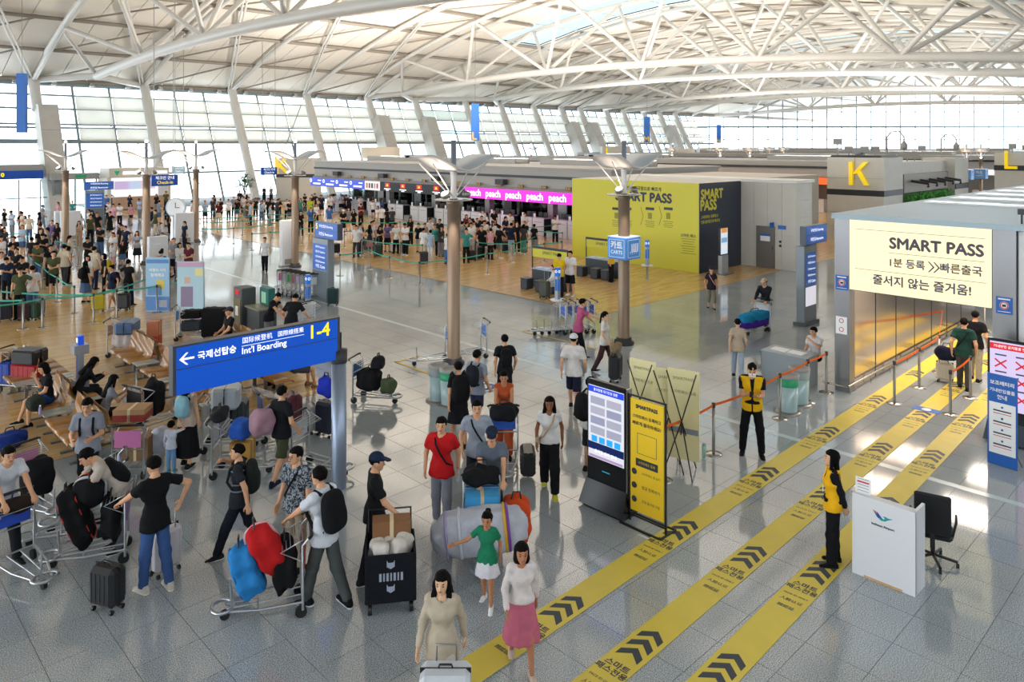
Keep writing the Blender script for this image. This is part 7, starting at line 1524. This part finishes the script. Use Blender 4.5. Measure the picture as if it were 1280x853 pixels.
# seating area luggage
c, cp, crz = cart_at(158, 444, 100, 'luggage cart with denim blue case beside the empty bench', '#c08a4a'); blob('wrapped_bag', on_cart(cp, crz, 0, .05, .2), crz, (.5, .8, .5), '#c9c0bc', 'white bag with red pattern under the denim blue case', 'bag', 26); suitcase(on_cart(cp, crz, .0, .05, .66), crz, 'denim blue suitcase lying on the patterned bag', '#4a6488', .34, .5, .78, lying=True, wheels=False)
carton(on_cart(cp, crz, .0, .75, .0), crz, (.42, .3, .95), '#b06a4a', 'red and brown box right of the denim blue case', '#a8281e')
c, cp, crz = cart_at(28, 488, 80, 'luggage cart behind the benches with red and black cases', '#9aa0a6'); suitcase(on_cart(cp, crz, .1, .25, .2), crz+HP, 'red suitcase standing behind the bench at left', '#a31a22', .75, .34, .5, wheels=False); suitcase(on_cart(cp, crz, .1, .25, .72), crz+HP, 'black suitcase lying on the red one', '#1d2024', .34, .5, .72, lying=True, wheels=False); suitcase(on_cart(cp, crz, .1, -.45, .1), crz+HP, 'blue suitcase at the left edge beside the red one', '#1f3f9c', .7, .34, .62, wheels=False); carton(on_cart(cp, crz, .1, -.5, .76), crz, (.4, .4, .18), '#a8815a', 'tan carton on the blue suitcase at the left edge')
q = fl(248, 428); c, cp, crz = cart_at(240, 424, 100, 'luggage cart with black cases left of the capped man', '#4aa0d8'); suitcase(on_cart(cp, crz, 0, .0, .2), crz+HP, 'grey-blue case low on the cart left of the capped man', '#3f464e', .6, .4, .35, wheels=False, soft=True); suitcase(on_cart(cp, crz, 0, .0, .58), crz+HP, 'black soft case lying above the grey-blue one', '#17181b', .6, .4, .3, wheels=False, soft=True); suitcase(fl(268, 424), heading(0), 'large black trunk standing behind the capped man\'s cart', '#141518', .7, .4, .95, soft=True)
blob('handbag', Vector((3.75, 18.25, .44)), 0, (.3, .4, .3), '#2c332a', 'dark green handbag on the bench beside the boy', 'bag', 27); blob('duffel_bag', fl(12, 560), .4, (.6, .4, .3), '#1f3a8c', 'blue and black bag on the floor at the left edge', 'bag', 28)
suitcase(fl(164, 520), heading(-60), 'white suitcase between the seated women', '#b9bcc4', .45, .3, .6, handle=.4); c, cp, crz = cart_at(192, 535, 150, 'luggage cart with black rucksack beside the seated women', '#2a2c30'); blob('backpack', on_cart(cp, crz, 0, .0, .25), crz, (.4, .35, .75), '#15161a', 'tall black rucksack on the cart beside the seated women', 'backpack', 29)
r = thing('drink_bottle', 'small drink bottle on the bench table beside the boy', 'bottle', (3.78, 17.95, .44)); MB().lathe([(.03, 0), (.03, .13), (.015, .16), (.015, .17)], n=10).build('bottle', [mat('bottle_lilac', '#9a8fc0', .2)], r); MB().lathe([(.017, .17), (.017, .19), (0, .19)], n=8).build('cap', [INKW], r)
r = thing('tumbler', 'pale green tumbler on the floor beside the chrome belt post', 'bottle', fl(880, 572)); MB().lathe([(.035, 0), (.04, .22), (.03, .23), (0, .235)], n=12).build('body', [mat('tumbler_green', '#8fb8a8', .4)], r); MB().lathe([(.036, .22), (.036, .26), (0, .26)], n=12).build('lid', [mat('tumbler_lid', '#6f988a', .4)], r)
suitcase(fl(1181, 478) , heading(140), 'pale trolley case rolling beside the green-shirted man', '#c9c4b4', .38, .26, .5, handle=.35); blob('duffel_bag', fl(1183, 480) + Vector((0, 0, .58)), heading(140), (.5, .28, .34), '#171c34', 'navy duffel on top of the pale trolley case', 'bag', 30)
suitcase(fl(681, 373), heading(-40), 'dark green-grey suitcase before the yellow-banner desk', '#45483f', .42, .28, .66, handle=.4)
suitcase(fl(416, 382), heading(0), 'dark teal suitcase behind the boarding directory', '#1d3a3c', .42, .28, .62)
# queue luggage
ql = random.Random(4)
for i, (x, y, c_) in enumerate(((30, 401, '#3a2428'), (42, 400, '#17402f'), (50, 395, '#6a7078'), (6, 402, '#1d2030'), (122, 390, '#c8b82a'), (155, 388, '#141518'), (60, 350, '#1a1c20'), (135, 345, '#d8b81e'), (120, 330, '#222a3a'), (420, 318, '#16181c'), (458, 314, '#1c1f26'), (472, 322, '#203a38'), (492, 316, '#e8e8ea'), (505, 318, '#17181c'), (530, 330, '#26282e'), (590, 327, '#16181c'), (598, 325, '#22252c'), (607, 323, '#c8c2b4'), (632, 316, '#15161a'), (655, 312, '#7ab09a'))):
    suitcase(fl(x, y), heading(ql.uniform(-60, 60)), '%s suitcase standing among the queue, %s from left' % ({'#3a2428': 'dark brown', '#17402f': 'dark green', '#6a7078': 'grey', '#1d2030': 'navy', '#c8b82a': 'yellow checked', '#d8b81e': 'yellow', '#e8e8ea': 'white', '#c8c2b4': 'cream', '#7ab09a': 'mint green', '#203a38': 'teal', '#222a3a': 'dark blue'}.get(c_, 'black'), ordinal(1 + sum(1 for a in (30, 42, 50, 6, 122, 155, 60, 135, 120, 420, 458, 472, 492, 505, 530, 590, 598, 607, 632, 655) if a < x))), c_, .42, .28, ql.uniform(.55, .72), handle=.35 if i % 2 else 0, grp='suitcases in the queues')
# --- floor marks
def mark_box(pts, lab, col='#d8b42a', w=.06):
    r = thing('floor_mark', lab, 'floor marking'); n = len(pts)
    for i in range(n-1):
        a, b = pts[i], pts[i+1]; d = (b-a); L = d.length; MB().box((0, 0, 0), (L+w, w, .003), M=T((a+b)/2 + Vector((0, 0, .008))) @ RZ(math.atan2(d.y, d.x))).build('line', [mat('mark_yellow', col, .5)], r)
    return r
mark_box([fl(573, 480), fl(537, 468), fl(495, 453), fl(523, 446), fl(533, 450)], 'yellow parking box line for carts left of the lamp post'); mark_box([fl(745, 437), fl(712, 428), fl(654, 415), fl(680, 409)], 'yellow parking box line under the parked blue-panel carts')
r = thing('floor_sticker', 'round white and blue sticker on the floor behind the rust-clad woman', 'floor marking', fl(607, 484)); MB().lathe([(0, .009), (.36, .009), (.36, .011), (0, .011)], n=28).build('disc', [INKW], r); MB().lathe([(0, .011), (.26, .011), (.26, .013), (0, .013)], n=28).build('ring', [NOTICE], r); MB().box((0, 0, .014), (.3, .08, .002), rz=.8).box((0, 0, .0142), (.08, .3, .002), rz=.8).build('mark', [INKW], r)
r = thing('floor_sticker', 'blue no-photo sticker on the middle stripe at the gate', 'floor marking', fl(1158, 513)); MB().box((0, 0, .011), (.3, .55, .003)).build('sheet', [NOTICE], r); MB().lathe([(0, .013), (.1, .013), (.1, .015), (0, .015)], n=18).build('disc', [INKW], r)
# --- registration desks with yellow banners
def reg_desk(x, y, lab, k):
    p = fl(x, y); r = thing('registration_desk', lab, 'desk', p, 0, 'yellow banner desks'); SLT = mat('desk_slate', '#3c434c', .5)
    MB().box((.3, 0, .38), (.6, 1.9, .76), bev=.02).build('body', [SLT], r); MB().box((.3, 0, .77), (.66, 1.96, .03)).build('top', [mat('desk_top', '#8fa4b8', .3)], r)
    for y_ in (-1.0, 1.0): MB().box((.1, y_, .85), (.04, .04, 1.7)).build('upright', [DARK], r)
    MB().box((.1, 0, 1.68), (.05, 2.04, .1)).build('top_rail', [DARK], r); MB().box((.1, 0, 1.45), (.03, 1.96, .36)).build('banner', [YEL], r); lettering('SMART PASS', .2, NAVY, r, facing_minus_u((.08, -.1, 1.48)), fit=1.0)
    for y_ in (.75, .3): MB().box((.25, y_, .8), (.3, .3, .02)).build('tablet', [screen('#b8c8e8', .4)], r)
    for i, (dx, dy) in enumerate(((-.5, .75), (-.5, -.1), (-.5, -.7))):
        s = thing('stool', '%s slate stool at the %s yellow-banner desk' % (('left', 'middle', 'right')[i], k), 'stool', (p.x+dx, p.y+dy, 0), 0, 'slate stools'); MB().box((0, 0, .22), (.4, .4, .42), bev=.03).build('body', [SLT], s); MB().box((0, 0, .445), (.42, .42, .03), bev=.01).build('cushion', [mat('stool_top', '#4d555f', .6)], s)
reg_desk(685, 362, 'slate desk with yellow SMART PASS banner nearer the charging post', 'nearer'); reg_desk(752, 346, 'slate desk with yellow SMART PASS banner behind the CARTS post', 'farther')
# --- packing scales and table
q = fl(306, 412); r = thing('luggage_scale', 'tall grey self-weighing machine with red display beyond the boarding sign', 'machine', (q.x, q.y, 0), -HP); MB().box((0, 0, .7), (.6, .5, 1.4), bev=.03).build('cabinet', [mat('scale_grey', '#4c5054', .5)], r); MB().box((0, -.255, .6), (.5, .02, .9)).build('front_panel', [mat('scale_brown', '#6f6340', .5)], r); MB().box((.0, -.26, 1.25), (.26, .02, .14)).build('display', [screen('#d8262a', .6)], r); MB().box((0, -.27, .65), (.2, .01, .3)).build('notice', [INKW], r)
q = fl(327, 416); r = thing('packing_table', 'grey packing table with green box beyond the boarding sign', 'table', (q.x, q.y, 0), -HP); MB().box((0, 0, .4), (.9, .6, .8), bev=.02).build('body', [mat('scale_grey', '#4c5054', .5)], r); MB().box((0, 0, .83), (1.0, .7, .05)).build('top', [mat('pack_top', '#8c8a74', .5)], r); MB().box((0, .2, 1.15), (.6, .25, .55), bev=.02).build('green_box', [mat('pack_green', '#1f6a62', .5)], r); MB().box((0, .07, 1.12), (.3, .01, .35)).build('paper', [mat('pack_mint', '#a8d8b8', .5)], r)
t = thing('side_table', 'grey metal table with papers left of the gate pillar', 'table', Vector((18.35, 8.85, 0))); MB().box((0, 0, .74), (.75, 1.2, .04)).build('top', [mat('table_grey', '#9aa3a8', .4)], t); MB().box((-.33, 0, .36), (.03, 1.15, .72)).build('modesty_panel', [mat('table_grey', '#9aa3a8', .4)], t)
for y_ in (-.55, .55): MB().box((.1, y_, .36), (.5, .04, .72)).build('leg_panel', [mat('table_grey', '#9aa3a8', .4)], t)
for i in range(2): MB().box((0, .25-.45*i, .77), (.3, .4, .02)).build('paper', [INKW], t)
# --- teal belt rails of the queues
TEALB = '#4fae98'
def belt_line(pts, lab, two=False):
    ps = [fl(*q) for q in pts]
    for i, p in enumerate(ps): stanchion(p, 'steel belt post %s %s' % (ordinal(i+1), lab), 'teal belt posts', ps[i+1] if i < len(ps)-1 else None, TEALB, 1.0, two)
belt_line([(-12, 412), (29, 412), (72, 354), (52, 352)][:2] + [], 'from left in the first teal row before the seats')
belt_line([(-20, 422), (53, 410), (146, 398), (196, 391), (240, 380)], 'from left in the nearest teal row')
belt_line([(-10, 398), (117, 404), (195, 375)], 'from left in the second teal row')
belt_line([(35, 345), (52, 362), (71, 378), (93, 392), (117, 404)][:4], 'from the back in the slanting teal row')
belt_line([(0, 315), (28, 312), (46, 322), (60, 318)], 'from left in the teal row beside the white panels')
belt_line([(52, 316), (97, 332), (122, 340)], 'from left in the short teal row behind the cream shirt')
rows_t = [[(253, 306), (292, 305), (340, 298), (395, 292)], [(232, 290), (272, 290), (330, 285), (390, 281)], [(255, 296), (303, 294), (352, 290), (372, 289)], [(315, 313), (338, 311), (375, 306), (395, 303)], [(205, 285), (250, 280), (300, 277), (360, 273), (398, 270)]]
for i, q in enumerate(rows_t): belt_line(q, 'from left in %s row of the far queue' % ('nearest', 'third', 'second', 'shortest', 'farthest')[i])
rows_r = [[(425, 345), (462, 337), (487, 348), (524, 356)], [(452, 322), (502, 328), (528, 330)], [(430, 310), (470, 304), (530, 312), (562, 318)], [(525, 356), (609, 343), (680, 328), (702, 325)], [(596, 326), (641, 328), (672, 316)], [(420, 296), (500, 296), (560, 300), (640, 304), (703, 312)], [(610, 312), (650, 305), (702, 298)]]
for i, q in enumerate(rows_r): belt_line(q, 'from left in %s row of the check-in queue' % ('front left', 'second left', 'third left', 'long front right', 'inner right', 'long rear', 'rear right')[i])
